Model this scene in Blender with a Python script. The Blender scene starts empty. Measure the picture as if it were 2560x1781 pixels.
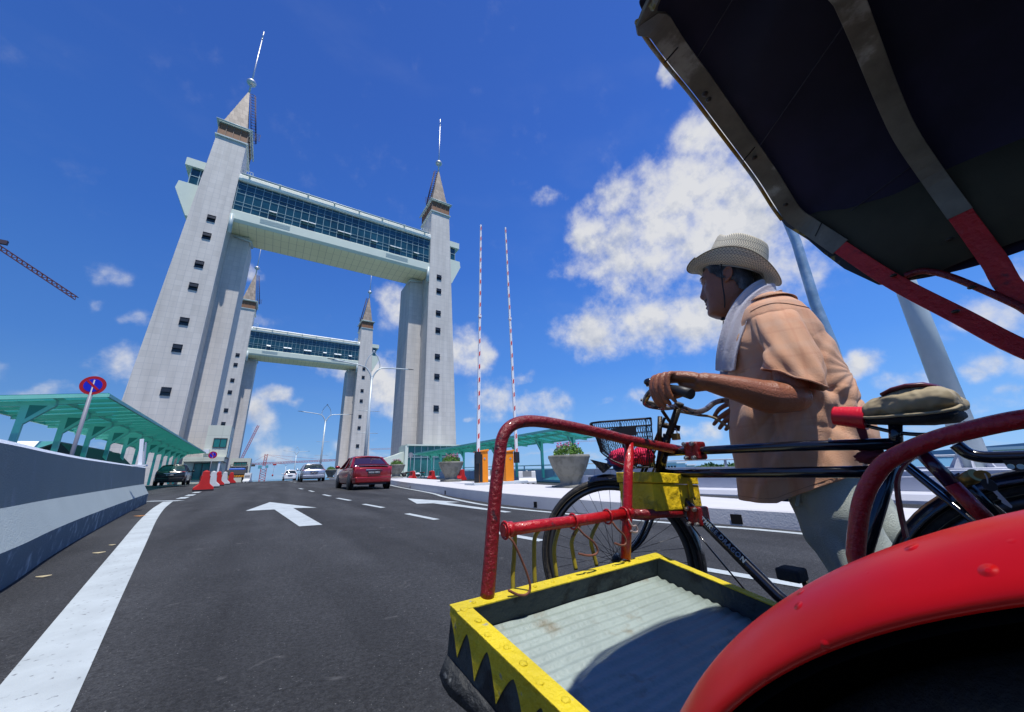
import bpy, bmesh, math, random
import numpy as np
from mathutils import Vector, Matrix
random.seed(7); rng=np.random.default_rng(7)
scene=bpy.context.scene; COL=scene.collection
# ------------------------------------------------------------------ camera
FPX=919.0; CX,CY=1280.0,890.5
_d1=np.array([1490.,-237.,-FPX]); _d1/=np.linalg.norm(_d1)
_d2=np.array([-616.,-308.5,-FPX]); _d2-=_d1*_d1.dot(_d2); _d2/=np.linalg.norm(_d2)
CM=np.stack([_d1,_d2,np.cross(_d1,_d2)]); CP=np.array([0,0,.75])
cd=bpy.data.cameras.new('camera'); cam=bpy.data.objects.new('camera',cd); COL.objects.link(cam)
cd.sensor_fit='HORIZONTAL'; cd.sensor_width=36.0; cd.lens=36.0*FPX/2560.0
cd.clip_start=.01; cd.clip_end=30000
cam.matrix_world=Matrix.Translation(Vector(CP))@Matrix(CM.tolist()).to_4x4()
scene.camera=cam
# ------------------------------------------------------------------ sun, sky, exposure
SUN=Vector((-.045,-.34,1.0)).normalized()
sl=bpy.data.lights.new('sun','SUN'); so=bpy.data.objects.new('sun',sl); COL.objects.link(so)
sl.energy=5.0; sl.angle=math.radians(.5); sl.color=(1,.965,.91)
so.rotation_euler=SUN.to_track_quat('Z','Y').to_euler(); so.location=(0,0,150)
scene.view_settings.view_transform='Standard'; scene.view_settings.look='None'
scene.view_settings.exposure=0.0; scene.view_settings.gamma=1.0; scene.view_settings.use_curve_mapping=False
world=bpy.data.worlds.new('World'); scene.world=world; world.use_nodes=True
def ray(px,py):
    w=CM@np.array([px-CX,-(py-CY),-FPX]); return w/np.linalg.norm(w)
def atY(px,py,Y): r=ray(px,py); return CP+r*(Y/r[1])
def atX(px,py,X): r=ray(px,py); return CP+r*(X/r[0])
def build_world():
    nt=world.node_tree; N=nt.nodes; L=nt.links; N.clear()
    def nd(t,**k):
        n=N.new(t)
        for a,b in k.items(): setattr(n,a,b)
        return n
    def put(s,v):
        if isinstance(v,bpy.types.NodeSocket): L.new(v,s)
        else: s.default_value=v
    def M(op,a,b=None,c=None,clamp=False):
        n=nd('ShaderNodeMath',operation=op); n.use_clamp=clamp
        for i,v in enumerate((a,b,c)):
            if v is not None: put(n.inputs[i],v)
        return n.outputs[0]
    def V(op,a,b=None):
        n=nd('ShaderNodeVectorMath',operation=op); put(n.inputs[0],a)
        if b is not None: put(n.inputs[1],b)
        return n.outputs['Value'] if op in('LENGTH','DOT_PRODUCT','DISTANCE') else n.outputs[0]
    def mix(f,a,b):
        n=nd('ShaderNodeMix',data_type='RGBA'); put(n.inputs[0],f); put(n.inputs[6],a); put(n.inputs[7],b); return n.outputs[2]
    tc=nd('ShaderNodeTexCoord'); D=tc.outputs['Generated']
    D=V('NORMALIZE',D)
    sky=nd('ShaderNodeTexSky',sky_type='NISHITA'); sky.sun_disc=False
    sky.sun_elevation=math.asin(SUN.z); sky.sun_rotation=math.atan2(SUN.x,SUN.y)
    sky.altitude=0; sky.air_density=1.0; sky.dust_density=.3; sky.ozone_density=2.0
    # polarised deep blue: saturate the sky
    hs=nd('ShaderNodeHueSaturation'); hs.inputs['Saturation'].default_value=SKY_SAT; hs.inputs['Value'].default_value=SKY_VAL; hs.inputs['Hue'].default_value=SKY_HUE
    L.new(sky.outputs[0],hs.inputs['Color'])
    tint=nd('ShaderNodeMix',data_type='RGBA',blend_type='MULTIPLY'); tint.inputs[0].default_value=1
    L.new(hs.outputs[0],tint.inputs[6]); tint.inputs[7].default_value=SKY_TINT
    sz=nd('ShaderNodeSeparateXYZ'); L.new(D,sz.inputs[0])
    cr=nd('ShaderNodeValToRGB'); L.new(sz.outputs[2],cr.inputs[0]); E=cr.color_ramp.elements
    E[0].position=0; E[0].color=(.21,.44,.78,1); E[1].position=1; E[1].color=(.035,.105,.46,1)
    for p_,c_ in ((.08,(.145,.36,.77,1)),(.25,(.075,.245,.72,1)),(.5,(.045,.165,.62,1)),(.75,(.038,.125,.53,1))):
        e=E.new(p_); e.color=c_
    lr=nd('ShaderNodeMapRange'); L.new(V('DOT_PRODUCT',D,(.84,-.2,-.1)),lr.inputs[0]); lr.inputs[1].default_value=-.75; lr.inputs[2].default_value=.75; lr.inputs[3].default_value=.80; lr.inputs[4].default_value=1.30
    sc_=V('SCALE',cr.outputs[0]); sc_.node.inputs['Scale'].default_value=1; L.new(lr.outputs[0],sc_.node.inputs['Scale'])
    gmix=nd('ShaderNodeMix',data_type='RGBA'); gmix.inputs[0].default_value=.86; L.new(tint.outputs[2],gmix.inputs[6])
    up=V('SCALE',sc_); up.node.inputs['Scale'].default_value=1/.105; L.new(up,gmix.inputs[7])
    skyc=gmix.outputs[2]
    blobs=[(1690,175,38,36,1),(1790,330,120,100,1),(1690,470,130,110,1),(1640,430,60,60,.8),(1540,500,90,60,1),(1480,600,80,80,1),(1620,610,210,110,1.05),(1760,540,190,170,1.15),(1900,620,190,140,1.15),(1480,660,110,70,.8),(2000,650,120,80,.9),
     (1530,820,165,70,1.05),(1690,800,180,84,1.1),(1600,720,110,45,.75),(1850,760,140,80,.9),(1700,860,90,40,.7),(1375,488,55,22,.55),(1640,650,110,60,.7),(1340,495,20,12,.4),
     (985,765,60,62,1),(615,680,34,45,.8),(1150,880,75,60,1),(1210,905,40,50,.8),(1230,1000,70,60,.8),(970,970,85,75,1),(1000,1010,60,60,.8),(830,925,70,40,.8),(700,990,55,35,1),(660,1040,60,50,1),(745,1010,45,20,.7),
     (690,1130,75,28,.6),(650,1100,60,30,.6),(290,915,75,55,1),(330,960,60,50,1),(110,978,105,22,.7),(180,620,38,16,.55),(265,690,60,36,.6),(335,790,46,30,.5),(300,800,26,20,.5),(230,760,26,20,.4),
     (1345,1010,75,40,.9),(1300,955,50,22,.7),(1240,1035,45,28,.7),(1390,1045,50,25,.7),(1165,1050,18,10,.6),(1700,1100,80,45,.7),(1775,1085,60,30,.7),(2170,905,75,32,.9),(2140,920,60,25,.8),(2280,960,75,45,.9),(2230,1010,60,25,.7),(2470,915,75,34,.9),(2430,930,60,28,.8),
     (2540,985,60,24,.7),(2490,790,110,80,.75),(2545,700,70,80,.7),(2470,1020,120,30,.55),(2180,1060,60,22,.5),(1500,1010,30,14,.5),(1560,930,25,18,.3),(2000,480,120,120,.9),(560,760,26,22,.6),(640,800,50,14,.6),(880,1110,60,20,.5),(2350,860,40,20,.3),(1590,1000,60,22,.5),
     (1820,960,60,26,.6),(2640,900,120,70,.8),(-120,900,140,60,.8),(-60,700,60,30,.4),(2700,600,120,120,.8)]
    wn=nd('ShaderNodeTexNoise'); L.new(D,wn.inputs['Vector']); wn.inputs['Scale'].default_value=9; wn.inputs['Detail'].default_value=5
    warp=V('MULTIPLY',V('SUBTRACT',wn.outputs['Color'],(.5,.5,.5)),(.12,.12,.07))
    Dw=V('ADD',D,warp)
    acc=None; low=None
    for (px,py,rx,ry,w) in blobs:
        c=ray(px,py); a=np.linalg.norm(ray(px+rx,py)-ray(px-rx,py))/2; b=np.linalg.norm(ray(px,py+ry)-ray(px,py-ry))/2
        dv=V('MULTIPLY',V('SUBTRACT',Dw,tuple(c)),(1/a,1/a,1/b))
        l=V('LENGTH',dv)
        g=M('MULTIPLY_ADD',l,-.62*w,w,True) if False else M('MULTIPLY',M('SUBTRACT',1.45,l,None,True),w)
        acc=g if acc is None else M('SMOOTH_MAX',acc,g,.25)
        # height inside blob: how far under its top
        h=M('MULTIPLY',g,nd_sep(nd,L,dv))
        low=h if low is None else M('ADD',low,h)
    # background of scattered small clouds outside the picture and near the horizon
    sc=nd('ShaderNodeSeparateXYZ'); L.new(D,sc.inputs[0])
    zc=M('ADD',M('MAXIMUM',sc.outputs[2],0.0),.12)
    pl=nd('ShaderNodeCombineXYZ'); L.new(M('DIVIDE',sc.outputs[0],zc),pl.inputs[0]); L.new(M('DIVIDE',sc.outputs[1],zc),pl.inputs[1])
    def fbm(vec,scale,detail,rough=.6):
        n=nd('ShaderNodeTexNoise'); put(n.inputs['Vector'],vec); n.inputs['Scale'].default_value=scale; n.inputs['Detail'].default_value=detail; n.inputs['Roughness'].default_value=rough
        return n.outputs[0]
    n1=fbm(D,11,12,.60); n1b=fbm(V('ADD',D,(-.0,-.006,.020)),11,8,.60)
    gate_=M('MULTIPLY',acc,2.2,None,True)
    def dens(n): return M('ADD',acc,M('MULTIPLY',M('MULTIPLY',M('SUBTRACT',n,.5),2.3),gate_))
    d1=dens(n1); d2=dens(n1b)
    cov=nd('ShaderNodeMapRange',interpolation_type='SMOOTHSTEP'); L.new(d1,cov.inputs[0]); cov.inputs[1].default_value=.27; cov.inputs[2].default_value=1.28
    # wispy thin veil
    wv=fbm(V('MULTIPLY',D,(1.0,1.4,3.0)),4.5,8,.55)
    veil=nd('ShaderNodeMapRange',interpolation_type='SMOOTHSTEP'); L.new(wv,veil.inputs[0]); veil.inputs[1].default_value=.5; veil.inputs[2].default_value=.95; veil.inputs[4].default_value=.05
    # low horizon haze band of small cumulus
    hz=fbm(V('MULTIPLY',D,(1,1,2.6)),13,8,.6)
    hb=M('MULTIPLY',M('SUBTRACT',.26,sc.outputs[2],None,True),3.0)
    hc=nd('ShaderNodeMapRange',interpolation_type='SMOOTHSTEP'); L.new(M('MULTIPLY',M('ADD',hz,.10),M('MULTIPLY',hb,1.6,None,True)),hc.inputs[0]); hc.inputs[1].default_value=.60; hc.inputs[2].default_value=.80; hc.inputs[4].default_value=.5
    # shading inside the clouds
    sh=M('SUBTRACT',d2,d1)  # positive: more cloud above -> shaded
    mass=nd('ShaderNodeMapRange'); L.new(d1,mass.inputs[0]); mass.inputs[1].default_value=.6; mass.inputs[2].default_value=1.9
    n3=fbm(V('ADD',D,(3.1,1.7,.2)),7,5,.55)
    n4=fbm(V('ADD',D,(.7,2.3,1.1)),15,8,.62)
    sm=nd('ShaderNodeMapRange',interpolation_type='SMOOTHSTEP'); L.new(M('ADD',n3,M('MULTIPLY',M('SUBTRACT',n4,.5),.5)),sm.inputs[0]); sm.inputs[1].default_value=.42; sm.inputs[2].default_value=.66
    shade=M('ADD',M('MULTIPLY',sh,1.1),M('MULTIPLY',M('MULTIPLY',sm.outputs[0],M('MULTIPLY_ADD',mass.outputs[0],.8,.15)),.68))
    shade=M('MAXIMUM',M('MINIMUM',shade,1.0),0.0)
    ccol=mix(shade,(.90,.91,.94,1),(.38,.46,.64,1))
    # sky blend
    strength_sky=.105
    bg1=nd('ShaderNodeBackground'); L.new(skyc,bg1.inputs[0]); bg1.inputs[1].default_value=strength_sky
    vm=M('MAXIMUM',veil.outputs[0],hc.outputs[0])
    bgc=nd('ShaderNodeBackground'); L.new(ccol,bgc.inputs[0]); bgc.inputs[1].default_value=.82
    bgv=nd('ShaderNodeBackground'); bgv.inputs[0].default_value=(.70,.78,.92,1); bgv.inputs[1].default_value=.8
    m1=nd('ShaderNodeMixShader'); L.new(vm,m1.inputs[0]); L.new(bg1.outputs[0],m1.inputs[1]); L.new(bgv.outputs[0],m1.inputs[2])
    m2=nd('ShaderNodeMixShader'); L.new(M('MULTIPLY',cov.outputs[0],.97),m2.inputs[0]); L.new(m1.outputs[0],m2.inputs[1]); L.new(bgc.outputs[0],m2.inputs[2])
    out=nd('ShaderNodeOutputWorld'); L.new(m2.outputs[0],out.inputs[0])
def nd_sep(nd,L,dv):
    s=nd('ShaderNodeSeparateXYZ'); L.new(dv,s.inputs[0]); return s.outputs[2]
SKY_SAT=1.25; SKY_VAL=1.0; SKY_HUE=.5; SKY_TINT=(1,1,1,1)
build_world()
world.cycles.sampling_method='MANUAL'; world.cycles.sample_map_resolution=512
# ------------------------------------------------------------------ object helpers
def tag(o,label=None,cat=None,group=None,kind=None):
    if label: o['label']=label
    if cat: o['category']=cat
    if group: o['group']=group
    if kind: o['kind']=kind
    return o
def thing(name,label,cat,loc=(0,0,0),rz=0,group=None,rot=None):
    o=bpy.data.objects.new(name,None); COL.objects.link(o); o.location=loc; o.rotation_euler=rot or (0,0,rz)
    o.empty_display_size=.2
    return tag(o,label,cat,group)
class MB:
    def __init__(s): s.v=[]; s.f=[]; s.m=[]; s.cur=0; s.sm=[]; s.smooth=False
    def add(s,vs,fs,smooth=None):
        b=len(s.v); s.v+= [tuple(map(float,p)) for p in vs]
        for f in fs: s.f.append(tuple(b+i for i in f)); s.m.append(s.cur); s.sm.append(s.smooth if smooth is None else smooth)
        return s
    def box(s,a,b):
        x0,y0,z0=a; x1,y1,z1=b
        v=[(x0,y0,z0),(x1,y0,z0),(x1,y1,z0),(x0,y1,z0),(x0,y0,z1),(x1,y0,z1),(x1,y1,z1),(x0,y1,z1)]
        return s.add(v,[(0,3,2,1),(4,5,6,7),(0,1,5,4),(1,2,6,5),(2,3,7,6),(3,0,4,7)],False)
    def hexa(s,b4,t4):
        return s.add(list(b4)+list(t4),[(3,2,1,0),(4,5,6,7),(0,1,5,4),(1,2,6,5),(2,3,7,6),(3,0,4,7)],False)
    def bar(s,p,q,w,h,up=(0,0,1)):
        p=Vector(p);q=Vector(q);d=(q-p).normalized();u=Vector(up)
        sd=d.cross(u)
        if sd.length<1e-4: sd=d.cross(Vector((1,0,0)))
        sd.normalize(); u=sd.cross(d).normalized(); sd=sd*(w/2);u=u*(h/2)
        return s.hexa([p-sd-u,p+sd-u,p+sd+u,p-sd+u],[q-sd-u,q+sd-u,q+sd+u,q-sd+u])
    def tube(s,pts,r,n=10,caps=True,close=False,flat=None,smooth=True):
        P=[Vector(p) for p in pts]; m=len(P); R=r if isinstance(r,(list,tuple,np.ndarray)) else [r]*m
        T=[]
        for i in range(m):
            a=P[(i-1)%m] if (close or i>0) else P[0]; b=P[(i+1)%m] if (close or i<m-1) else P[-1]
            T.append((b-a).normalized() if (b-a).length>0 else Vector((0,0,1)))
        nrm=T[0].orthogonal().normalized()
        if flat: 
            nrm=Vector(flat[0]); nrm=(nrm-T[0]*nrm.dot(T[0])).normalized()
        vs=[]
        for i in range(m):
            if flat:
                nrm=Vector(flat[0]); nrm=(nrm-T[i]*nrm.dot(T[i])).normalized()
            elif i>0:
                nrm=(nrm-T[i]*nrm.dot(T[i])).normalized()
            bn=T[i].cross(nrm); k=flat[1] if flat else 1
            for j in range(n):
                a=2*math.pi*j/n; vs.append(P[i]+nrm*(math.cos(a)*R[i])+bn*(math.sin(a)*R[i]*k))
        fs=[]
        for i in range(m if close else m-1):
            for j in range(n):
                a=i*n+j;b=i*n+(j+1)%n;c=((i+1)%m)*n+(j+1)%n;d=((i+1)%m)*n+j; fs.append((a,b,c,d))
        s.add(vs,fs,smooth)
        if caps and not close:
            s.add(vs[:n],[tuple(range(n-1,-1,-1))],False); s.add(vs[-n:],[tuple(range(n))],False)
        return s
    def rings(s,rings,caps=True,close=True,smooth=True):
        n=len(rings[0]); vs=[p for r in rings for p in r]; fs=[]
        for i in range(len(rings)-1):
            for j in range(n if close else n-1):
                fs.append((i*n+j,i*n+(j+1)%n,(i+1)*n+(j+1)%n,(i+1)*n+j))
        s.add(vs,fs,smooth)
        if caps: 
            s.add(rings[0],[tuple(range(n-1,-1,-1))],smooth); s.add(rings[-1],[tuple(range(n))],smooth)
        return s
    def lathe(s,prof,c=(0,0,0),n=32,axis='Z',smooth=True,caps=True):
        R=[]
        for r,z in prof:
            ring=[]
            for j in range(n):
                a=2*math.pi*j/n; x,y=r*math.cos(a),r*math.sin(a)
                p=(x,y,z) if axis=='Z' else ((z,x,y) if axis=='X' else (y,z,x))
                ring.append((p[0]+c[0],p[1]+c[1],p[2]+c[2]))
            R.append(ring)
        return s.rings(R,caps=caps,smooth=smooth)
    def ball(s,c,r,n=16,m=10):
        rx,ry,rz=(r,r,r) if not isinstance(r,(tuple,list)) else r
        R=[]
        for i in range(m+1):
            t=math.pi*i/m; R.append([(c[0]+rx*math.sin(t)*math.cos(2*math.pi*j/n),c[1]+ry*math.sin(t)*math.sin(2*math.pi*j/n),c[2]-rz*math.cos(t)) for j in range(n)])
        return s.rings(R,caps=False)
    def prism(s,poly,d,smooth=False):
        """poly: list of 3D points (planar), d: extrusion vector"""
        n=len(poly); q=[tuple(np.array(p)+np.array(d)) for p in poly]
        return s.add(list(poly)+q,[tuple(range(n-1,-1,-1)),tuple(range(n,2*n))]+[(i,(i+1)%n,n+(i+1)%n,n+i) for i in range(n)],smooth)
    def torus(s,c,R,r,axis='X',n=48,k=10,a0=0,a1=2*math.pi,ratio=1):
        full=abs(a1-a0-2*math.pi)<1e-6; m=n if full else n+1; pts=[]
        for i in range(m):
            a=a0+(a1-a0)*i/n; u,v=R*math.cos(a),R*math.sin(a)
            pts.append({'X':(c[0],c[1]+u,c[2]+v),'Y':(c[0]+u,c[1],c[2]+v),'Z':(c[0]+u,c[1]+v,c[2])}[axis])
        return s.tube(pts,r,k,caps=not full,close=full,flat=({'X':(1,0,0),'Y':(0,1,0),'Z':(0,0,1)}[axis],ratio))
    def xf(s,M,start=0):
        for i in range(start,len(s.v)): s.v[i]=tuple(M@Vector(s.v[i]))
        return s
    def build(s,name,mats,parent=None,world=True,bevel=0,seg=2,sub=0,recalc=True,solid=0,uv=None):
        me=bpy.data.meshes.new(name)
        off=Vector((0,0,0))
        v=s.v
        root=parent
        while root is not None and root.parent is not None: root=root.parent
        if world and root is not None:
            Mi=(Matrix.Translation(root.location)@root.rotation_euler.to_matrix().to_4x4()).inverted()
            v=[tuple(Mi@Vector(p)) for p in v]
        me.from_pydata(v,[],s.f); 
        if not isinstance(mats,(list,tuple)): mats=[mats]
        for m in mats: me.materials.append(m)
        me.polygons.foreach_set('material_index',s.m); me.polygons.foreach_set('use_smooth',s.sm)
        if recalc:
            bm=bmesh.new(); bm.from_mesh(me); bmesh.ops.remove_doubles(bm,verts=bm.verts,dist=1e-5); bmesh.ops.recalc_face_normals(bm,faces=bm.faces); bm.to_mesh(me); bm.free()
        me.update()
        o=bpy.data.objects.new(name,me); COL.objects.link(o)
        if parent is not None: o.parent=parent
        if solid:
            md=o.modifiers.new('s','SOLIDIFY'); md.thickness=solid; md.offset=0
        if bevel:
            md=o.modifiers.new('b','BEVEL'); md.width=bevel; md.segments=seg; md.limit_method='ANGLE'; md.angle_limit=.6; md.harden_normals=False
        if sub:
            md=o.modifiers.new('u','SUBSURF'); md.levels=sub; md.render_levels=sub
        return o
def mapY(x): return x
def crv(pts,n=8):
    """Catmull-Rom through pts"""
    P=[np.array(p,float) for p in pts]; P=[2*P[0]-P[1]]+P+[2*P[-1]-P[-2]]; o=[]
    for i in range(1,len(P)-2):
        for k in range(n):
            t=k/n; a,b,c,d=P[i-1],P[i],P[i+1],P[i+2]
            o.append(.5*((2*b)+(-a+c)*t+(2*a-5*b+4*c-d)*t*t+(-a+3*b-3*c+d)*t**3))
    o.append(P[-2]); return o
def copy_tree(o,parent=None):
    c=o.copy(); COL.objects.link(c)
    if parent is not None: c.parent=parent
    for ch in [x for x in o.children]: copy_tree(ch,c)
    return c
# ------------------------------------------------------------------ materials
MATS={}
def mat(name,col,rough=.6,metal=0,var=.0,vscale=3.0,bump=0,bscale=40,col2=None,c2scale=6,c2lo=.5,c2hi=.6,spec=.5,coat=0,trans=0,sheen=0,detail=6,c2stretch=None,alpha=1,sss=0):
    if name in MATS: return MATS[name]
    m=bpy.data.materials.new(name); m.use_nodes=True; nt=m.node_tree; N=nt.nodes; L=nt.links
    b=N['Principled BSDF']; MATS[name]=m
    b.inputs['Base Color'].default_value=(*col,1); b.inputs['Roughness'].default_value=rough; b.inputs['Metallic'].default_value=metal
    b.inputs['Specular IOR Level'].default_value=spec; b.inputs['Coat Weight'].default_value=coat; b.inputs['Coat Roughness'].default_value=.08
    b.inputs['Transmission Weight'].default_value=trans; b.inputs['Sheen Weight'].default_value=sheen; b.inputs['Alpha'].default_value=alpha
    if sss: b.inputs['Subsurface Weight'].default_value=sss; b.inputs['Subsurface Radius'].default_value=(.02,.008,.004); b.inputs['Subsurface Scale'].default_value=.5
    tc=N.new('ShaderNodeTexCoord'); co=tc.outputs['Object']
    def noise(sc,d=detail,v=None):
        n=N.new('ShaderNodeTexNoise'); L.new(v or co,n.inputs['Vector']); n.inputs['Scale'].default_value=sc; n.inputs['Detail'].default_value=d; n.inputs['Roughness'].default_value=.6; return n.outputs[0]
    cur=None
    if col2:
        v=co
        if c2stretch:
            vm=N.new('ShaderNodeVectorMath'); vm.operation='MULTIPLY'; L.new(co,vm.inputs[0]); vm.inputs[1].default_value=c2stretch; v=vm.outputs[0]
        r=N.new('ShaderNodeMapRange'); r.interpolation_type='SMOOTHSTEP'; L.new(noise(c2scale,8,v),r.inputs[0]); r.inputs[1].default_value=c2lo; r.inputs[2].default_value=c2hi
        x=N.new('ShaderNodeMix'); x.data_type='RGBA'; L.new(r.outputs[0],x.inputs[0]); x.inputs[6].default_value=(*col,1); x.inputs[7].default_value=(*col2,1); cur=x.outputs[2]
    if var:
        r=N.new('ShaderNodeMapRange'); L.new(noise(vscale),r.inputs[0]); r.inputs[1].default_value=.3; r.inputs[2].default_value=.7; r.inputs[3].default_value=1-var; r.inputs[4].default_value=1+var
        x=N.new('ShaderNodeVectorMath'); x.operation='SCALE'; L.new(r.outputs[0],x.inputs['Scale'])
        if cur is not None: L.new(cur,x.inputs[0])
        else: x.inputs[0].default_value=col
        cur=x.outputs[0]
    if cur is not None: L.new(cur,b.inputs['Base Color'])
    if bump:
        bp=N.new('ShaderNodeBump'); L.new(noise(bscale),bp.inputs['Height']); bp.inputs['Strength'].default_value=min(1,bump); bp.inputs['Distance'].default_value=.01 if bump<=1 else .01*bump; L.new(bp.outputs[0],b.inputs['Normal'])
    return m
def tile_mat(name,col,w,h,mort=.02,var=.06,rough=.55,mcol=(.3,.3,.3),off=0,metal=0,dirt=.08):
    m=mat(name,col,rough,metal); nt=m.node_tree; N=nt.nodes; L=nt.links; b=N['Principled BSDF']
    tc=N.new('ShaderNodeTexCoord'); s=N.new('ShaderNodeSeparateXYZ'); L.new(tc.outputs['Object'],s.inputs[0])
    a=N.new('ShaderNodeMath'); L.new(s.outputs[0],a.inputs[0]); L.new(s.outputs[1],a.inputs[1])
    c=N.new('ShaderNodeCombineXYZ'); L.new(a.outputs[0],c.inputs[0]); L.new(s.outputs[2],c.inputs[1])
    k=N.new('ShaderNodeTexBrick'); L.new(c.outputs[0],k.inputs['Vector']); k.offset=off; k.inputs['Scale'].default_value=1
    k.inputs['Brick Width'].default_value=w; k.inputs['Row Height'].default_value=h; k.inputs['Mortar Size'].default_value=mort; k.inputs['Mortar Smooth'].default_value=.1
    k.inputs['Color1'].default_value=(*[x*(1+var) for x in col],1); k.inputs['Color2'].default_value=(*[x*(1-var) for x in col],1); k.inputs['Mortar'].default_value=(*mcol,1)
    vm_=N.new('ShaderNodeVectorMath'); vm_.operation='MULTIPLY'; L.new(tc.outputs['Object'],vm_.inputs[0]); vm_.inputs[1].default_value=(1.6,1.6,.16)
    n=N.new('ShaderNodeTexNoise'); L.new(vm_.outputs[0],n.inputs['Vector']); n.inputs['Scale'].default_value=.55; n.inputs['Detail'].default_value=9
    r=N.new('ShaderNodeMapRange'); L.new(n.outputs[0],r.inputs[0]); r.inputs[1].default_value=.3; r.inputs[2].default_value=.7; r.inputs[3].default_value=1-dirt; r.inputs[4].default_value=1+dirt
    x=N.new('ShaderNodeVectorMath'); x.operation='SCALE'; L.new(k.outputs[0],x.inputs[0]); L.new(r.outputs[0],x.inputs['Scale']); L.new(x.outputs[0],b.inputs['Base Color'])
    return m
CONC=tile_mat('tower cladding',(.56,.53,.49),.9,.9,.018,.045,.6,(.40,.40,.40),0,0,.11)
PALE=mat('pale green paint',(.58,.65,.56),.5,var=.04,vscale=.4)
CREAM=tile_mat('cream soffit panels',(.62,.62,.47),2.4,2.4,.03,.03,.6,(.42,.43,.34))
ROOFW=mat('white roof',(.78,.80,.74),.45,var=.03)
GLASS=mat('teal curtain glass',(.012,.060,.085),.08,spec=.8,var=.5,vscale=.25)
MULL=mat('mullion',(.30,.42,.46),.4)
BROWN=mat('brown louvre',(.24,.11,.05),.6,var=.2)
SHING=mat('metal shingle',(.40,.33,.27),.6,.0,var=.25,vscale=1.2)
STEEL=mat('stainless',(.55,.56,.58),.45,.8)
PIPE=mat('grey pipe',(.42,.50,.50),.4)
CAGE=mat('dark cage steel',(.05,.03,.05),.6)
WHITEP=mat('white paint',(.74,.76,.80),.5,var=.03)
DARKW=mat('dark glass',(.015,.02,.025),.1)
# ------------------------------------------------------------------ the ground
def zg(x,y):
    z=float(np.interp(y,[-40,0,8,17,26,36,45,55,65,75,100,150,400,700],[-.4,0,.075,.187,.315,.44,.50,.52,.50,.42,.1,-1.2,-4,-5]))
    return z-.02*max(0,x-4)
def gpt(px,py,dz=0):
    z=dz; p=CP
    for i in range(90):
        r=ray(px,py); p=CP+r*((z-CP[2])/r[2]); z=.6*z+.4*(zg(p[0],p[1])+dz)
    return p
YS=sorted(set(list(np.arange(-12,60,1.0))+list(np.arange(60,160,5.0))+list(np.arange(160,720,40.0))))
def ribbon(name,left,right,mats,dz=.004,top=None,n=None,kind='structure'):
    """surface strip between two functions of y or two point lists following the ground"""
    mb=MB(); a=[(p[0],p[1],zg(p[0],p[1])+dz) for p in left]; b=[(p[0],p[1],zg(p[0],p[1])+dz) for p in right]
    mb.rings([a,b],caps=False,close=False,smooth=False)
    return mb
ASPH=mat('asphalt',(.041,.043,.046),.85,var=.16,vscale=1.1,bump=2.2,bscale=75,col2=(.34,.34,.33),c2scale=95,c2lo=.66,c2hi=.715,spec=.3)
def finish_asphalt():
    nt=ASPH.node_tree; N=nt.nodes; L=nt.links; b=N['Principled BSDF']
    src=b.inputs['Base Color'].links[0].from_socket
    tc=N.new('ShaderNodeTexCoord')
    v=N.new('ShaderNodeVectorMath'); v.operation='MULTIPLY'; L.new(tc.outputs['Object'],v.inputs[0]); v.inputs[1].default_value=(1.4,.18,1)
    n=N.new('ShaderNodeTexNoise'); L.new(v.outputs[0],n.inputs['Vector']); n.inputs['Scale'].default_value=1.0; n.inputs['Detail'].default_value=7
    r=N.new('ShaderNodeMapRange'); L.new(n.outputs[0],r.inputs[0]); r.inputs[1].default_value=.35; r.inputs[2].default_value=.68; r.inputs[3].default_value=.72; r.inputs[4].default_value=1.45
    x=N.new('ShaderNodeVectorMath'); x.operation='SCALE'; L.new(src,x.inputs[0]); L.new(r.outputs[0],x.inputs['Scale'])
    for sc_,am in ((48,.30),(150,.42)):
        q=N.new('ShaderNodeTexNoise'); L.new(tc.outputs['Object'],q.inputs['Vector']); q.inputs['Scale'].default_value=sc_; q.inputs['Detail'].default_value=2
        w=N.new('ShaderNodeMapRange'); L.new(q.outputs[0],w.inputs[0]); w.inputs[1].default_value=.3; w.inputs[2].default_value=.7; w.inputs[3].default_value=1-am; w.inputs[4].default_value=1+am
        y=N.new('ShaderNodeVectorMath'); y.operation='SCALE'; L.new(x.outputs[0],y.inputs[0]); L.new(w.outputs[0],y.inputs['Scale']); x=y
    # pale scuffs
    n2=N.new('ShaderNodeTexNoise'); L.new(tc.outputs['Object'],n2.inputs['Vector']); n2.inputs['Scale'].default_value=5.5; n2.inputs['Detail'].default_value=9; n2.inputs['Distortion'].default_value=1.5
    r2=N.new('ShaderNodeMapRange'); L.new(n2.outputs[0],r2.inputs[0]); r2.inputs[1].default_value=.655; r2.inputs[2].default_value=.76; r2.inputs[4].default_value=.40
    mx=N.new('ShaderNodeMix'); mx.data_type='RGBA'; L.new(r2.outputs[0],mx.inputs[0]); L.new(x.outputs[0],mx.inputs[6]); mx.inputs[7].default_value=(.20,.20,.20,1)
    L.new(mx.outputs[2],b.inputs['Base Color'])
finish_asphalt()
mb=MB(); xs=[-14,-10,-6,-3,-1,0,1,2,3,4,5,6,8,10,12,14,16.4]
mb.rings([[(x,y,zg(x,y)) for x in xs] for y in YS],caps=False,close=False,smooth=True)
tag(mb.build('road',ASPH),kind='structure')
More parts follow.
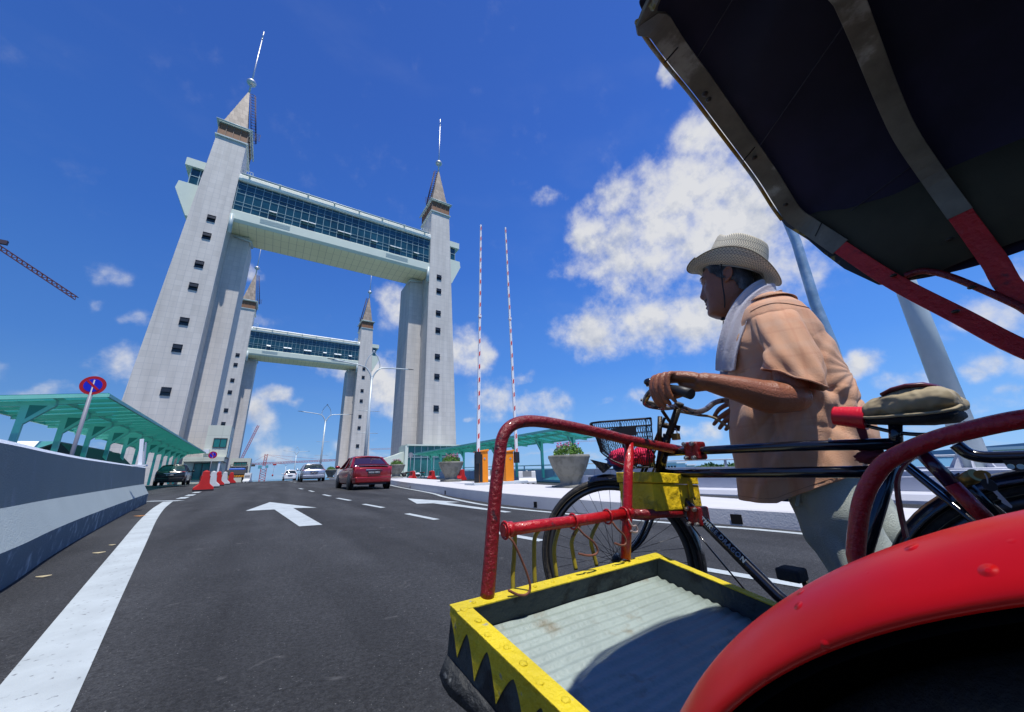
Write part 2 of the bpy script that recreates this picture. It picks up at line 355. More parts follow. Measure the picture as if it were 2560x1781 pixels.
# deck edges and the wide approach around the tower feet
SIDE=mat('deck concrete',(.38,.40,.42),.8,var=.08)
mb=MB()
for (xa,xb,ya,yb) in ((-24,-14.02,-12,36),(-24,-14.02,36,170),(16.42,17.6,-12,36),(16.42,36,36,170)):
    for y0,y1 in zip(np.arange(ya,yb,4),np.arange(ya,yb,4)+4):
        za=[zg(xa if xa>0 else 0,y0)+.1,zg(xa if xa>0 else 0,y1)+.1]
        mb.hexa([(xa,y0,za[0]-2),(xb,y0,za[0]-2),(xb,y1,za[1]-2),(xa,y1,za[1]-2)],[(xa,y0,za[0]),(xb,y0,za[0]),(xb,y1,za[1]),(xa,y1,za[1])])
tag(mb.build('pavement',SIDE),kind='structure')
WATER=mat('sea water',(.03,.14,.16),.18,bump=1,bscale=1.2,var=.2,vscale=.02)
mb=MB().add([(-9000,-9000,-6),(9000,-9000,-6),(9000,9000,-6),(-9000,9000,-6)],[(0,1,2,3)]); tag(mb.build('water',WATER),kind='structure')
# ---- painted markings
PAINT=mat('road paint',(.43,.48,.49),.65,var=.13,vscale=3,col2=(.17,.18,.19),c2scale=30,c2lo=.60,c2hi=.70,bump=.3,bscale=200)
def strip(path,w0,w1=None,dz=.004,widths=None):
    mb=MB(); P=[np.array(p[:2],float) for p in path]; a=[];b=[]
    for i,p in enumerate(P):
        t=P[min(i+1,len(P)-1)]-P[max(i-1,0)]; t/=np.linalg.norm(t); n=np.array([-t[1],t[0]])
        w=(widths[i] if widths is not None else w0)/2
        q=p+n*w; r=p-n*w; a.append((q[0],q[1],zg(*q)+dz)); b.append((r[0],r[1],zg(*r)+dz))
    mb.rings([a,b],caps=False,close=False,smooth=False); return mb
def mark(mb,name='road_marking'):
    return tag(mb.build(name,PAINT),kind='structure')
lp=crv([(-.11,-1.0),(-.435,1.2),(-.60,2.3),(-.82,3.75),(-1.18,6.16),(-1.73,9.84),(-2.15,13.0),(-2.42,15.5),(-2.5,16.3)],6)
mark(strip(lp,.24),'edge_line')
mark(strip([(-3.15,17.2),(-2.7,16.9),(-2.22,16.45)],.3,dz=.006),'edge_line')
for (y,x) in ((18.4,-2.42),(20.5,-2.48),(23.3,-2.62),(26.3,-2.70),(29.3,-2.74),(32.3,-2.76),(35.3,-2.76),(38.3,-2.76)):
    mark(strip([(x,y-.6),(x-.02,y+.6)],.26),'lane_line')
for i,(a,b) in enumerate([((1355,1353),(1222,1329)),((1092,1300),(1017,1285)),((958,1270),(909,1261)),((876,1252),(843,1246)),((826,1241),(808,1237)),((784,1230),(773,1227)),((757,1223.5),(748,1221.6)),((738,1219),(731.5,1217.5)),((725,1215.8),(719,1214.6)),((714,1213),(709,1212))]):
    p=gpt(*a);q=gpt(*b)
    if i>6: 
        y=[0,0,0,0,0,0,0,36,41.5,47][i]; p=(2.05+.002*y,y);q=(2.05,y+2.2)
    mark(strip([p,q],.11),'lane_line')
for y in (53,59,65,71): mark(strip([(2.0,y),(1.95,y+2.5)],.12),'lane_line')
p=gpt(1990,1462);q=gpt(1760,1424); mark(strip([(p[0]+.02,p[1]-.2),q],.10),'lane_line')
mark(strip([(2.95,-1.2),(2.93,.2)],.10),'lane_line')
mark(strip(crv([(5.25,-4),(5.1,0),(4.95,2.2),(4.68,3.15),(4.3,5.0),(4.05,7.3),(4.4,10.5),(4.86,13),(5.55,19.3),(6.6,27),(7.6,36),(8.1,50),(8.1,70)],5),.13),'edge_line')
mark(strip(crv([(8.3,3),(9.6,8),(10.8,14),(12,22),(13,34),(13.5,60)],5),.13),'edge_line')
# arrows: tip, head wings, shaft
def arrow(tip,wl,wr,nl,nr,bl,br):
    pts=[tip,wr,nr,br,bl,nl,wl]; P=[gpt(*p) for p in pts]
    mb=MB(); mb.add([(p[0],p[1],zg(p[0],p[1])+.004) for p in P],[(0,6,5),(0,5,2),(0,2,1),(5,4,3,2)]); mark(mb,'road_arrow')
arrow((675,1256),(614,1278),(792,1270),(686,1274.5),(733,1271),(748,1317),(806,1313))
arrow((1019,1247),(1042,1260),(1151,1256),(1083,1259),(1115,1257.5),(1262,1282),(1280,1281))
# ---- left jersey barrier
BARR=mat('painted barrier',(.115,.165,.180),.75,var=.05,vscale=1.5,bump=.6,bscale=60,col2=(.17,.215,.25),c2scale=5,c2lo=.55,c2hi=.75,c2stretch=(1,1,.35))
BFOOT=mat('barrier foot',(.075,.12,.155),.85,var=.1,vscale=2,bump=.8,bscale=50,col2=(.30,.37,.41),c2scale=6,c2lo=.5,c2hi=.74)  # foot darker than the face, with paler random splashes
SLOPE=mat('barrier slope',(.34,.40,.40),.75,var=.05,vscale=1.5,bump=.6,bscale=60)  # lighter copy of the face colour for the sloping part
WHT=mat('white top',(.68,.74,.80),.8,bump=.8,bscale=30,var=.05)
def jersey(name,label,path,prof,mats,side=1,group=None,midx=None):
    """profile (offset away from the traffic, height, material)"""
    P=[np.array(p[:2],float) for p in path]; base=P[len(P)//2]
    rings=[]
    for i,p in enumerate(P):
        t=P[min(i+1,len(P)-1)]-P[max(i-1,0)]; t/=np.linalg.norm(t); n=np.array([-t[1],t[0]])*side
        g=zg(*p); rings.append([(p[0]+n[0]*o,p[1]+n[1]*o,g+h) for o,h in prof])
    mb=MB(); k=len(prof)
    vs=[q for r in rings for q in r]
    for i in range(len(rings)-1):
        for j in range(k-1):
            mb.cur=midx[j] if midx else 0
            mb.add([rings[i][j],rings[i][j+1],rings[i+1][j+1],rings[i+1][j]],[(0,1,2,3)],False)
    mb.cur=0
    for r in (rings[0],rings[-1]): mb.add(r,[tuple(range(k))],False)
    o=mb.build(name,mats); tag(o,label,'barrier',group); return o
wp=crv([(-.9,-4),(-1.05,-1),(-1.2,1.5),(-1.33,3.0),(-1.51,4.55),(-1.75,6.0),(-2.0,7.75),(-2.3,10.2),(-2.66,13.3),(-2.95,16.0)],7)
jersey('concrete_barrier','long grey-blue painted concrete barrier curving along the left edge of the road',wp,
   [(0,-.05),(0,.03),(0,.28),(.15,.56),(.20,1.03),(.22,1.06),(.43,1.06),(.45,1.03),(.5,.3),(.5,-.05)],[BARR,BFOOT,WHT,SLOPE],side=1,midx=[1,1,3,0,2,2,2,0,0])
# ---- island kerb
KERB=mat('white kerb paint',(.57,.565,.57),.75,var=.05,vscale=2,bump=.5,bscale=40)
HOLE=mat('hole black',(.004,.004,.004),1)
kf=crv([(5.3,-6),(5.28,0),(5.17,2.2),(4.98,3.3),(4.55,5.2),(4.42,7.5),(4.6,10),(4.86,12),(5.7,19.3),(6.8,27),(7.8,36),(8.3,50),(8.3,66)],6)
kb=[ (max(p[0]+.9,float(np.interp(p[1],[-6,2,4,9,12,18,27,36,50,66],[6.5,6.45,6.5,7.45,7.7,7.9,8.6,9.2,9.6,9.5]))),p[1]) for p in kf]
R=[]
for a,b in zip(kf,kb):
    g=zg(a[0],a[1]); g2=zg(b[0],b[1]); h=float(np.interp(a[1],[0,3,8],[.20,.20,.25]))
    R.append([(a[0],a[1],g-.05),(a[0]+.01,a[1],g+h-.015),(a[0]+.03,a[1],g+h),(b[0]-.03,b[1],g2+h+.02),(b[0],b[1],g2+h),(b[0],b[1],g2-.05)])
mb=MB().rings(R,caps=True,close=False,smooth=False); tag(mb.build('traffic_island',KERB),kind='structure')
def drain(px,py,w,h):
    p=gpt(px,py); i=min(range(len(kf)),key=lambda k:abs(kf[k][1]-p[1])); a=kf[i]; b=kf[min(i+1,len(kf)-1)]; t=np.array(b)-np.array(a); t/=np.linalg.norm(t); n=np.array([-t[1],t[0]])
    if n[0]>0:n=-n
    y=p[1]; x=float(np.interp(y,[q[1] for q in kf],[q[0] for q in kf])); g=zg(x,y); q=np.array([x,y])+n*.004
    c=MB(); 
    for (u0,u1,v0,v1) in ((-w/2,w/2,.015,.02+h),):
        A=q+t*u0; B=q+t*u1; c.add([(A[0],A[1],g+v0),(B[0],B[1],g+v0),(B[0],B[1],g+v1),(A[0],A[1],g+v1)],[(0,1,2,3)])
    tag(c.build('drain_hole',HOLE),'small dark square drain hole in the white kerb '+{1361:'just left of the bicycle wheel',1870:'beside the standing man',1138:'left of the red front post',1027:'nearest the red car'}[px],'drain hole','drain holes along the kerb')
for a in ((1361,1270,.10,.10),(1870,1310,.13,.11),(1138,1237,.12,.11),(1027,1222,.12,.1)): drain(*a)
# ---- gates
def gate(Y,dz,label,group):
    cx=6.6; R0=thing('bridge_gate_tower',label,'bridge tower',(cx,Y,dz),0,group)
    Z0=-2
    for s,nm in ((-1,'left'),(1,'right')):
        # slab: outer edge battered
        hb,ht,hi=25.1,22.2,17.85
        m=MB()
        def xo(z): return hb+(ht-hb)*(z/59.6)
        m.hexa([(s*xo(Z0),0,Z0),(s*hi,0,Z0),(s*hi,4,Z0),(s*xo(Z0),4,Z0)],[(s*ht,0,59.6),(s*hi,0,59.6),(s*hi,4,59.6),(s*ht,4,59.6)])
        o=m.build('tower_slab',CONC,R0,world=False)
        for z in (42.7,39.3,34.0,30.0,24.1,19.8,13.25):
            xc=s*(18.0+2.0+ (xo(z)-22.2)*.15)
            w=MB(); w.box((xc-.56,-.03,z-.56),(xc+.56,.02,z+.56)); fr=w.build('window',DARKW,R0,world=False)
            w=MB(); w.box((xc-.56,-.10,z+.50),(xc+.56,-.031,z+.57)); w.box((xc-.58,-.06,z-.66),(xc+.58,-.031,z-.57)); 
            w.bar((xc-.5,-.28,z-.12),(xc+.5,-.28,z-.12),.04,.05); w.hexa([(xc-.52,-.30,z-.16),(xc+.52,-.30,z-.16),(xc+.52,-.27,z-.16),(xc-.52,-.27,z-.16)],[(xc-.52,-.06,z+.45),(xc+.52,-.06,z+.45),(xc+.52,-.03,z+.45),(xc-.52,-.03,z+.45)])
            w.build('window_sash',DARKW,fr,world=False)
        # inner column, and rear slab behind it
        m=MB(); m.box((s*14.95 if s>0 else -17.84,4.0,Z0),(17.84 if s>0 else -14.95,11.5,43.1)); m.build('inner_column',CONC,R0,world=False)
        m=MB(); m.hexa([(s*xo(Z0),7,Z0),(s*17.9,7,Z0),(s*17.9,12,Z0),(s*xo(Z0),12,Z0)],[(s*ht,7,43.0),(s*17.9,7,43.0),(s*17.9,12,43.0),(s*ht,12,43.0)]); m.build('rear_slab',CONC,R0,world=False)
        # pipes at the column head
        m=MB(); m.tube([(s*17.6,-.1,44.5),(s*17.5,.2,41.0)],.32,8); m.build('drain_pipe',PIPE,R0,world=False); m=MB(); m.tube([(s*17.3,3.7,42.6),(s*14.6,3.7,42.2),(s*14.5,5.5,42.0)],.2,8); m.build('drain_pipe',PIPE,R0,world=False)
        # cap
        m=MB(); xm=(hi+ht)/2*s; hw=(ht-hi)/2
        m.box((xm-hw-.25,-.25,59.602),(xm+hw+.25,7.3,59.85)); m.build('cap_ledge',PIPE,R0,world=False)
        m=MB(); m.box((xm-hw+.05,.05,59.86),(xm+hw-.05,7.0,62.6)); c=m.build('belfry',BROWN,R0,world=False)
        m=MB()
        for k in range(5): m.box((xm-hw+.05+k*(2*hw-.1)/4-.05,-.05,59.87),(xm-hw+.05+k*(2*hw-.1)/4+.05,.048,62.58))
        for k in range(7):
            for xx in (xm-hw-.0,xm+hw+.0): m.box((xx-.07,.1+k*1.12,59.87),(xx+.07,.2+k*1.12,62.58))
        m.build('louvre_post',mat('bronze post',(.22,.15,.10),.5),c,world=False)
        m=MB(); m.box((xm-hw-.15,-.15,62.61),(xm+hw+.15,7.2,63.15)); 
        m.tube([(xm-hw-.5,-.36,62.85),(xm+hw+.5,-.36,62.85)],.16,8)
        for sx in (-1,1): m.tube([(xm+sx*(hw+.36),-.4,62.85),(xm+sx*(hw+.36),7.8,62.85)],.15,8)
        m.build('eave',PALE if False else PIPE,R0,world=False)
        # slab top shoulder behind the cap down to the roof (side wall + balcony)
        m=MB(); m.box((xm-hw+.1,4.05,52.5),(xm+hw-.1,6.9,59.6)); m.build('shaft',CONC,R0,world=False)
        # balcony rail
        m=MB(); bx=s*(hi-1.6)
        for k in range(5): m.bar((bx+k*.35*s,1.8,54.2),(bx+k*.35*s,1.8,55.5),.05,.05)
        for zz in (54.8,55.5): m.bar((bx,1.8,zz),(s*hi,1.8,zz),.06,.06); m.bar((bx,1.8,zz),(bx,5.5,zz),.06,.06)
        m.build('balcony_rail',PIPE,R0,world=False)
        # pyramid of shingles
        m=MB(); b0=[(xm-1.95,.55,63.16),(xm+1.75,.55,63.16),(xm+1.75,4.9,63.16),(xm-1.95,4.9,63.16)]
        ap=(xm+.25*1,3.0)
        rows=9; rgs=[]
        for k in range(rows):
            for q,ff in ((k/rows,1.0),((k+1)/rows,.985)):
                f_=1-q*.93
                rgs.append([((x-ap[0])*f_*(1.0 if ff==1 else 1.03)+ap[0],(y-ap[1])*f_*(1.0 if ff==1 else 1.03)+ap[1],63.16+q*11.4) for x,y,_ in b0])
        m.rings(rgs,caps=True,smooth=False); m.build('spire',SHING_T,R0,world=False)
        m=MB(); m.tube([(ap[0],3,74.3),(ap[0],3,92.0)],[.17]+[.09],8); m.tube([(ap[0],3,90.0),(ap[0],3,90.3)],.16,8); m.tube([(ap[0],3,90.3),(ap[0],3,92.4)],.12,8); m.build('needle',STEEL,R0,world=False)
        m=MB(); m.ball((ap[0],3,77.4),(.85,.85,.62),20,12); m.tube([(ap[0],3,76.4),(ap[0],3,76.95)],.2,8); m.build('finial_ball',STEEL,R0,world=False)
        # ladder cage on the inner side
        m=MB(); sx=-s; n=16
        def cp(t,o,yy): 
            f_=1-t*.93; xb=(ap[0]+ (1.85*f_+.1+o)*sx); return (xb,ap[1]+yy,63.4+t*11.2)
        for yy in (-.35,.35):
            for o in (.05,.75): m.tube([cp(0,o,yy),cp(.97,o,yy)],.06,5)
        for yy in (-.15,.15): m.tube([cp(0,.9,yy),cp(.97,.9,yy)],.05,5)
        for k in range(n+1):
            t=k/n*.97; m.tube([cp(t,.05,-.35),cp(t,.75,-.35),cp(t,.9,-.15),cp(t,.9,.15),cp(t,.75,.35),cp(t,.05,.35)],.045,5); m.tube([cp(t,.05,-.35),cp(t,.05,.35)],.05,5)
        for k in range(5): 
            m.bar((ap[0]+sx*(1.9+.0),2.2,63.4+k*.35),(ap[0]+sx*(3.3),2.2,63.4+k*.35),.05,.05)
        for xx in (1.9,2.6,3.3): m.bar((ap[0]+sx*xx,2.2,63.2),(ap[0]+sx*xx,2.2,64.9),.06,.06)
        m.build('ladder_cage',CAGE,R0,world=False)
        # end pod beyond the slab
        m=MB(); m.prism([(s*25.3,.8,52.2),(s*25.3,.8,53.7),(s*19,.8,53.7),(s*19,.8,52.2)],(0,6.5,0)); m.build('pod_roof',PALE,R0,world=False)
        m=MB(); m.prism([(s*23.6,.9,42.6),(s*25.7,.9,47.3),(s*25.5,.9,48.8),(s*19,.9,48.8),(s*19,.9,42.6)],(0,6.3,0)); m.build('pod_base',PALE,R0,world=False)
        m=MB(); m.box((min(s*19,s*24.4),1.3,48.81),(max(s*19,s*24.4),6.8,52.19)); g=m.build('pod_window',GLASS,R0,world=False)
        m=MB()
        for k in range(4): 
            x=s*(24.4-k*1.2); m.box((x-.06,1.2,48.82),(x+.06,1.29,52.18))
        for k in range(5):
            y=1.3+k*1.35; x=s*24.42; m.box((x-.06,y-.06,48.82),(x+.06,y+.06,52.18))
        m.box((min(s*22,s*24.42),1.22,50.6),(max(s*22,s*24.42),1.285,50.72)); m.box((s*24.44-.04,1.3,50.6),(s*24.44+.04,6.8,50.72)); m.build('window_frame',MULL,g,world=False)
    # the beam
    H=17.83
    m=MB(); prof=[(.25,45.7),(.05,45.3),(.05,44.1),(.9,43.3),(7.2,43.3),(7.9,44.2),(7.9,46),(7.9,45.7)]
    def sweep(prof,mt,name,par=R0,xa=-H,xb=H):
        q=MB(); n=len(prof); A=[(xa,y,z) for y,z in prof]; B=[(xb,y,z) for y,z in prof]
        q.rings([A,B],caps=True,close=True,smooth=False); return q.build(name,mt,par,world=False)
    sweep([(.25,45.72),(.0,45.5),(.0,43.9),(.35,43.45),(.35,43.42),(7.6,43.42),(7.6,45.72)],PALE,'spandrel')
    sweep([(.40,43.40),(7.3,43.40),(7.3,43.2),(.9,43.2)],CREAM2,'soffit')
    sweep([(.45,45.73),(.45,51.9),(7.4,51.9),(7.4,45.73)],GLASS,'curtain_glass')
    sweep([(.0,51.91),(-.15,52.2),(-.15,52.9),(.3,53.35),(1.2,53.9),(2.6,54.25),(4,54.35),(5.4,54.25),(6.8,53.9),(7.9,53.2),(7.9,51.91)],ROOFW,'roof')
    m=MB(); nx=28
    for k in range(nx+1):
        x=-H+.1+(2*H-.2)*k/nx; m.box((x-.035,.38,45.74),(x+.035,.449,51.89))
    for z in (46.9,47.6,49.4,50.2,51.3): m.box((-H,.34,z-.03),(H,.378,z+.03))
    m.build('mullions',MULL,R0,world=False)
    dx=2*H/nx
    for k in (4,8,9,13,14,18,21,22,25): 
        m=MB(); x=-H+.1+dx*k; m.hexa([(x+.05,-.30,47.05),(x+dx-.05,-.30,47.05),(x+dx-.05,-.22,47.0),(x+.05,-.22,47.0)],[(x+.05,.26,47.55),(x+dx-.05,.26,47.55),(x+dx-.05,.29,47.5),(x+.05,.29,47.5)])
        m.build('open_sash',mat('open sash',(.75,.80,.82),.2),R0,world=False)
    m=MB(); m.tube([(-H+.4,-.5,52.9),(H-.6,-.5,52.9)],.16,8)
    for k in range(8): x=-H+1.5+k*(2*H-3)/7; m.tube([(x,-.55,52.9),(x,.4,53.0)],.14,6); m.box((x-.25,-.62,52.75),(x+.25,-.4,53.1))
    m.build('roof_rail',PIPE,R0,world=False)
    # louvre patches on the spandrel
    for x0 in (-H+4.2,H-9.5):
        m=MB()
        for k in range(6): m.box((x0,-.04,44.35+k*.16),(x0+4.6,-.002,44.42+k*.16))
        m.build('vent_louvre',PIPE,R0,world=False)
    return R0
SHING_T=tile_mat('metal shingle plates',(.24,.195,.155),.85,1.25,.05,.30,.6,(.16,.12,.10),.5,.0,.2)
CREAM2=mat('cream soffit',(.64,.64,.46),.6,var=.04,vscale=.3)
def soffit_lines():
    nt=CREAM2.node_tree; N=nt.nodes; L=nt.links; b=N['Principled BSDF']; tc=N.new('ShaderNodeTexCoord')
    k=N.new('ShaderNodeTexBrick'); L.new(tc.outputs['Object'],k.inputs['Vector']); k.offset=0; k.inputs['Scale'].default_value=1; k.inputs['Brick Width'].default_value=1.27; k.inputs['Row Height'].default_value=2.4; k.inputs['Mortar Size'].default_value=.025
    k.inputs['Color1'].default_value=(.78,.76,.50,1); k.inputs['Color2'].default_value=(.74,.72,.47,1); k.inputs['Mortar'].default_value=(.3,.31,.22,1); L.new(k.outputs[0],b.inputs['Base Color'])
soffit_lines()
gate(70,0,'nearer of the two tall grey twin-tower bridge gates joined by a glazed skybridge','bridge gates over the road')
gate(148,-1.8,'farther and smaller-looking twin-tower bridge gate with glazed skybridge, seen through the nearer one','bridge gates over the road')
# ------------------------------------------------------------------ shelters
TEAL=mat('teal painted steel',(.20,.60,.50),.5,var=.08,vscale=1.5)
TEALG=mat('teal roof glass',(.08,.42,.36),.12)
def fix_glass(m,col,tcol,a,b):
    nt=m.node_tree; N=nt.nodes; L=nt.links; N.clear(); o=N.new('ShaderNodeOutputMaterial')
    t=N.new('ShaderNodeBsdfTransparent'); t.inputs[0].default_value=(*tcol,1); l=N.new('ShaderNodeBsdfTranslucent'); l.inputs[0].default_value=(*col,1); g=N.new('ShaderNodeBsdfGlossy'); g.inputs[1].default_value=.08
    x=N.new('ShaderNodeMixShader'); x.inputs[0].default_value=a; L.new(t.outputs[0],x.inputs[1]); L.new(l.outputs[0],x.inputs[2])
    y=N.new('ShaderNodeMixShader'); y.inputs[0].default_value=b; L.new(x.outputs[0],y.inputs[1]); L.new(g.outputs[0],y.inputs[2]); L.new(y.outputs[0],o.inputs[0])
fix_glass(TEALG,(.10,.40,.35),(.34,.66,.60),.28,.07)
def shelter(label,x_out,x_in,z0,zin,ys,gfun,flip=1,postx=None,ytop=None,group=None,back=0):
    """roof between x_in (road side) and x_out; posts at postx for every y in ys"""
    t=thing('walkway_shelter',label,'shelter',(postx(ys[0]),ys[0],zg(0,ys[0])),0,group)
    y0,y1=ytop; n=len(ys)
    def zr(x,y): 
        a,b=x_in(y),x_out(y); u=(x-a)/(b-a); return zin(y)+(z0(y)-zin(y))*u
    # glass roof
    m=MB(); N=30; yy=[y0+(y1-y0)*k/N for k in range(N+1)]
    m.rings([[(x_in(y),y,zr(x_in(y),y)+.10),(x_out(y),y,zr(x_out(y),y)+.10),(x_out(y),y,zr(x_out(y),y)+.12),(x_in(y),y,zr(x_in(y),y)+.12)] for y in yy],smooth=False)
    m.build('roof_glass',TEALG,t)
    m=MB()
    for f in (x_in,x_out,lambda y:x_in(y)*.62+x_out(y)*.38): 
        for a,b in zip(yy[:-1],yy[1:]): m.bar((f(a),a,zr(f(a),a)+.03),(f(b),b,zr(f(b),b)+.03),.07,.12)
    m.build('edge_beam',TEAL,t)
    m=MB(); k=0; y=y0
    sp=(ys[1]-ys[0])/3
    m.bar((x_in(y0),y0,zr(x_in(y0),y0)+.03),(x_out(y0),y0,zr(x_out(y0),y0)+.03),.06,.13)
    y=y0+sp
    while y<y1:
        m.bar((x_in(y),y,zr(x_in(y),y)+.03),(x_out(y),y,zr(x_out(y),y)+.03),.06,.11); y+=sp
    m.build('rafter',TEAL,t)
    for y in ys:
        px=postx(y); g=gfun(px,y); zt=zr(px,y)-.02; s_=1 if x_in(y)>px else -1
        if abs(x_in(y)-px)<abs(x_out(y)-px): s_=-s_
        s_=1 if x_in(y)>px else -1
        m=MB(); w=.085
        # T-shaped post with a triangular brace on the road side, cut from plate
        arm=abs(x_in(y)-px)*.36
        def P(dx,dz): return (px+s_*dx,y-.06,dz)
        m.prism([P(-w,g),P(w,g),P(w,zt-.80),P(arm,zt-.12),P(arm,zt-.0),P(-w*2.2,zt-.02),P(-w,zt-.1)],(0,.12,0))
        po=m.build('post',TEAL,t)
        m=MB(); a_=x_out(y)+(.12 if x_out(y)<px else -.12)*0; m.prism([(px+s_*arm*1.9,y-.05,zr(px+s_*arm*1.9,y)-.03),(x_out(y),y-.05,zr(x_out(y),y)-.03),(x_out(y),y-.05,zr(x_out(y),y)-.13),(px,y-.05,zt-.2),(px+s_*arm*1.9,y-.05,zr(px+s_*arm*1.9,y)-.16)],(0,.10,0)); m.build('bracket',TEAL,t)
        # opening in the brace shown as the darker cut-out
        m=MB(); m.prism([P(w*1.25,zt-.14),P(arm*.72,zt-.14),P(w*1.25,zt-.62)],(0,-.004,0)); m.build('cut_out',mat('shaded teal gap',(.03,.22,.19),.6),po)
    return t
LX=lambda y: float(np.interp(y,[19.2,63.7],[-5.31,-7.14]))
shelter('long teal steel walkway roof on cut-plate posts left of the road, behind the grey barrier',
    lambda y:LX(y)-3.47, LX, lambda y:3.47+.010*(y-19), lambda y:3.86+.010*(y-19),
    [19.7+3.56*k for k in range(12)],lambda x,y:zg(x,y)+.1,postx=lambda y:LX(y)-2.03,ytop=(19.2,63.9))
RX=lambda y: float(np.interp(y,[16,50],[14.6,16.6]))
t=shelter('teal steel walkway roof on posts right of the road, behind the flower pots',
    lambda y:RX(y)+1.9, lambda y:RX(y)-.5, lambda y:2.55+.014*(y-16), lambda y:2.98+.010*(y-16),
    [17.3+3.55*k for k in range(9)],lambda x,y:zg(x,y)+.25,postx=lambda y:RX(y)+.85,ytop=(16.6,50))
# white building beyond the left shelter
b=thing('low_building','low white building with a wide roof and dark gable behind the left shelter','building',(-13.0,26,-1))
p0,p1=atY(0,1105,26),atY(145,1105,26); p2=atY(176,1138,26); p3=atY(98,1128,26)
MB().hexa([(p0[0]-14,25.6,p3[2]-.1),(p3[0]-.3,25.6,p3[2]-.1),(p3[0]-.3,34,p3[2]-.1),(p0[0]-14,34,p3[2]-.1)],[(p0[0]-14,26.4,p0[2]+.05),(p1[0]-.1,26.4,p1[2]+.05),(p1[0]-.1,34,p1[2]+.05),(p0[0]-14,34,p0[2]+.05)]).build('roof',mat('pale roof',(.75,.80,.76),.6),b)
MB().prism([(p1[0]+.05,26.1,p1[2]-.03),(p2[0]+.6,26.1,p2[2]-.6),(p3[0]-.6,26.1,p3[2]-.6)],(0,8.7,0)).build('gable',mat('dark gable',(.012,.02,.025),.5),b)
MB().box((p0[0]-13,27,-5.9),(p2[0],34,p3[2]-.61)).build('wall',SIDE,b)
# ------------------------------------------------------------------ left control building
WALLC=tile_mat('cream wall panels',(.60,.62,.52),2.2,1.6,.02,.02,.6,(.45,.47,.40))
GRNW=mat('green window glass',(.01,.16,.14),.1,spec=.8)
b=thing('control_building','cream two-storey building with green windows at the foot of the nearer left tower','building',(-6,66,.4))
def bl(px,py,Y): return atY(300+px*.3484,1050+py*.3484,Y)
MB().box((-9.6,66,0),(-5.45,73,3.9)).build('wall',WALLC,b)
MB().box((-7.65,65.97,3.91),(-5.05,71.5,8.2)).build('upper_wall',WALLC,b)
MB().box((-9.4,65.2,3.32),(-5.15,65.99,3.9)).build('canopy',WALLC,b)
MB().box((-9.45,65.3,3.28),(-5.2,72.5,3.31)).build('canopy_soffit',SIDE,b)
def win(par,x0,z0,x1,z1,Y,n=2):
    w=MB().box((x0,Y-.04,z0),(x1,Y-.005,z1)).build('window',GRNW,par)
    m=MB()
    for k in range(n+1): x=x0+(x1-x0)*k/n; m.box((x-.04,Y-.09,z0),(x+.04,Y-.041,z1))
    for z in (z0,z1): m.box((x0-.04,Y-.085,z-.04),(x1+.04,Y-.0415,z+.04))
    m.build('frame',mat('dark frame',(.02,.025,.03),.4),w)
win(b,-6.75,5.2,-5.3,6.4,65.97); win(b,-8.3,1.0,-6.6,3.1,66)
MB().box((-7.6,65.3,4.35),(-7.0,65.9,4.85)).build('air_conditioner',WHITEP,b)
w=MB(); w.box((-5.045,66.5,3.95),(-5.0,67.6,6.5)); w.build('window',GRNW,b)
m=MB(); m.box((-5.7,65.3,.4),(-5.5,65.5,3.3)); m.build('canopy_post',WHITEP,b)
b=thing('annex_building','low cream annex with a dark green strip window behind the parked truck','building',(-3.5,80,.3))
MB().box((-5.4,80,0),(-2.6,86,4.35)).build('wall',WALLC,b); win(b,-4.9,2.9,-3.1,3.7,80,5)
# ------------------------------------------------------------------ right entrance building
b=thing('entrance_building','glass-fronted entrance hall at the foot of the nearer right tower','building',(25,66,.3))
MB().box((20.5,66.3,0),(30.2,69.9,5.6)).build('glass_wall',mat('entrance glass',(.02,.13,.13),.12,var=.5,vscale=.4),b)
m=MB()
for k in range(9): x=20.5+9.7*k/8; m.box((x-.05,66.2,0),(x+.05,66.29,5.6))
for z in (3.6,4.0): m.box((20.5,66.15,z),(30.2,66.285,z+.1))
m.build('mullion',MULL,b)
MB().box((20.2,65.8,5.61),(30.5,69.9,5.85)).build('roof',PALE,b)
MB().box((19.9,65.9,-.5),(20.45,69.9,5.6)).build('wing_wall',PALE,b)
q0=atY(953,1137,68); 
MB().prism([(19.89,66.5,-.5),(19.89,66.5,4.6),(18.6,66.5,4.1),(15.6,66.5,3.2),(14.4,66.5,2.6),(14.4,66.5,-.5)],(0,3,0)).build('side_wing',PALE,b)
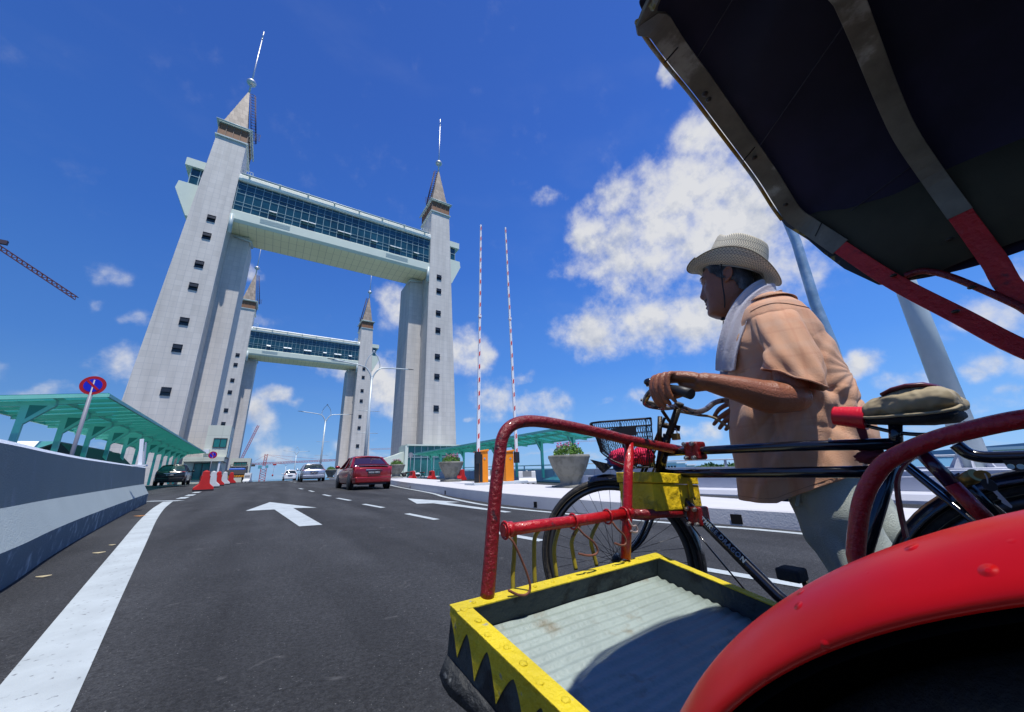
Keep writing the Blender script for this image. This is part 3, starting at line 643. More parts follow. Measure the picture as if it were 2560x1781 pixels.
# ------------------------------------------------------------------ street lamps
LAMPM=mat('lamp steel',(.50,.56,.58),.4,.2)
def lamp(loc,label,flip=1):
    t=thing('street_lamp',label,'street lamp',loc,0,'tall twin-arm street lamps along the median')
    MB().tube([(0,0,0),(0,0,6),(0,0,11.9)],[.20,.16,.11],12).build('pole',LAMPM,t,world=False)
    m=MB(); m.lathe([(.32,0),(.32,.05),(.22,.06),(.2,.5)],n=14); m.build('base_plate',LAMPM,t,world=False)
    for s in (-1,1):
        m=MB(); m.tube(crv([(0,0,11.4),(s*.12,0,12.0),(s*.55,0,12.75),(s*1.3,0,13.15),(s*4.3,0,13.35+.15*(s<0))],5),[.10]*6+[.09]*6+[.07]*9,8); m.build('arm',LAMPM,t,world=False)
        m=MB(); m.ball((s*4.55,0,13.38+.15*(s<0)),(.42,.14,.05),12,8); m.build('lamp_head',mat('lamp head',(.10,.10,.11),.4),t,world=False)
        m=MB(); m.tube(crv([(s*.75,0,13.0),(s*.8,0,13.5),(s*.55,0,14.3),(0,0,15.05)],6),.05,6); m.build('hoop',LAMPM,t,world=False)
    m=MB(); m.ball((0,0,15.08),.13,10,8); m.build('finial',LAMPM,t,world=False)
    for z in (5.4,7.9): 
        m=MB(); m.tube([(-1.15,0,z),(1.15,0,z)],.03,6); m.build('banner_arm',LAMPM,t,world=False)
lamp((8.95,44.2,.45-.5),'tallest white twin-arm street lamp, in front of the far right tower')
lamp((8.35,80.5,-.6),'second white twin-arm street lamp, standing alone against the sky')
lamp((9.6,185,-1.6),'small distant grey twin-arm street lamp just above the white car')
lamp((10.4,300,-3.0),'most distant tiny street lamp low on the horizon')
# ------------------------------------------------------------------ cranes
REDC=mat('crane red',(.42,.05,.05),.6)
def lattice(m,p,q,w,n,r=.12,up=(0,1,0)):
    p=Vector(p);q=Vector(q);d=(q-p).normalized(); u=Vector(up); s=d.cross(u)
    if s.length<.05: u=Vector((1,0,0)); s=d.cross(u)
    s.normalize(); u=s.cross(d).normalized()
    C=[(a*w/2,b*w/2) for a,b in ((-1,-1),(1,-1),(1,1),(-1,1))]
    def pt(k,c): return p+(q-p)*(k/n)+s*c[0]+u*c[1]
    for c in C: m.bar(pt(0,c),pt(n,c),r*1.5,r*1.5)
    for k in range(n):
        for j in range(4): 
            a,b=C[j],C[(j+1)%4]; m.bar(pt(k,a),pt(k+1,b),r,r) if k%2 else m.bar(pt(k,b),pt(k+1,a),r,r)
K=.75
def cw(px,py,Y=300): return tuple(atY(px,py,Y))
t=thing('tower_crane','red hammerhead tower crane with a long jib beyond the bridge','crane',(-2.4,300,-6))
mx=cw(653,1210)[0]
m=MB(); lattice(m,(mx,300,-6),(mx,300,7.6),3.2,9,.22); m.build('mast',REDC,t)
m=MB(); lattice(m,(mx,300,9),(cw(666,1136)[0],300,cw(666,1136)[2]),1.5,5,.2); m.build('apex',REDC,t)
m=MB(); lattice(m,cw(622,1161),cw(985,1144),1.0,60,.13); m.build('jib',REDC,t)
m=MB(); a=cw(666,1137)
for q in ((625,1160),(740,1155),(830,1151)): m.bar(a,cw(*q),.10,.10)
m.build('tie_bar',REDC,t)
m=MB(); m.box((mx-3.2,298.5,7.6),(mx-1.2,301,9.6)); m.box((mx+.8,298.5,7.9),(mx+2.4,301,9.5)); m.build('cab',mat('crane cab',(.12,.35,.42),.5),t)
m=MB(); a=cw(622,1162); m.box((a[0],299.3,a[2]-1.2),(a[0]+3.5,300.7,a[2]+.2)); m.build('counterweight',mat('crane dark',(.06,.05,.05),.7),t)
m=MB(); a=cw(687,1160); m.box((a[0]-1,299.3,a[2]-1),(a[0]+1,300.7,a[2]-.1)); m.tube([(a[0],300,a[2]-1),(a[0]-.3,300,a[2]-7)],.06,5); m.ball((a[0]-.3,300,a[2]-7.3),(.5,.5,.7)); m.build('hook_trolley',REDC,t)
t=thing('luffing_crane','red crane with a steeply raised jib rising left of the far tower','crane',(-17,300,-6))
m=MB(); lattice(m,cw(585,1185),cw(646,1064),1.1,26,.14); m.build('jib',REDC,t)
m=MB(); a=cw(585,1185); lattice(m,(a[0],300,-6),(a[0],300,a[2]),2.2,6,.2); m.build('mast',REDC,t)
t=thing('luffing_crane','dark red crane jib slanting down from the left edge of the picture','crane',(-190,300,-6))
m=MB(); a=cw(-90,560);b_=cw(190,746); lattice(m,a,b_,1.9,44,.24); m.build('jib',mat('crane dark red',(.10,.02,.025),.7),t)
m=MB(); lattice(m,(a[0],300,-6),(a[0],300,a[2]+6),3,40,.3); m.build('mast',mat('crane dark red',(.1,.02,.025),.7),t)
m=MB(); m.box((cw(8,608)[0]-1.5,299.2,cw(8,608)[2]-.8),(cw(8,608)[0]+1.5,300.8,cw(8,608)[2]+1.6)); m.build('trolley',CAGE,t)
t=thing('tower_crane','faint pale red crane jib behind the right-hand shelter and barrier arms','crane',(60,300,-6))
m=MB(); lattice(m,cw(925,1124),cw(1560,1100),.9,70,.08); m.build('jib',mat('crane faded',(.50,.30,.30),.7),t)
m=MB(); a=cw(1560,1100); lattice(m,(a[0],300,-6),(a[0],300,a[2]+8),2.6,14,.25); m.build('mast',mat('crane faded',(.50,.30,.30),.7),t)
# ------------------------------------------------------------------ far shore, right
FOL=mat('shore foliage',(.07,.15,.04),.9,var=.5,vscale=.5)
def foliage_clump(c,r,n,size,seed=1,flat=1):
    g=np.random.default_rng(seed); m=MB()
    for i in range(n):
        d=g.normal(size=3); d/=np.linalg.norm(d); rr=g.random()**.4
        p=np.array(c)+d*np.array(r)*rr
        a=g.normal(size=3); a/=np.linalg.norm(a); b=np.cross(a,g.normal(size=3)); b/=np.linalg.norm(b); s=size*(.6+.8*g.random())
        q=[p+a*s,p+b*s*.5,p-a*s,p-b*s*.5]; m.add(q,[(0,1,2,3)],False)
    return m
sh=thing('shore_trees','band of green trees on the far shore behind the man and parapet','trees',(200,130,-6))
p=atX(1800,1165,240)
m=MB()
for k in range(16):
    x=240; y=p[1]*(.90+.028*k) ; 
    c=foliage_clump((x+rng.normal()*4,60+k*7.5 if False else atX(1752+k*14,1165,x)[1],-3.2+1.2*rng.random()),(6,6,2.0+k%3),420,1.0,seed=k); m.add(c.v,c.f)
m.build('crown',FOL,sh,recalc=False)
m=MB()
for k in range(8): y=atX(1755+k*28,1165,240)[1]; m.tube([(240,y,-6),(240.5,y+.3,1)],[.6,.3],6)
m.build('trunk',mat('bark',(.1,.08,.06),.9),sh)
m=MB(); R=[]
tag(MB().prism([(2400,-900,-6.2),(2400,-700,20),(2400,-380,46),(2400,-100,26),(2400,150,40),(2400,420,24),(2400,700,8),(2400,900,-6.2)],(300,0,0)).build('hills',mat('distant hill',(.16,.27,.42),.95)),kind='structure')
def fb(label,px0,px1,pyt,X,mt,wn=4):
    a=atX(px0,pyt,X);b=atX(px1,pyt,X); t=thing('shore_building',label,'building',(X,(a[1]+b[1])/2,-6))
    y0,y1=min(a[1],b[1]),max(a[1],b[1]); MB().box((X,y0,-6),(X+8,y1,a[2])).build('wall',mt,t)
    MB().box((X-.6,y0-.8,a[2]+.01),(X+8.6,y1+.8,a[2]+.7)).build('roof',WHITEP,t)
    m=MB()
    for k in range(wn): yy=y0+(y1-y0)*(k+.5)/wn; m.box((X-.1,yy-(y1-y0)*.3/wn,a[2]-2.6),(X-.01,yy+(y1-y0)*.3/wn,a[2]-1.2))
    m.build('window',DARKW,t)
fb('white building on the far shore just right of the handlebar stem',1660,1690,1160,180,WHITEP)
fb('cream flat-roofed building over the water at the right edge',2482,2640,1126,150,mat('cream far',(.6,.55,.42),.7),7)
fb('tiny white and red roofed building left of the shore trees',1695,1716,1165,200,mat('far white',(.6,.6,.6),.7))
# ------------------------------------------------------------------ vehicles
BLACKP=mat('black plastic',(.015,.015,.017),.5)
RUB=mat('tyre rubber',(.015,.015,.016),.8,bump=.5,bscale=120)
RIMM=mat('alloy rim',(.72,.73,.75),.25,.6)
CHROME=mat('chrome',(.7,.7,.72),.12,1)
TAIL=mat('tail lamp red',(.45,.01,.015),.15,coat=1)
TAILC=mat('tail lamp clear',(.6,.5,.5),.15,coat=1)
CARGL=mat('car glass',(.02,.03,.035),.05,spec=.9)
def car(name,label,loc,rz,paint,L=4.3,W=1.7,H=1.44,style='sedan',glass=None,lamp='wide',plate=None,rim=None,spoiler=False,group='cars driving up onto the bridge'):
    glass=glass or CARGL
    t=thing(name,label,'car',loc,rz,group); B=lambda m,n,mt,p=t,**k: m.build(n,mt,p,world=False,**k)
    h=H/1.44; yr=-L/2
    # stations: y, half width at belt, half width sill, z belt, z bottom, crown (centre) z
    if style=='sedan':
        st=[(0,.62,.58,.78,.48,.80),(.05,.76,.72,.90,.34,.93),(.14,.82,.79,.97,.26,1.0),(.5,.845,.83,.98,.21,1.03),(1.1,.85,.845,.96,.20,1.0),(2.2,.85,.85,.93,.19,.97),(3.1,.85,.845,.90,.19,.95),(3.6,.83,.83,.82,.20,.88),(4.0,.78,.79,.72,.22,.78),(4.22,.66,.70,.62,.30,.66),(4.3,.5,.6,.5,.36,.54)]
        gh=[(.55,.70,1.0),(1.25,.60,1.395),(1.7,.58,1.44),(2.3,.58,1.42),(3.15,.70,.96)]
    else:
        st=[(0,.60,.56,.70,.40,.72),(.05,.76,.74,.92,.30,.95),(.12,.82,.80,.98,.24,1.0),(.6,.84,.83,.98,.2,1.0),(1.6,.84,.84,.95,.19,.98),(2.6,.84,.84,.92,.19,.95),(3.1,.83,.83,.86,.2,.92),(3.6,.76,.78,.72,.22,.8),(3.85,.55,.65,.5,.34,.56)]
        gh=[(.12,.70,.99),(.45,.60,1.40),(1.0,.59,1.47),(1.9,.585,1.44),(2.8,.70,.95)]
    k=L/(st[-1][0])*1.0; kw=W/1.7
    rings=[]
    for (y,wb,ws,zb,z0,zc) in st:
        Y=yr+y*k; wb*=kw; ws*=kw; zb*=h; z0*=h; zc*=h; pts=[]
        half=[(0,z0),(ws*.75,z0),(ws*.97,z0+.05),(ws,z0+.16*1),(max(ws,wb)*1.01,(z0+zb)/2),(wb*.99,zb-.10*h),(wb*.95,zb-.02),(wb*.80,zb+.3*(zc-zb)),(wb*.4,zc-.1*(zc-zb)),(0,zc)]
        pts=[(x,Y,z) for x,z in half]+[(-x,Y,z) for x,z in half[-2:0:-1]]
        rings.append(pts)
    m=MB().rings(rings,smooth=True); body=B(m,'body',paint,sub=1)
    # greenhouse
    g=[]
    for (y,w,z) in gh: g.append((yr+y*k,w*kw,z*h))
    zb=.93*h
    def prof(y): return np.interp(y,[a[0] for a in g],[a[1] for a in g]),np.interp(y,[a[0] for a in g],[a[2] for a in g])
    R=[]
    ys=np.linspace(g[0][0],g[-1][0],15)
    for y in ys:
        w,z=prof(y); wb=.775*kw; z=max(z,zb+.02); fr=(z-zb)/(H-zb); wt=wb-(wb-.57*kw)*fr
        R.append([(-wb,y,zb),(-wt-.02,y,z-.05),(-wt*.86,y,z),(0,y,z+.02),(wt*.86,y,z),(wt+.02,y,z-.05),(wb,y,zb)])
    B(MB().rings(R,caps=True,close=True,smooth=True),'cabin_glass',glass)
    # roof panel + pillars
    m=MB(); R=[]
    r0=g[1][0]; r1=g[3][0]
    for y in np.linspace(r0-.05,r1+.05,7):
        w,z=prof(y); fr=(z-zb)/(H-zb); wb=.775*kw; wt=wb-(wb-.57*kw)*fr
        R.append([(-wt-.035,y,z-.075),(-wt-.01,y,z-.01),(-wt*.8,y,z+.02),(0,y,z+.045),(wt*.8,y,z+.02),(wt+.01,y,z-.01),(wt+.035,y,z-.075)])
    m.rings(R,caps=False,close=False,smooth=True); B(m,'roof',paint,solid=.02)
    for s in (-1,1):
        m=MB()
        def gp(y,f,o=.012):
            w,z=prof(y); wb=.775*kw; fr=(z-zb)/(H-zb); wt=wb-(wb-.57*kw)*fr; return (s*(wb+(wt-wb)*f+o),y,zb+(z-.03-zb)*f)
        m.bar(gp(g[0][0]+.05,0),gp(r0,1),.09,.07); m.bar(gp(g[4][0]-.03,0),gp(r1,1),.06,.05); m.bar(gp(yr+2.0*k,0),gp(yr+1.95*k,1),.05,.09,up=(0,1,0)); m.bar(gp(yr+.95*k,0),gp(r0+.1,1),.05,.10,up=(0,1,0))
        B(m,'pillar',paint)
        m=MB(); m.ball((s*.98*kw,yr+2.85*k,1.0*h),(.11,.06,.075),12,8); m.bar((s*.8*kw,yr+2.85*k,.95*h),(s*.95*kw,yr+2.85*k,.97*h),.05,.04); B(m,'mirror',paint if name!='red' else paint)
        m=MB(); 
        if lamp=='wide': m.hexa([(s*.42,yr+.035,.80*h),(s*.76*kw,yr+.10,.80*h),(s*.80*kw,yr+.32,.80*h),(s*.42,yr+.30,.80*h)],[(s*.46,yr+.06,.92*h),(s*.76*kw,yr+.10,.94*h),(s*.835*kw,yr+.34,.93*h),(s*.46,yr+.34,.92*h)])
        else: m.hexa([(s*.56,yr+.02,.72*h),(s*.76*kw,yr+.07,.72*h),(s*.82*kw,yr+.26,.76*h),(s*.56,yr+.26,.72*h)],[(s*.58,yr+.04,.93*h),(s*.78*kw,yr+.08,.95*h),(s*.85*kw,yr+.26,.94*h),(s*.58,yr+.26,.93*h)])
        B(m,'tail_lamp',TAIL,bevel=.015)
        for yy in (yr+.78*k,yr+3.33*k):
            x=s*(.74*kw)
            w=B(MB().torus((x,yy,.30),.235,.075,'X',28,10,ratio=1.25),'wheel',RUB)
            m=MB(); xo=x+s*.075; m.lathe([(.19,-.03),(.195,.02),(.16,.03)],(xo,yy,.30),24,'X')
            for j in range(6):
                a=j*math.pi/3; m.bar((xo+s*.02,yy,.30),(xo+s*.02,yy+.18*math.cos(a),.30+.18*math.sin(a)),.035,.03,up=(1,0,0))
            B(m,'rim',rim or RIMM,w)
    # rear window is part of the glass; bumper, plate, lights
    m=MB(); m.hexa([(-.72*kw,yr-.04,.27*h),(.72*kw,yr-.04,.27*h),(.80*kw,yr+.3,.25*h),(-.80*kw,yr+.3,.25*h)],[(-.74*kw,yr-.05,.52*h),(.74*kw,yr-.05,.52*h),(.84*kw,yr+.3,.52*h),(-.84*kw,yr+.3,.52*h)]); B(m,'bumper',paint,bevel=.05,seg=3)
    B(MB().box((-.55,yr+.0,.20),(.55,yr+.5,.27*h)),'valance',BLACKP)
    zp=.70*h
    pl=B(MB().box((-.26,yr-.052,zp-.065),(.26,yr-.03,zp+.065)),'number_plate',BLACKP)
    if plate:
        cu=bpy.data.curves.new('plate_text','FONT'); cu.body=plate; cu.size=.10; cu.extrude=.002; cu.align_x='CENTER'; cu.align_y='CENTER'
        tmp=bpy.data.objects.new('tmp',cu); COL.objects.link(tmp); bpy.context.view_layer.update(); me=bpy.data.meshes.new_from_object(tmp.evaluated_get(bpy.context.evaluated_depsgraph_get())); bpy.data.objects.remove(tmp); o=bpy.data.objects.new('plate_text',me); me.materials.clear(); me.materials.append(WHITEP); COL.objects.link(o); o.parent=pl; o.location=(0,yr-.056,zp); o.rotation_euler=(math.pi/2,0,0)
    B(MB().box((-.34,yr-.02,zp+.10),(.34,yr+.02,zp+.125)),'boot_trim',CHROME)
    if spoiler: B(MB().box((-.62*kw,yr+.02,1.02*h),(.62*kw,yr+.18,1.045*h)).box((-.6,yr+.08,.98*h),(-.56,yr+.14,1.02*h)).box((.56,yr+.08,.98*h),(.6,yr+.14,1.02*h)),'spoiler',paint)
    # wheel arches shadow
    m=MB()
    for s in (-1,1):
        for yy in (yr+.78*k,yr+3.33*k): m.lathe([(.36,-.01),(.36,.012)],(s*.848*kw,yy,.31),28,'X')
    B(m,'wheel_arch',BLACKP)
    return t
def place(px,py,Y): 
    p=atY(px,py,Y); return p[0]
RED=mat('red car paint',(.27,.006,.010),.25,.35,coat=.8,spec=.6)
BLK=mat('black car paint',(.012,.013,.016),.2,.0,coat=.4)
SIL=mat('silver car paint',(.42,.45,.52),.28,.6,coat=1)
WHC=mat('white car paint',(.70,.72,.74),.3,coat=1)
def rowcar(px_l,px_r,Y,W): 
    return (atY(px_l,1215,Y)[0]+atY(px_r,1215,Y)[0])/2
x=3.82; y0=17.0
car('parked_car' if False else 'car','metallic red saloon car nearest the camera with a boot spoiler',(3.83,19.3,zg(3.8,19.2)-.02),math.radians(1.5),RED,4.3,1.7,1.42,plate='WXX 9971',lamp='tall',spoiler=True,glass=mat('purple tinted glass',(.03,.012,.03),.06,spec=.9))
car('car','silver saloon car with red corner lamps, ahead of the red car',(3.30,37.9,zg(3,38)-.0),math.radians(0),SIL,4.5,1.8,1.45,plate='TBG 2511',lamp='wide')
car('car','small white hatchback car beyond the silver car',(2.95,66.5,.43),0,WHC,3.8,1.65,1.5,'hatch',plate='TCA 884',lamp='tall')
car('car','black saloon car parked beside the left teal shelter',(-5.85,38.3,.56),math.radians(2),BLK,4.3,1.7,1.45,plate='BJN 2088',lamp='wide',group='cars driving up onto the bridge',glass=mat('green black glass',(.02,.05,.045),.05,spec=.9))
bpy.data.objects['car.003']['group']='cars parked left of the lanes'; 
# flat-bed lorry
t=thing('flatbed_lorry','dark flatbed lorry with chevron tail board and blue load, parked before the low annex','lorry',(-3.35,60,.52),0)
BB=lambda m,n,mt,p=None,**k: m.build(n,mt,p or t,world=False,**k)
LG=mat('lorry grey',(.10,.09,.085),.6)
BB(MB().box((-1.05,0,.95),(1.05,5.2,1.10)),'bed',LG); BB(MB().box((-1.06,-.06,.95),(1.06,-.01,1.5)),'tail_board',LG)
for s in (-1,1): BB(MB().box((s*1.06-.03,0,1.11),(s*1.06+.03,5.2,1.5)),'side_board',LG)
m=MB()
for k in range(-3,4): m.hexa([(k*.26-.1,-.09,.62),(k*.26+.02,-.09,.62),(k*.26+.02,-.065,.62),(k*.26-.1,-.065,.62)],[(k*.26+.05,-.09,.82),(k*.26+.17,-.09,.82),(k*.26+.17,-.065,.82),(k*.26+.05,-.065,.82)])
cb=BB(MB().box((-1.05,-.064,.60),(1.05,-.03,.84)),'chevron_board',mat('chevron yellow',(.7,.45,.02),.5)); m.build('chevron',mat('chevron red',(.5,.05,.02),.5),cb,world=False)
BB(MB().box((-1.0,5.3,.6),(1.0,7.0,2.15)),'cab',LG,bevel=.12); BB(MB().box((-.85,5.26,1.45),(.85,5.29,2.0)),'cab_window',CARGL)
m=MB()
for x in (-.98,-.35,.35,.98): m.bar((x,5.1,1.1),(x,5.1,2.3),.06,.06)
m.bar((-1,5.1,2.3),(1,5.1,2.3),.06,.06); m.bar((-1,5.1,1.8),(1,5.1,1.8),.05,.05); BB(m,'head_rack',LG)
BB(MB().box((-.8,1,1.12),(.9,3.5,1.75)),'tarpaulin_load',mat('blue tarpaulin',(.02,.10,.42),.5,bump=1,bscale=3),bevel=.15,seg=3)
for s in (-1,1):
    for yy in (1.0,5.9): 
        BB(MB().torus((s*.85,yy,.42),.32,.13,'X',24,8),'wheel',RUB)
BB(MB().box((-.9,.2,.6),(.9,5,.94)),'chassis',BLACKP)
# ------------------------------------------------------------------ water filled barriers
def wbar(loc,rz,mt,label,group,name='plastic_barrier',w=.5,L=1.0,h=.95,rot=None):
    t=thing(name,label,'barrier',loc,rz,group)
    m=MB(); prof=[(-w/2,0),(w/2,0),(w/2,.16),(w*.26,.34),(w*.15,h),(-w*.15,h),(-w*.26,.34),(-w/2,.16)]
    m.rings([[(x,-L/2,z) for x,z in prof],[(x*1.0,-L/2+.12,z) for x,z in prof],[(x,L/2-.12,z) for x,z in prof],[(x,L/2,z) for x,z in prof]],smooth=False)
    m.build('shell',mt,t,world=False,bevel=.03,seg=2)
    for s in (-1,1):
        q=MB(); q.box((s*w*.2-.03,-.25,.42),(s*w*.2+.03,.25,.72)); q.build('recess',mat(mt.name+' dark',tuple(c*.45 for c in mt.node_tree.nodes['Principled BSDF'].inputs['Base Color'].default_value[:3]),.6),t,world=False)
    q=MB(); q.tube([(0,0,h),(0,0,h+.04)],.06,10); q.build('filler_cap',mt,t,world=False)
    q=MB()
    for yy in (-.3,0,.3): q.box((-w/2-.004,yy-.07,.0),(w/2+.004,yy+.07,.07))
    q.build('drain_slots',BLACKP,t,world=False)
    return t
REDP=mat('red plastic',(.55,.02,.015),.45,var=.08); WHP=mat('white plastic',(.62,.63,.63),.5,var=.08,col2=(.45,.42,.38),c2scale=4,c2lo=.6,c2hi=.8)
G='water-filled barriers beside the left lane'
def onX(px,Y): p=atY(px,1215,Y); return p[0]
for i,(px,Y,c,lb) in enumerate([(509,25.0,0,'red plastic water-filled barrier, the nearest and largest on the left'),(528,30.5,1,'white plastic barrier half hidden behind the nearest red one'),(542,34.5,0,'red plastic barrier second in the row, between two white ones'),(557,38.5,1,'white plastic barrier in the middle of the row before the lorry'),(574,43.5,0,'red plastic barrier directly in front of the lorry'),(616,50.0,1,'white plastic barrier farthest along, at the right of the lorry')]):
    x=onX(px,Y); wbar((x,Y,zg(x,Y)),math.radians([10,8,6,8,5,70][i]),WHP if c else REDP,lb,G,w=.80,L=.62)
x,Y=-4.6,44; wbar((x,Y,.52),.2,WHP,'white plastic barrier lying behind the black car','water-filled barriers beside the left lane')
G2='small barriers on the far carriageway'
for i,(px,py,Y,c,lb) in enumerate([(1031,1198,38,0,'small red barrier beside the motorcycles near the glass entrance'),(1079,1198,36,0,'small red barrier between the motorcycles and the second pot'),(1149,1200,27,0,'small red barrier just right of the second flower pot'),(1236,1202,22.5,1,'white plastic barrier partly hidden by the left orange gate box'),(1318,1209,18.4,1,'dirty white plastic barrier beside the right orange gate box')]):
    p=atY(px,py,Y); wbar((p[0],Y,p[2]-.05),math.radians([0,0,10,50,65][i]),WHP if c else REDP,lb,G2,w=.6,L=1.0,h=.8 if not c else .72)
# ------------------------------------------------------------------ planters
POT=mat('weathered concrete pot',(.22,.215,.185),.85,var=.15,vscale=3,bump=1,bscale=30,col2=(.12,.12,.10),c2scale=3,c2lo=.45,c2hi=.65)
LEAF=mat('pot leaves',(.10,.22,.025),.6,var=.5,vscale=9); FLW=mat('pink flowers',(.55,.12,.30),.6)
def planter(px,py,Y,label,sc=1.0,zoff=0,seed=1,flow=1):
    p=atY(px,py,Y); t=thing('flower_pot',label,'flower pot',(p[0],Y,p[2]+zoff),0,'large concrete flower pots on the white traffic island')
    t.scale=(.79,.79,1.0)
    m=MB(); m.lathe([(.0,.84),(.60,.83),(.63,.82),(.66,.855),(.715,.865),(.725,.80),(.70,.775),(.655,.66),(.565,.49),(.475,.385),(.47,.355),(.44,.345),(.425,.31),(.365,.23),(.35,.17),(.37,.13),(.45,.09),(.46,.0),(0,0)][::-1],n=40); m.build('bowl',POT,t,world=False)
    m=MB(); m.box((-.47,-.47,0),(.47,.47,.085)); m.build('base_slab',POT,t,world=False,bevel=.01)
    m=MB(); m.lathe([(0,.84),(.64,.82),(.64,.80),(0,.80)][::-1],n=24); m.build('soil',mat('soil',(.05,.035,.02),.9),t,world=False)
    g=np.random.default_rng(seed); m=MB()
    for i in range(1500):
        a=g.random()*6.283; r=.52*g.random()**.5; c=np.array([r*math.cos(a),r*math.sin(a),.84+ (.30*(1-(r/.62)**2)+.05*math.sin(a*5+seed))*g.random()**.5*1.15])
        d=g.normal(size=3); d[2]=abs(d[2])*.6; d/=np.linalg.norm(d); b=np.cross(d,g.normal(size=3)); b/=np.linalg.norm(b); s=.032*(.6+.8*g.random())
        m.add([c-d*s,c+b*s*.55,c+d*s,c-b*s*.55],[(0,1,2,3)],False)
    pl=m.build('plant',LEAF,t,world=False,recalc=False)
    m=MB()
    for i in range(26*flow):
        a=g.random()*6.283; r=.45*g.random()**.5; c=(r*math.cos(a),r*math.sin(a),1.08+.16*g.random()); m.ball(c,(.03,.03,.02),6,4); m.tube([(c[0]*.9,c[1]*.9,.95),c],.004,4)
    m.build('blossom',FLW,pl,world=False)
    return t
planter(1428,1222,8.0,'largest grey concrete bowl pot of leafy flowers, partly behind the wire basket',seed=3)
planter(1127,1204,16.5,'grey concrete pot of pink flowers just left of the orange gate box',seed=4)
planter(990,1195,26.5,'small grey concrete pot of plants behind the red car boot',seed=5)
planter(825,1196,45,'most distant concrete pot, between the silver and red cars',seed=6,flow=0)
# ------------------------------------------------------------------ boom gates
ORG=mat('orange gate paint',(.85,.26,.005),.4,var=.04); BOOM=mat('boom white',(.78,.78,.80),.45); BRED=mat('boom red',(.60,.02,.02),.5)
PLN=mat('pale plinth',(.50,.55,.58),.8,bump=.4,bscale=40)
def boomgate(x,y,z,label,s,top,xb):
    t=thing('boom_gate',label,'barrier gate',(x,y,z),0,'raised boom gates on the traffic island')
    m=MB(); m.hexa([(-.17,-.19,0),(.17,-.19,0),(.17,.19,0),(-.17,.19,0)],[(-.17,-.19,.98),(.17,-.19,1.02),(.17,.19,1.02),(-.17,.19,.98)]); c=m.build('cabinet',ORG,t,world=False,bevel=.012)
    m=MB(); m.hexa([(-.20,-.22,.99),(.19,-.22,1.02),(.19,.22,1.02),(-.20,.22,.99)],[(-.20,-.22,1.03),(.19,-.22,1.09),(.19,.22,1.09),(-.20,.22,1.03)]); m.build('lid',ORG,t,world=False,bevel=.01)
    m=MB(); m.box((-.174 if s<0 else .171,-.18,.02),(-.171 if s<0 else .174,.18,.92)); m.build('side_panel',BLACKP,t,world=False)
    m=MB(); m.box((-.168,-.194,.02),(-.05,-.1905,.92)); m.build('front_strip',BLACKP,t,world=False) if s<0 else None
    m=MB(); m.tube([(.03,-.19,.78),(.03,-.205,.78)],.035,16); m.build('lock',STEEL,c,world=False)
    # boom
    H0=.72; n=19; L=top
    bx=xb-x
    m=MB(); m.hexa([(bx-.055,-.30,H0),(bx+.055,-.30,H0),(bx+.055,-.24,H0),(bx-.055,-.24,H0)],[(bx-.03+.18*(-s),-.29,H0+L),(bx+.03+.18*(-s),-.29,H0+L),(bx+.03+.18*(-s),-.25,H0+L),(bx-.03+.18*(-s),-.25,H0+L)])
    bo=m.build('boom_arm',BOOM,t,world=False)
    for k in range(n):
        zc=(k+.6)/n; xx=bx+.18*(-s)*zc; w=.03-.012*zc; zz=H0+L*zc; m=MB(); m.hexa([(xx-w,-.3035,zz-.10),(xx+w,-.3035,zz-.04),(xx+w,-.3012,zz-.04),(xx-w,-.3012,zz-.10)],[(xx-w,-.3035,zz+.06),(xx+w,-.3035,zz+.12),(xx+w,-.3012,zz+.12),(xx-w,-.3012,zz+.06)]); m.build('red_patch',BRED,bo,world=False)
    zj=.56; m=MB(); xx=bx+.18*(-s)*zj; m.box((xx-.06,-.31,H0+L*zj-.04),(xx+.06,-.23,H0+L*zj+.05)); m.build('joint_bracket',BOOM,bo,world=False)
    m=MB(); m.box((bx-.09,-.31,H0-.1),(bx+.09,-.20,H0+.28)); m.build('boom_holder',BLACKP,t,world=False)
    return t
z=atY(1203,1207,11.7)[2]
boomgate(6.19,11.7,z,'left orange boom gate cabinet with its red and white arm raised',-1,9.4,5.93)
boomgate(7.36,11.9,z-.0,'right orange boom gate cabinet, half behind the red trishaw post, arm raised',1,9.9,7.62)
for i,(x0,x1,y0,y1) in enumerate(((5.75,6.95,11.35,12.1),(7.0,8.0,11.5,12.3))):
    o=MB().box((x0,y0,z-.09),(x1,y1,z)).build('gate_plinth',PLN,None,bevel=.01); tag(o,'low pale concrete plinth under the '+('left' if i==0 else 'right')+' orange boom gate','plinth','plinths under the boom gates')
# ------------------------------------------------------------------ right-hand barriers, parapet
LILAC=mat('lilac white barrier',(.50,.52,.58),.8,var=.04,bump=.4,bscale=50)
TB=mat('teal-lit white barrier',(.42,.58,.62),.7,var=.04)  # teal light from the shelter is put into this colour
def jerseyline(name,label,p,q,h,mt,w=.25,foot=.28,fh=.22,side=1,name2=None,z=None):
    P=np.array(p);Q=np.array(q); n=max(2,int(np.linalg.norm(Q-P)/2)); path=[P+(Q-P)*k/n for k in range(n+1)]
    o=jersey(name,label,path,[(0,-.3),(0,fh*.4),(foot*.75,fh),(foot,h),(foot+.18,h),(foot+.2,-.3)],[mt,mt],side=side,midx=[0,0,0,0,0]); return o
p=atY(1398,1206,18.8);
o=jerseyline('concrete_barrier','pale concrete barrier tinted teal by the shelter, right of the orange gates',(15.5,18.6),(17.6,30),.72,TB,side=-1,fh=.30)
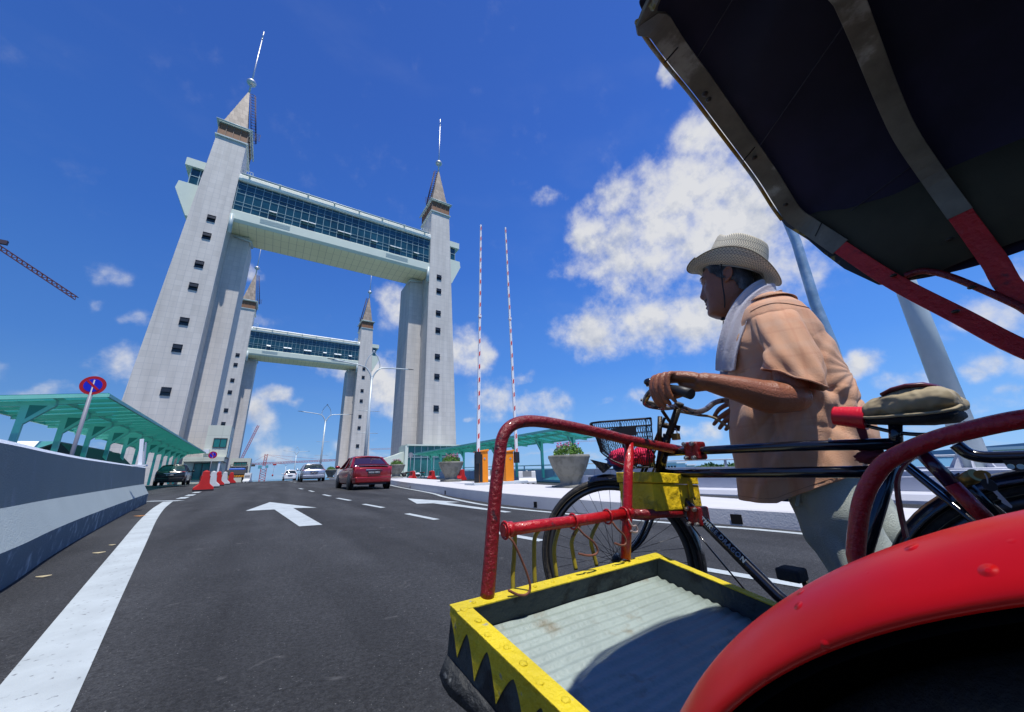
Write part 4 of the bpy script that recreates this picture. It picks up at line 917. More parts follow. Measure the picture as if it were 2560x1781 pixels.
# near right wall made of a continuous wall and two foot segments
def wallstrip(name,x,ys,ztop,zbot,th,mt,label,cat,extra=()):
    m=MB(); R=[]
    for y in ys: R.append([(x,y,zbot(y)),(x,y,ztop(y)),(x+th,y,ztop(y)),(x+th,y,zbot(y))])
    m.rings(R,smooth=False); return tag(m.build(name,mt),label,cat)
zt=lambda y: .75-(.75-.4416)*11/9+ (.373-.373)+max(0,(y-1.8))*-.002
ysr=[-8,-4,0,4,8,11.9]
t=thing('concrete_barrier','low lilac-white concrete wall with stepped foot behind the man and the bicycle','barrier',(11,3,-.2),0)
m=MB(); m.rings([[(11.0,y,-.4),(11.0,y,.373+max(0,y-4)*.012),(11.25,y,.373+max(0,y-4)*.012),(11.25,y,-.4)] for y in ysr],smooth=False); m.build('wall',LILAC,t)
for (y0,y1) in ((4.35,11.8),(2.2,3.1) if False else (1.15,2.65),(-7,-.3)):
    m=MB(); m.prism([(10.62,y0,-.4),(10.62,y0,-.05),(10.70,y0,.06),(10.99,y0,.10),(10.99,y0,-.4)],(0,y1-y0,0)); m.build('stepped_foot',LILAC,t)
m=MB(); m.prism([(12.1,-6,-.4),(12.1,-6,.46),(14.1,-6,.46),(14.1,-6,-.4)],(0,9.6,0)); tag(m.build('column_plinth',LILAC),'broad pale concrete plinth carrying the tall grey column','plinth')
# parapet with panels and rail
t=thing('parapet','pale panelled bridge parapet with a thin pipe handrail, far right','parapet',(16,0,-.2),0)
def pz(y): return float(np.interp(y,[-10,2.5,9.5,40],[.38,.467,.642,.98]))
ysp=list(np.arange(-10,40.1,1.25))
m=MB(); m.rings([[(16.0,y,-.6),(16.0,y,pz(y)),(16.35,y,pz(y)),(16.35,y,-.6)] for y in ysp],smooth=False); m.build('wall',LILAC,t)
m=MB()
for y in ysp: m.box((15.985,y-.01,-.3),(15.999,y+.01,pz(y)-.02))
m.build('panel_joint',mat('joint grey',(.25,.26,.3),.8),t)
m=MB(); m.tube([(16.2,y,pz(y)+.30) for y in ysp],.03,8); m.build('handrail',mat('rail steel',(.62,.66,.68),.35,.3),t)
for y in ysp[::3]: 
    m=MB(); m.bar((16.2,y,pz(y)-.0),(16.2,y,pz(y)+.29),.10,.04); m.build('rail_post',mat('rail post',(.35,.38,.42),.5),t)
t=thing('teal_railing','teal slatted railing under the right-hand shelter','railing',(17,25,0),0)
m=MB(); RXr=lambda y: RX(y)+1.4
for y0 in np.arange(17,48,1.2): m.box((RXr(y0),y0-.03,zg(16,y0)+.0),(RXr(y0)+.05,y0+.03,zg(16,y0)+.8)); 
m.build('baluster',TEAL,t)
for z_ in (.25,.8,1.05):
    m=MB(); m.tube([(RXr(y),y,zg(16,y)+z_) for y in np.arange(17,48,2.)],.03,6); m.build('rail',TEAL,t)
# tall column and slim pole
t=thing('tall_column','thick pale tapering steel column rising behind the trishaw canopy','column',(13.0,1.62,.46))
MB().tube([(0,0,.03),(0,0,4),(0,0,14)],[.235,.21,.16],28).build('shaft',mat('pale galvanised',(.50,.58,.60),.45,.1,var=.05),t,world=False)
MB().lathe([(.0,0),(.42,0),(.42,.04),(0,.04)],n=24).build('base_plate',LILAC,t,world=False)
for k in range(8):
    a=k*math.pi/4; q=MB(); d=(math.cos(a),math.sin(a)); nn=(-d[1]*.012,d[0]*.012)
    q.prism([(d[0]*.2-nn[0],d[1]*.2-nn[1],.04),(d[0]*.41-nn[0],d[1]*.41-nn[1],.04),(d[0]*.22-nn[0],d[1]*.22-nn[1],.36)],(2*nn[0],2*nn[1],0)); q.build('gusset',LILAC,t,world=False)
t=thing('slim_pole','slim blue-grey steel pole leaning behind the man\'s back','pole',(9.0,2.36,-.1))
A=[atX(1968,552,9),atX(1991,606,9),atX(2038,760,9),atX(2082,869,9)]
P0=A[0]+(A[0]-A[1])*4; P9=np.array([9.0,2.40,-.1])
MB().tube([P9,A[3],A[2],A[1],A[0],P0],[.105,.10,.095,.09,.088,.08],16).build('shaft',mat('blue galvanised',(.24,.38,.50),.4,.4,var=.25,vscale=2.5,col2=(.45,.55,.62),c2scale=3,c2lo=.45,c2hi=.7),t)
# ------------------------------------------------------------------ signs, white post
SRED=mat('sign red',(.42,.005,.01),.4); SBLU=mat('sign blue',(.005,.012,.50),.4); SPOST=mat('sign post',(.22,.23,.27),.5)
def sign(x,y,zc,zb,r,label,rx=0,slash=1,grey=False):
    t=thing('no_parking_sign',label,'road sign',(x,y,zb),rx,'round signs on posts')
    MB().tube([(0,.02,0),(0,.02,zc-zb+r*.6)],.035,12).build('post',SPOST,t,world=False)
    MB().lathe([(0,-.008),(r,-.008),(r,.0),(0,.0)],(0,0,zc-zb),36,'Y',smooth=False).build('disc',SRED if not grey else SPOST,t,world=False)
    if not grey:
        f=MB().lathe([(0,-.012),(r*.70,-.012),(r*.70,-.0085),(0,-.0085)],(0,0,zc-zb),36,'Y',smooth=False).build('blue_face',SBLU,t,world=False)
        q=.6*r; MB().bar((-q*.8,-.0145,zc-zb+q*.8),(q*.8,-.0145,zc-zb-q*.8),.004,r*.2,up=(0,0,1)).build('diagonal_bar',SRED,t,world=False)
p=atY(231,964,12); q=atY(180,1138,12); sign((p[0]+q[0])/2,12,p[2],zg(-3.6,12),.215,'round no-parking sign in red and blue on a grey post, nearest the camera')
p=atY(532,1138,55); sign(p[0],55,p[2],.45,.40,'round no-parking sign in red and blue in front of the cream building')
p=atY(1027,1138,45); sign(p[0],45,p[2],-.0,.30,'round sign seen from behind, grey, beside the glass entrance',grey=True)
p=atY(351,1160,12.6); q=atY(358,1098,12.6)
t=thing('white_post','short white steel post bracket standing on the grey barrier','post',(p[0],12.6,p[2]-.05))
m=MB(); m.bar((p[0],12.6,p[2]-.03),(q[0]-.02,12.6,q[2]),.07,.05,up=(0,1,0)); m.build('post',WHITEP,t); MB().box((p[0]-.12,12.5,p[2]-.06),(p[0]+.12,12.7,p[2]-.02)).build('foot_plate',WHITEP,t); MB().bar((p[0]+.07,12.57,p[2]),(q[0]+.07,12.57,q[2]-.08),.03,.03).build('clip_rail',STEEL,t)
# debris on the road: leaves
LF=mat('dry leaf',(.40,.17,.04),.7)
for i,(px,py,s,lb) in enumerate([(350,1292,.10,'curled orange-brown dry leaf beside the foot of the grey barrier'),(247,1385,.05,'small pale dry leaf between the barrier and the white line'),(280,1365,.03,'tiny yellow leaf near the white line'),(108,1445,.045,'thin pale sliver of litter at the lower left')]):
    p=gpt(px,py); m=MB(); R=[]
    for k in range(7): u=k/6-.5; w=.28*math.cos(u*math.pi)*s; R.append([(p[0]+u*2*s,p[1]-w,p[2]+.006+.3*s*abs(u)),(p[0]+u*2*s,p[1]+w*.2,p[2]+.012+.1*s),(p[0]+u*2*s,p[1]+w,p[2]+.006+.3*s*abs(u))])
    m.rings(R,caps=False,close=False); tag(m.build('dry_leaf',LF if i==0 else mat('pale litter',(.42,.36,.22),.7),solid=.001),lb,'leaf','dry leaves and litter on the asphalt')
# motorcycles
def motorbike(loc,rz,label,paint,group):
    t=thing('motorcycle',label,'motorcycle',loc,rz,group); B=lambda m,n,mt,**k: m.build(n,mt,t,world=False,**k)
    for y in (-.62,.62): 
        w=B(MB().torus((0,y,.29),.24,.05,'X',24,8),'wheel',RUB); m=MB(); m.lathe([(.05,-.05),(.05,.05)],(0,y,.29),10,'X')
        for k in range(5): a=k*1.2566; m.bar((0,y,.29),(0,y+.22*math.cos(a),.29+.22*math.sin(a)),.03,.02)
        m.build('hub',STEEL,w,world=False)
    B(MB().ball((0,.02,.42),(.14,.26,.16)),'engine',BLACKP); B(MB().ball((0,.05,.60),(.13,.36,.13)),'body_panel',paint); B(MB().ball((0,-.42,.72),(.12,.42,.09)),'seat',BLACKP)
    B(MB().ball((0,.52,.72),(.14,.13,.22)),'front_cowl',paint); B(MB().ball((0,-.78,.72),(.09,.10,.06)),'tail_lamp',TAIL)
    m=MB(); m.tube([(0,.62,.29),(0,.48,.95)],.035,8); B(m,'fork',STEEL); m=MB(); m.tube([(-.32,.38,1.0),(-.1,.46,.98),(.1,.46,.98),(.32,.38,1.0)],.018,8); B(m,'handlebar',BLACKP)
    m=MB(); m.tube([(.12,-.1,.3),(.13,-.7,.38)],.045,8); B(m,'exhaust',STEEL)
    return t
p=atY(1010,1198,42); motorbike((p[0],42,p[2]-.05),1.2,'small dark motorcycle parked left of the red barrier by the entrance',BLACKP,'motorcycles parked by the entrance')
p=atY(1048,1198,42); motorbike((p[0],42.4,p[2]-.05),1.9,'small black and white motorcycle parked right of the red barrier by the entrance',WHITEP,'motorcycles parked by the entrance')
p=atX(2225,1245,9.3); RC=mat('red motor paint',(.60,.03,.01),.3,coat=.6)
motorbike((9.3,p[1]+.95,-.1),math.radians(175),'red motorcycle passing on the far carriageway, seen behind the red tube arch',RC,None)
# ------------------------------------------------------------------ the trishaw
def paintmat(name,col,chip,lo=.60,hi=.64,rough=.28,sc=14,bump=1.0,bs=45,coat=.5):
    return mat(name,col,rough,var=.12,vscale=8,bump=bump,bscale=bs,col2=chip,c2scale=sc,c2lo=lo,c2hi=hi,coat=coat)
TRED=paintmat('red enamel',(.40,.005,.008),(.08,.03,.03),.62,.68,.30,26,.6,50,.15)
TRED2=paintmat('dark red enamel',(.19,.003,.005),(.05,.012,.015),.62,.68,.33,20,.8,70,.15)
FRED=mat('fender red',(.40,.0015,.0012),.33,var=.16,vscale=7,col2=(.26,.001,.002),c2scale=4,c2lo=.48,c2hi=.75,coat=0,spec=.30)
def pimples(m,sc=85,amp=.4):
    nt=m.node_tree; N=nt.nodes; L_=nt.links; b=N['Principled BSDF']; tc=N.new('ShaderNodeTexCoord')
    v=N.new('ShaderNodeTexVoronoi'); v.inputs['Scale'].default_value=sc; L_.new(tc.outputs['Object'],v.inputs['Vector'])
    r=N.new('ShaderNodeMapRange'); r.interpolation_type='SMOOTHSTEP'; L_.new(v.outputs['Distance'],r.inputs[0]); r.inputs[1].default_value=.30; r.inputs[2].default_value=.06
    s=N.new('ShaderNodeSeparateColor'); L_.new(v.outputs['Color'],s.inputs[0]); g=N.new('ShaderNodeMath'); g.operation='GREATER_THAN'; L_.new(s.outputs[0],g.inputs[0]); g.inputs[1].default_value=.74
    k=N.new('ShaderNodeMath'); k.operation='MULTIPLY'; L_.new(r.outputs[0],k.inputs[0]); L_.new(g.outputs[0],k.inputs[1])
    n=N.new('ShaderNodeTexNoise'); n.inputs['Scale'].default_value=9; n.inputs['Detail'].default_value=3; L_.new(tc.outputs['Object'],n.inputs['Vector'])
    a_=N.new('ShaderNodeMath'); a_.operation='MULTIPLY_ADD'; L_.new(n.outputs[0],a_.inputs[0]); a_.inputs[1].default_value=1.6; L_.new(k.outputs[0],a_.inputs[2])
    bp=N.new('ShaderNodeBump'); bp.inputs['Strength'].default_value=amp; bp.inputs['Distance'].default_value=.0035; L_.new(a_.outputs[0],bp.inputs['Height']); L_.new(bp.outputs[0],b.inputs['Normal'])
pimples(FRED)
TYEL=paintmat('chipped yellow paint',(.66,.52,.012),(.35,.33,.20),.64,.70,.5,26,1.2,55,0)
YWOOD=paintmat('yellow painted wood',(.80,.54,.006),(.42,.30,.01),.52,.62,.55,9,1.5,18,0)
DGRN=paintmat('dark weathered green board',(.045,.06,.06),(.012,.016,.018),.50,.60,.7,9,1.2,30,0)
SHEET=paintmat('grey-green corrugated sheet',(.29,.35,.32),(.19,.18,.13),.54,.74,.5,11,.5,60,0)
FBLK=mat('black enamel frame',(.008,.008,.012),.18,coat=.6)
OILY=mat('oily brown steel',(.045,.035,.022),.35,.5,var=.3,vscale=20,bump=.5,bscale=80)
BARCH=mat('handlebar chrome',(.45,.45,.48),.2,.9,col2=(.12,.10,.09),c2scale=30,c2lo=.5,c2hi=.62)
RUST=mat('rusty wire',(.16,.055,.03),.7,var=.3,vscale=30)
NAVY=mat('navy canopy cloth',(.012,.012,.030),.95,var=.3,vscale=4,sheen=.0,col2=(.018,.016,.045),c2scale=1.8,c2lo=.45,c2hi=.6)
OLIV=mat('olive canopy lining',(.050,.046,.030),.95,var=.3,vscale=6)
GALV=mat('worn grey strip',(.16,.15,.12),.6,var=.35,vscale=14,col2=(.30,.30,.27),c2scale=7,c2lo=.55,c2hi=.65)
CREAMC=mat('saddle cover cloth',(.33,.27,.16),.7,var=.18,vscale=9,bump=2.0,bscale=13,detail=2,col2=(.16,.11,.05),c2scale=7,c2lo=.52,c2hi=.68)
RIB=mat('red binding tape',(.66,.006,.02),.35,bump=.15,bscale=60)
DKRIB=mat('dark red cloth',(.12,.008,.015),.8)
BRASS=mat('brass',(.30,.19,.06),.35,.8,var=.2,vscale=40)
TR=thing('trishaw','red and black trishaw with yellow-edged footboard, hooded side seat and bicycle','trishaw',(.9,.4,0))
def tb(name,pts,r,mt,n=14,par=None,**k): return MB().tube(pts,r,n,**k).build(name,mt,par or TR)
Yf=.95
def fx(px,py,Y=Yf): return tuple(atY(px,py,Y))
# tray -------------------------------------------------------
T1=Vector((.42,.95,.444)); T2=Vector((1.193,.95,.456)); TD=-Vector(ray(493,910)); TU=(T2-T1).normalized(); TN=TU.cross(-TD).normalized()
if TN.z<0: TN=-TN
TW=(T2-T1).length; TL=.80
def tp(u,v,n): return tuple(T1+TU*u+TD*v+TN*n)
def tbox(u0,u1,v0,v1,n0,n1): 
    m=MB(); return m.hexa([tp(u0,v0,n0),tp(u1,v0,n0),tp(u1,v1,n0),tp(u0,v1,n0)],[tp(u0,v0,n1),tp(u1,v0,n1),tp(u1,v1,n1),tp(u0,v1,n1)])
tbox(.0,TW,-.0,.022,-.115,-.002).build('front_board',DGRN,TR)
tbox(0,.022,.023,TL,-.125,-.002).build('side_board',DGRN,TR)
tbox(TW-.022,TW,.023,TL,-.115,-.002).build('side_board',DGRN,TR)
m=MB(); nu=330
R0=[tp(.023+(TW-.046)*0,v,0) for v in (0,)]
rr=[]
for i in range(nu+1):
    v=.024+(TL-.03)*i/nu; h=-.062+.0022*math.cos(v*2*math.pi/.027)
    rr.append([tp(.023+(TW-.048)*j/12,v+ (0.004*math.sin(j*2.1) if False else 0),h+.0012*math.sin(j*1.3+i*.05)) for j in range(13)])
m.rings(rr,caps=False,close=False); m.build('corrugated_floor',SHEET,TR,solid=.0015)
# yellow edge strips
m=tbox(-.004,TW+.004,-.004,.030,-.001,.003); m2=m; m.build('edge_strip',TYEL,TR,bevel=.001)
tbox(-.006,.036,.031,TL,-.001,.003).build('edge_strip',TYEL,TR,bevel=.001)
tbox(TW-.026,TW+.004,.031,TL,-.001,.0025).build('edge_strip',TYEL,TR,bevel=.001)
# zig-zag yellow skirt on the outer side of the near board
zz=[tp(-.004,.0,.002)]; g=np.random.default_rng(3); v=0; poly=[]
xs=[0,.045,.075,.115,.15,.19,.235,.275,.31,.36,.40,.44,.49,.53,.58,.62,.67,.71,.76,.80]
for i,v in enumerate(xs): poly.append((v,-.018-.006*g.random() if i%2==0 else -.085-.022*g.random()))
m=MB()
for a,b in zip(poly[:-1],poly[1:]):
    k=6
    for j in range(k):
        t0,t1=j/k,(j+1)/k; f=lambda t:(a[0]+(b[0]-a[0])*t,a[1]+(b[1]-a[1])*(t**1.4 if b[1]<a[1] else 1-(1-t)**1.4)); p,q=f(t0),f(t1)
        m.add([tp(-.0025,p[0],.0),tp(-.0025,q[0],0),tp(-.0025,q[0],q[1]),tp(-.0025,p[0],p[1])],[(0,1,2,3)],False)
m.build('painted_skirt',TYEL,TR,recalc=False,solid=.002)
# black lower leather apron following the side
m=MB(); R=[]
for i in range(25):
    v=TL*i/24; R.append([tp(-.001,v,-.11),tp(-.014-.012*math.sin(i*.9),v,-.15),tp(-.004,v,-.155-.008*math.sin(i*1.7))])
m.rings(R,caps=False,close=False); m.build('apron',mat('cracked black leather',(.025,.028,.03),.6,bump=2,bscale=30,col2=(.12,.13,.13),c2scale=24,c2lo=.6,c2hi=.66),TR,solid=.004)
for i in range(15):
    v=.03+i*.052; u=.013+ .006*math.sin(i*2.3); r=.0085
    m=MB(); c=Vector(tp(u,v,.003)); R=[]
    for rad,h in ((r,0),(r*.9,.002),(r*.5,.0035),(0.0005,.004)): R.append([tuple(c+TU*rad*math.cos(a)+TD*rad*math.sin(a)+TN*h) for a in [2*math.pi*k/12 for k in range(12)]])
    m.rings(R,caps=False); m.build('rivet',TYEL,TR)
for i in range(12):
    u=.05+i*.062; m=MB(); c=Vector(tp(u,.013,.003)); R=[]
    for rad,h in ((.006,0),(.005,.002),(.0005,.003)): R.append([tuple(c+TU*rad*math.cos(a)+TD*rad*math.sin(a)+TN*h) for a in [2*math.pi*k/10 for k in range(10)]])
    m.rings(R,caps=False); m.build('rivet',TYEL,TR)
m=MB(); m.box((.45,.12,.30),(1.16,.90,.325)); 
tb('tray_beam',[tp(.08,.02,-.14),tp(.08,.9,-.14)],.012,FBLK); tb('tray_beam',[tp(.70,.02,-.14),tp(.70,.9,-.14)],.012,FBLK)
# front rail --------------------------------------------------
pr=[fx(1218,1495),fx(1226,1400),fx(1238,1240),fx(1249,1140),fx(1256,1096),fx(1272,1070),fx(1300,1056),fx(1345,1054),fx(1420,1066),fx(1500,1083),fx(1573,1101),fx(1650,1116),fx(1718,1129)]
tb('front_rail',crv(pr,6),.0185,TRED2,18)
tb('rail_post',[fx(1573,1104),fx(1570,1200),fx(1568,1285),fx(1564,1398)],[.0165]*4,TRED,16)
tb('cross_bar',[fx(1257,1327),fx(1340,1315),fx(1460,1300),fx(1568,1283)],.0165,TRED,16)
tb('cross_bar',[fx(1572,1285),fx(1680,1284),fx(1745,1284)],.0155,TRED2,16)
for (px,py) in ((1257,1327),(1568,1283)):
    c=Vector(fx(px,py)); MB().tube([c+Vector((-.006 if px>1400 else .012,0,0)),c+Vector((.016 if px>1400 else .03,0,.001))],.0205,16).build('weld_collar',TRED,TR)
# hooks
def hook(px,py,dx,ln,tilt,mt):
    c=Vector(fx(px,py)); m=MB(); a=Vector((0,-.02,.0)); 
    m.torus((c.x,c.y,c.z),.0215,.0032,'X',24,8); h=m.build('hook_ring',TRED,TR)
    pts=[c+Vector((0,-.02,-.014)),c+Vector((dx*.3,-.028,-.035)),c+Vector((dx,-.03,-ln*.65)),c+Vector((dx*1.25,-.03,-ln*.9)),c+Vector((dx*1.0,-.03,-ln)),c+Vector((dx*.4,-.03,-ln*.98)),c+Vector((-dx*.25,-.03,-ln*.88))]
    MB().tube(crv(pts,5),.0032,8).build('wire_hook',mt,h)
hook(1262,1326,.045,.155,0,RUST); hook(1432,1304,.052,.095,0,RUST); hook(1518,1292,.035,.085,0,RUST); hook(1558,1286,.022,.055,0,mat('bare wire',(.4,.3,.27),.4,.3))
# thin yellow rods
for i,(a,b,c_) in enumerate([((1288,1330),(1285,1395),(1283,1480)),((1352,1320),(1337,1345),(1338,1470)),((1398,1318),(1386,1365),(1392,1445)),((1450,1310),(1430,1350),(1440,1425)),((1498,1300),(1478,1345),(1492,1415))]):
    tb('grille_rod',crv([fx(*a,Y=.972),fx(*b,Y=.976),fx((b[0]+c_[0])/2-2,(b[1]+c_[1])/2,.976),fx(*c_,Y=.972),],6),.0062,mat('olive yellow rod',(.30,.24,.02),.45,var=.3,vscale=20,col2=(.12,.04,.02),c2scale=18,c2lo=.6,c2hi=.66),10)
# yellow tool box
X0,X1,Y0,Y1=1.205,1.497,.935,1.095; zb=lambda x:.632-.20*(x-1.205); ztp=lambda x:.724-.16*(x-1.205)
YB=[((X0,Y0),(X1,Y0),(X1,Y1),(X0,Y1))]
m=MB(); m.hexa([(X0,Y0,.594),(X1,Y0,.580),(X1,Y1,.580),(X0,Y1,.594)],[(X0,Y0,.690),(X1,Y0,.671),(X1,Y1,.671),(X0,Y1,.690)]); bx=m.build('tool_box',YWOOD,TR,bevel=.004)
m=MB(); m.hexa([(X0-.006,Y0-.005,.6925),(X1-.006,Y0-.005,.6735),(X1-.006,Y1+.004,.6735),(X0-.006,Y1+.004,.6925)],[(X0-.006,Y0-.005,.731),(X1-.006,Y0-.005,.709),(X1-.006,Y1+.004,.709),(X0-.006,Y1+.004,.731)]); m.build('lid',YWOOD,bx,bevel=.003)
m=MB(); m.box((X1-.085,Y0-.012,.625),(X1-.060,Y0-.0055,.690)); m.tube([(X1-.073,Y0-.016,.632),(X1-.073,Y0-.006,.632)],.007,12); m.build('latch',YWOOD,bx)
m=MB(); m.bar((X1-.08,Y0-.009,.655),(X1-.055,Y0-.009,.62),.004,.010); m.build('hasp',mat('dirty hasp',(.15,.11,.01),.5),bx)
# shelf carrying the box
m=MB(); m.box((1.16,.955,.566),(1.50,1.09,.5745)); m.build('box_shelf',TRED2,TR)
# clamps on the bicycle
def clamp(c,nm='clamp'):
    m=MB(); m.box((c[0]-.036,c[1]-.033,c[2]-.034),(c[0]+.026,c[1]+.026,c[2]+.034)); o=m.build(nm,TRED2,TR,bevel=.008,seg=3)
    for dy in (-.018,.014):
        for dz in (-.026,.026):
            MB().tube([(c[0]-.052,c[1]+dy,c[2]+dz),(c[0]+.03,c[1]+dy,c[2]+dz)],.0045,8).tube([(c[0]-.050,c[1]+dy,c[2]+dz),(c[0]-.040,c[1]+dy,c[2]+dz)],.0085,6,smooth=False).build('bolt',mat('bolt steel',(.35,.34,.33),.35,.8),o)
clamp((1.405,.868,.802)); clamp((1.41,.905,.565))
# bicycle -----------------------------------------------------
def bk(px,py,X=1.4): return tuple(atX(px,py,X))
tb('top_tube',[(1.4,1.015,.803),bk(1730,1128),bk(1980,1116),bk(2240,1110)],.0155,FBLK,18)
tb('lower_tube',[(1.4,1.045,.723),bk(1720,1184),bk(2000,1181),bk(2200,1180)],.0165,FBLK,18)
tb('head_tube',[(1.4,.985,.865),(1.4,1.067,.655)],.021,FBLK,18)
HT=Vector((1.4,.985,.865)); AX=(Vector((1.4,.905,.99))-Vector((1.4,1.067,.655))).normalized()
st=tb('stem',[tuple(HT),bk(1672,1090),bk(1698,1012)],[.0175,.0145,.0145],OILY,16)
tb('stem_nut',[bk(1696,1016),bk(1699,1007)],.019,OILY,8)
tb('seat_tube',[bk(2246,1105),bk(2164,1378),(1.4,.535,.29)],.0165,FBLK,16)
dt=tb('down_tube',[(1.4,1.035,.705),bk(1745,1290),bk(1945,1490),(1.4,.545,.26)],.018,FBLK,18)
# lettering on the down tube
def letters(txt,size,p,q,off,mt,par,name='lettering'):
    cu=bpy.data.curves.new('t','FONT'); cu.body=txt; cu.size=size; cu.extrude=.0004; cu.align_y='CENTER'; cu.space_character=1.15; cu.offset=.0006
    tmp=bpy.data.objects.new('t',cu); COL.objects.link(tmp); bpy.context.view_layer.update(); me=bpy.data.meshes.new_from_object(tmp.evaluated_get(bpy.context.evaluated_depsgraph_get())); bpy.data.objects.remove(tmp)
    me.materials.clear(); me.materials.append(mt); p=Vector(p);q=Vector(q); x=(q-p).normalized(); nrm=Vector(off).normalized(); y=nrm.cross(x).normalized(); nrm=x.cross(y)
    M_=Matrix((x,y,nrm)).transposed().to_4x4(); M_.translation=p+nrm*Vector(off).length; root=par
    while root.parent: root=root.parent
    me.transform(Matrix.Translation(-root.location)@M_); o=bpy.data.objects.new(name,me); COL.objects.link(o); o.parent=par; return o
LT=mat('pale lettering',(.22,.30,.38),.4)
letters('THREE DRAGON',.0215,bk(1758,1296),bk(1900,1438),(-.0187,-.003,.004),LT,dt)
tb('pinstripe',[Vector(bk(1745,1290))+Vector((-.0165,-.006,-.006)),Vector(bk(1895,1440))+Vector((-.0165,-.006,-.006))],.0016,mat('olive stripe',(.16,.15,.07),.5),6,dt)
tb('brake_rod',[bk(1705,1285,1.38),bk(1775,1372,1.38),bk(1862,1475,1.38)],.0028,FBLK,6)
# front wheel (turned left)
TH=math.radians(37); WC=Vector((1.4,1.335,.352))
def wheelset(c,ang,parent,R=.352,spokes=36):
    Mx=Matrix.Translation(c)@Matrix.Rotation(ang,4,'Z')
    w=MB().torus((0,0,0),R-.017,.0185,'X',72,14).xf(Mx).build('front_wheel' if ang else 'rear_wheel',mat('tyre black',(.016,.015,.015),.55,bump=.6,bscale=60,col2=(.05,.045,.035),c2scale=9,c2lo=.5,c2hi=.6),parent)
    MB().torus((0,0,0),R-.044,.0135,'X',72,10,ratio=1).xf(Mx).build('rim',mat('grey rim',(.10,.10,.10),.35,.7),w)
    MB().torus((.016,0,0),R-.018,.0012,'X',72,4).torus((-.0165,0,0),R-.010,.0010,'X',72,4).torus((-.0165,0,0),R-.027,.0010,'X',72,4).xf(Mx).build('tyre_line',mat('tyre line',(.16,.13,.08),.6),w)
    m=MB(); m.tube([(-.045,0,0),(-.03,0,0),(.03,0,0),(.045,0,0)],[.008,.02,.02,.008],14).xf(Mx).build('hub',OILY,w)
    m=MB()
    for k in range(spokes):
        s=1 if k%2 else -1; a=2*math.pi*k/spokes; b=a+(.9 if (k//2)%2 else -.9)*1.0
        m.tube([(s*.026,.019*math.cos(b),.019*math.sin(b)),(s*.004,(R-.05)*math.cos(a),(R-.05)*math.sin(a))],.0011,5)
    m.xf(Mx).build('spokes',mat('spoke steel',(.10,.10,.10),.4,.8),w)
    return w
wheelset(WC,TH,TR)
Mx=Matrix.Translation(WC)@Matrix.Rotation(TH,4,'Z')
# fork, twin tubes each side
for s in (-1,1):
    for o in (0,.022):
        pts=[Mx@Vector((s*.045,-.225+.0-o,.315)),Mx@Vector((s*.05,-.14-o,.14)),Mx@Vector((s*.05,-.09-o*.8,.07)),Mx@Vector((s*.045,-.02,.01))]
        tb('fork_blade',crv([tuple(p) for p in pts],5),.0085 if not o else .006,FBLK,10)
tb('fork_crown',[tuple(Mx@Vector((-.06,-.235,.325))),tuple(Mx@Vector((.06,-.235,.325)))],.014,OILY,10)
tb('brake_stirrup',crv([tuple(Mx@Vector(p)) for p in [(-.05,-.26,.45),(-.055,-.2,.36),(-.05,-.16,.24)]],4),.005,OILY,8)
tb('brake_stirrup',crv([tuple(Mx@Vector(p)) for p in [(.05,-.26,.45),(.055,-.2,.36),(.05,-.16,.24)]],4),.005,OILY,8)
# front mudguard: rear part, closely around the tyre
m=MB(); R=[]
for k in range(31):
    a=math.radians(75+125*k/30); R.append([tuple(Mx@Vector((x,(.352+.018-.030*abs(x/.036)**2)*math.cos(a),(.352+.018-.030*abs(x/.036)**2)*math.sin(a)))) for x in (-.036,-.03,-.02,-.008,.008,.02,.03,.036)])
m.rings(R,caps=False,close=False); m.build('front_mudguard',FBLK,TR,solid=.0015)
m=MB(); m.prism([tuple(Mx@Vector(p)) for p in [(-.03,.02,.375),(-.03,.075,.44),(-.03,-.03,.41)]],tuple(Mx.to_3x3()@Vector((.06,0,0)))); m.build('mudguard_flap',RUB,TR)
# handlebar
hb=crv([bk(1680,988,1.19),(1.197,.865,1.025),(1.245,.945,.992),(1.33,.93,.978),bk(1697,1018,1.4),bk(1735,1030,1.46),bk(1762,1025,1.53),bk(1785,1008,1.60),bk(1812,1001,1.66),bk(1850,1004,1.70)],6)
tb('handlebar',hb,.0115,BARCH,14)
tb('handlebar_grip',[(1.195,.835,1.030),bk(1700,977,1.19),bk(1728,986,1.18)],[.016,.0175,.0185],BLACKP,14)
tb('handlebar_grip',[bk(1835,1003,1.69),bk(1880,1010,1.72)],.0165,BLACKP,14)
tb('brake_lever',crv([bk(1602,1000,1.24),bk(1615,1003,1.25),bk(1640,1010,1.28),bk(1672,1022,1.33)],5),[.006]*4+[.007]*12,mat('grey lever',(.20,.19,.17),.45,.3),10)
tb('brake_lever',crv([bk(1702,1030,1.40),bk(1745,1038,1.50),bk(1780,1043,1.56),bk(1812,1062,1.6),bk(1835,1080,1.62)],5),.0055,mat('tan cable',(.30,.24,.15),.6),8)
tb('rod_link',crv([bk(1655,1026,1.35),bk(1670,1048,1.38),bk(1677,1060,1.39),bk(1672,1080,1.4)],5),.007,OILY,8)
tb('brake_bridge',[bk(1645,1060,1.38),bk(1700,1072,1.42)],.012,OILY,10); tb('brake_post',[bk(1650,1042,1.38),bk(1648,1110,1.36)],.010,OILY,10)
for a,b in (((1662,1045),(1600,1190)),((1640,1120),(1613,1180)),((1668,1090),(1640,1190))): tb('brake_rod',[bk(*a,X=1.37),bk(*b,X=1.37)],.006,OILY,8)
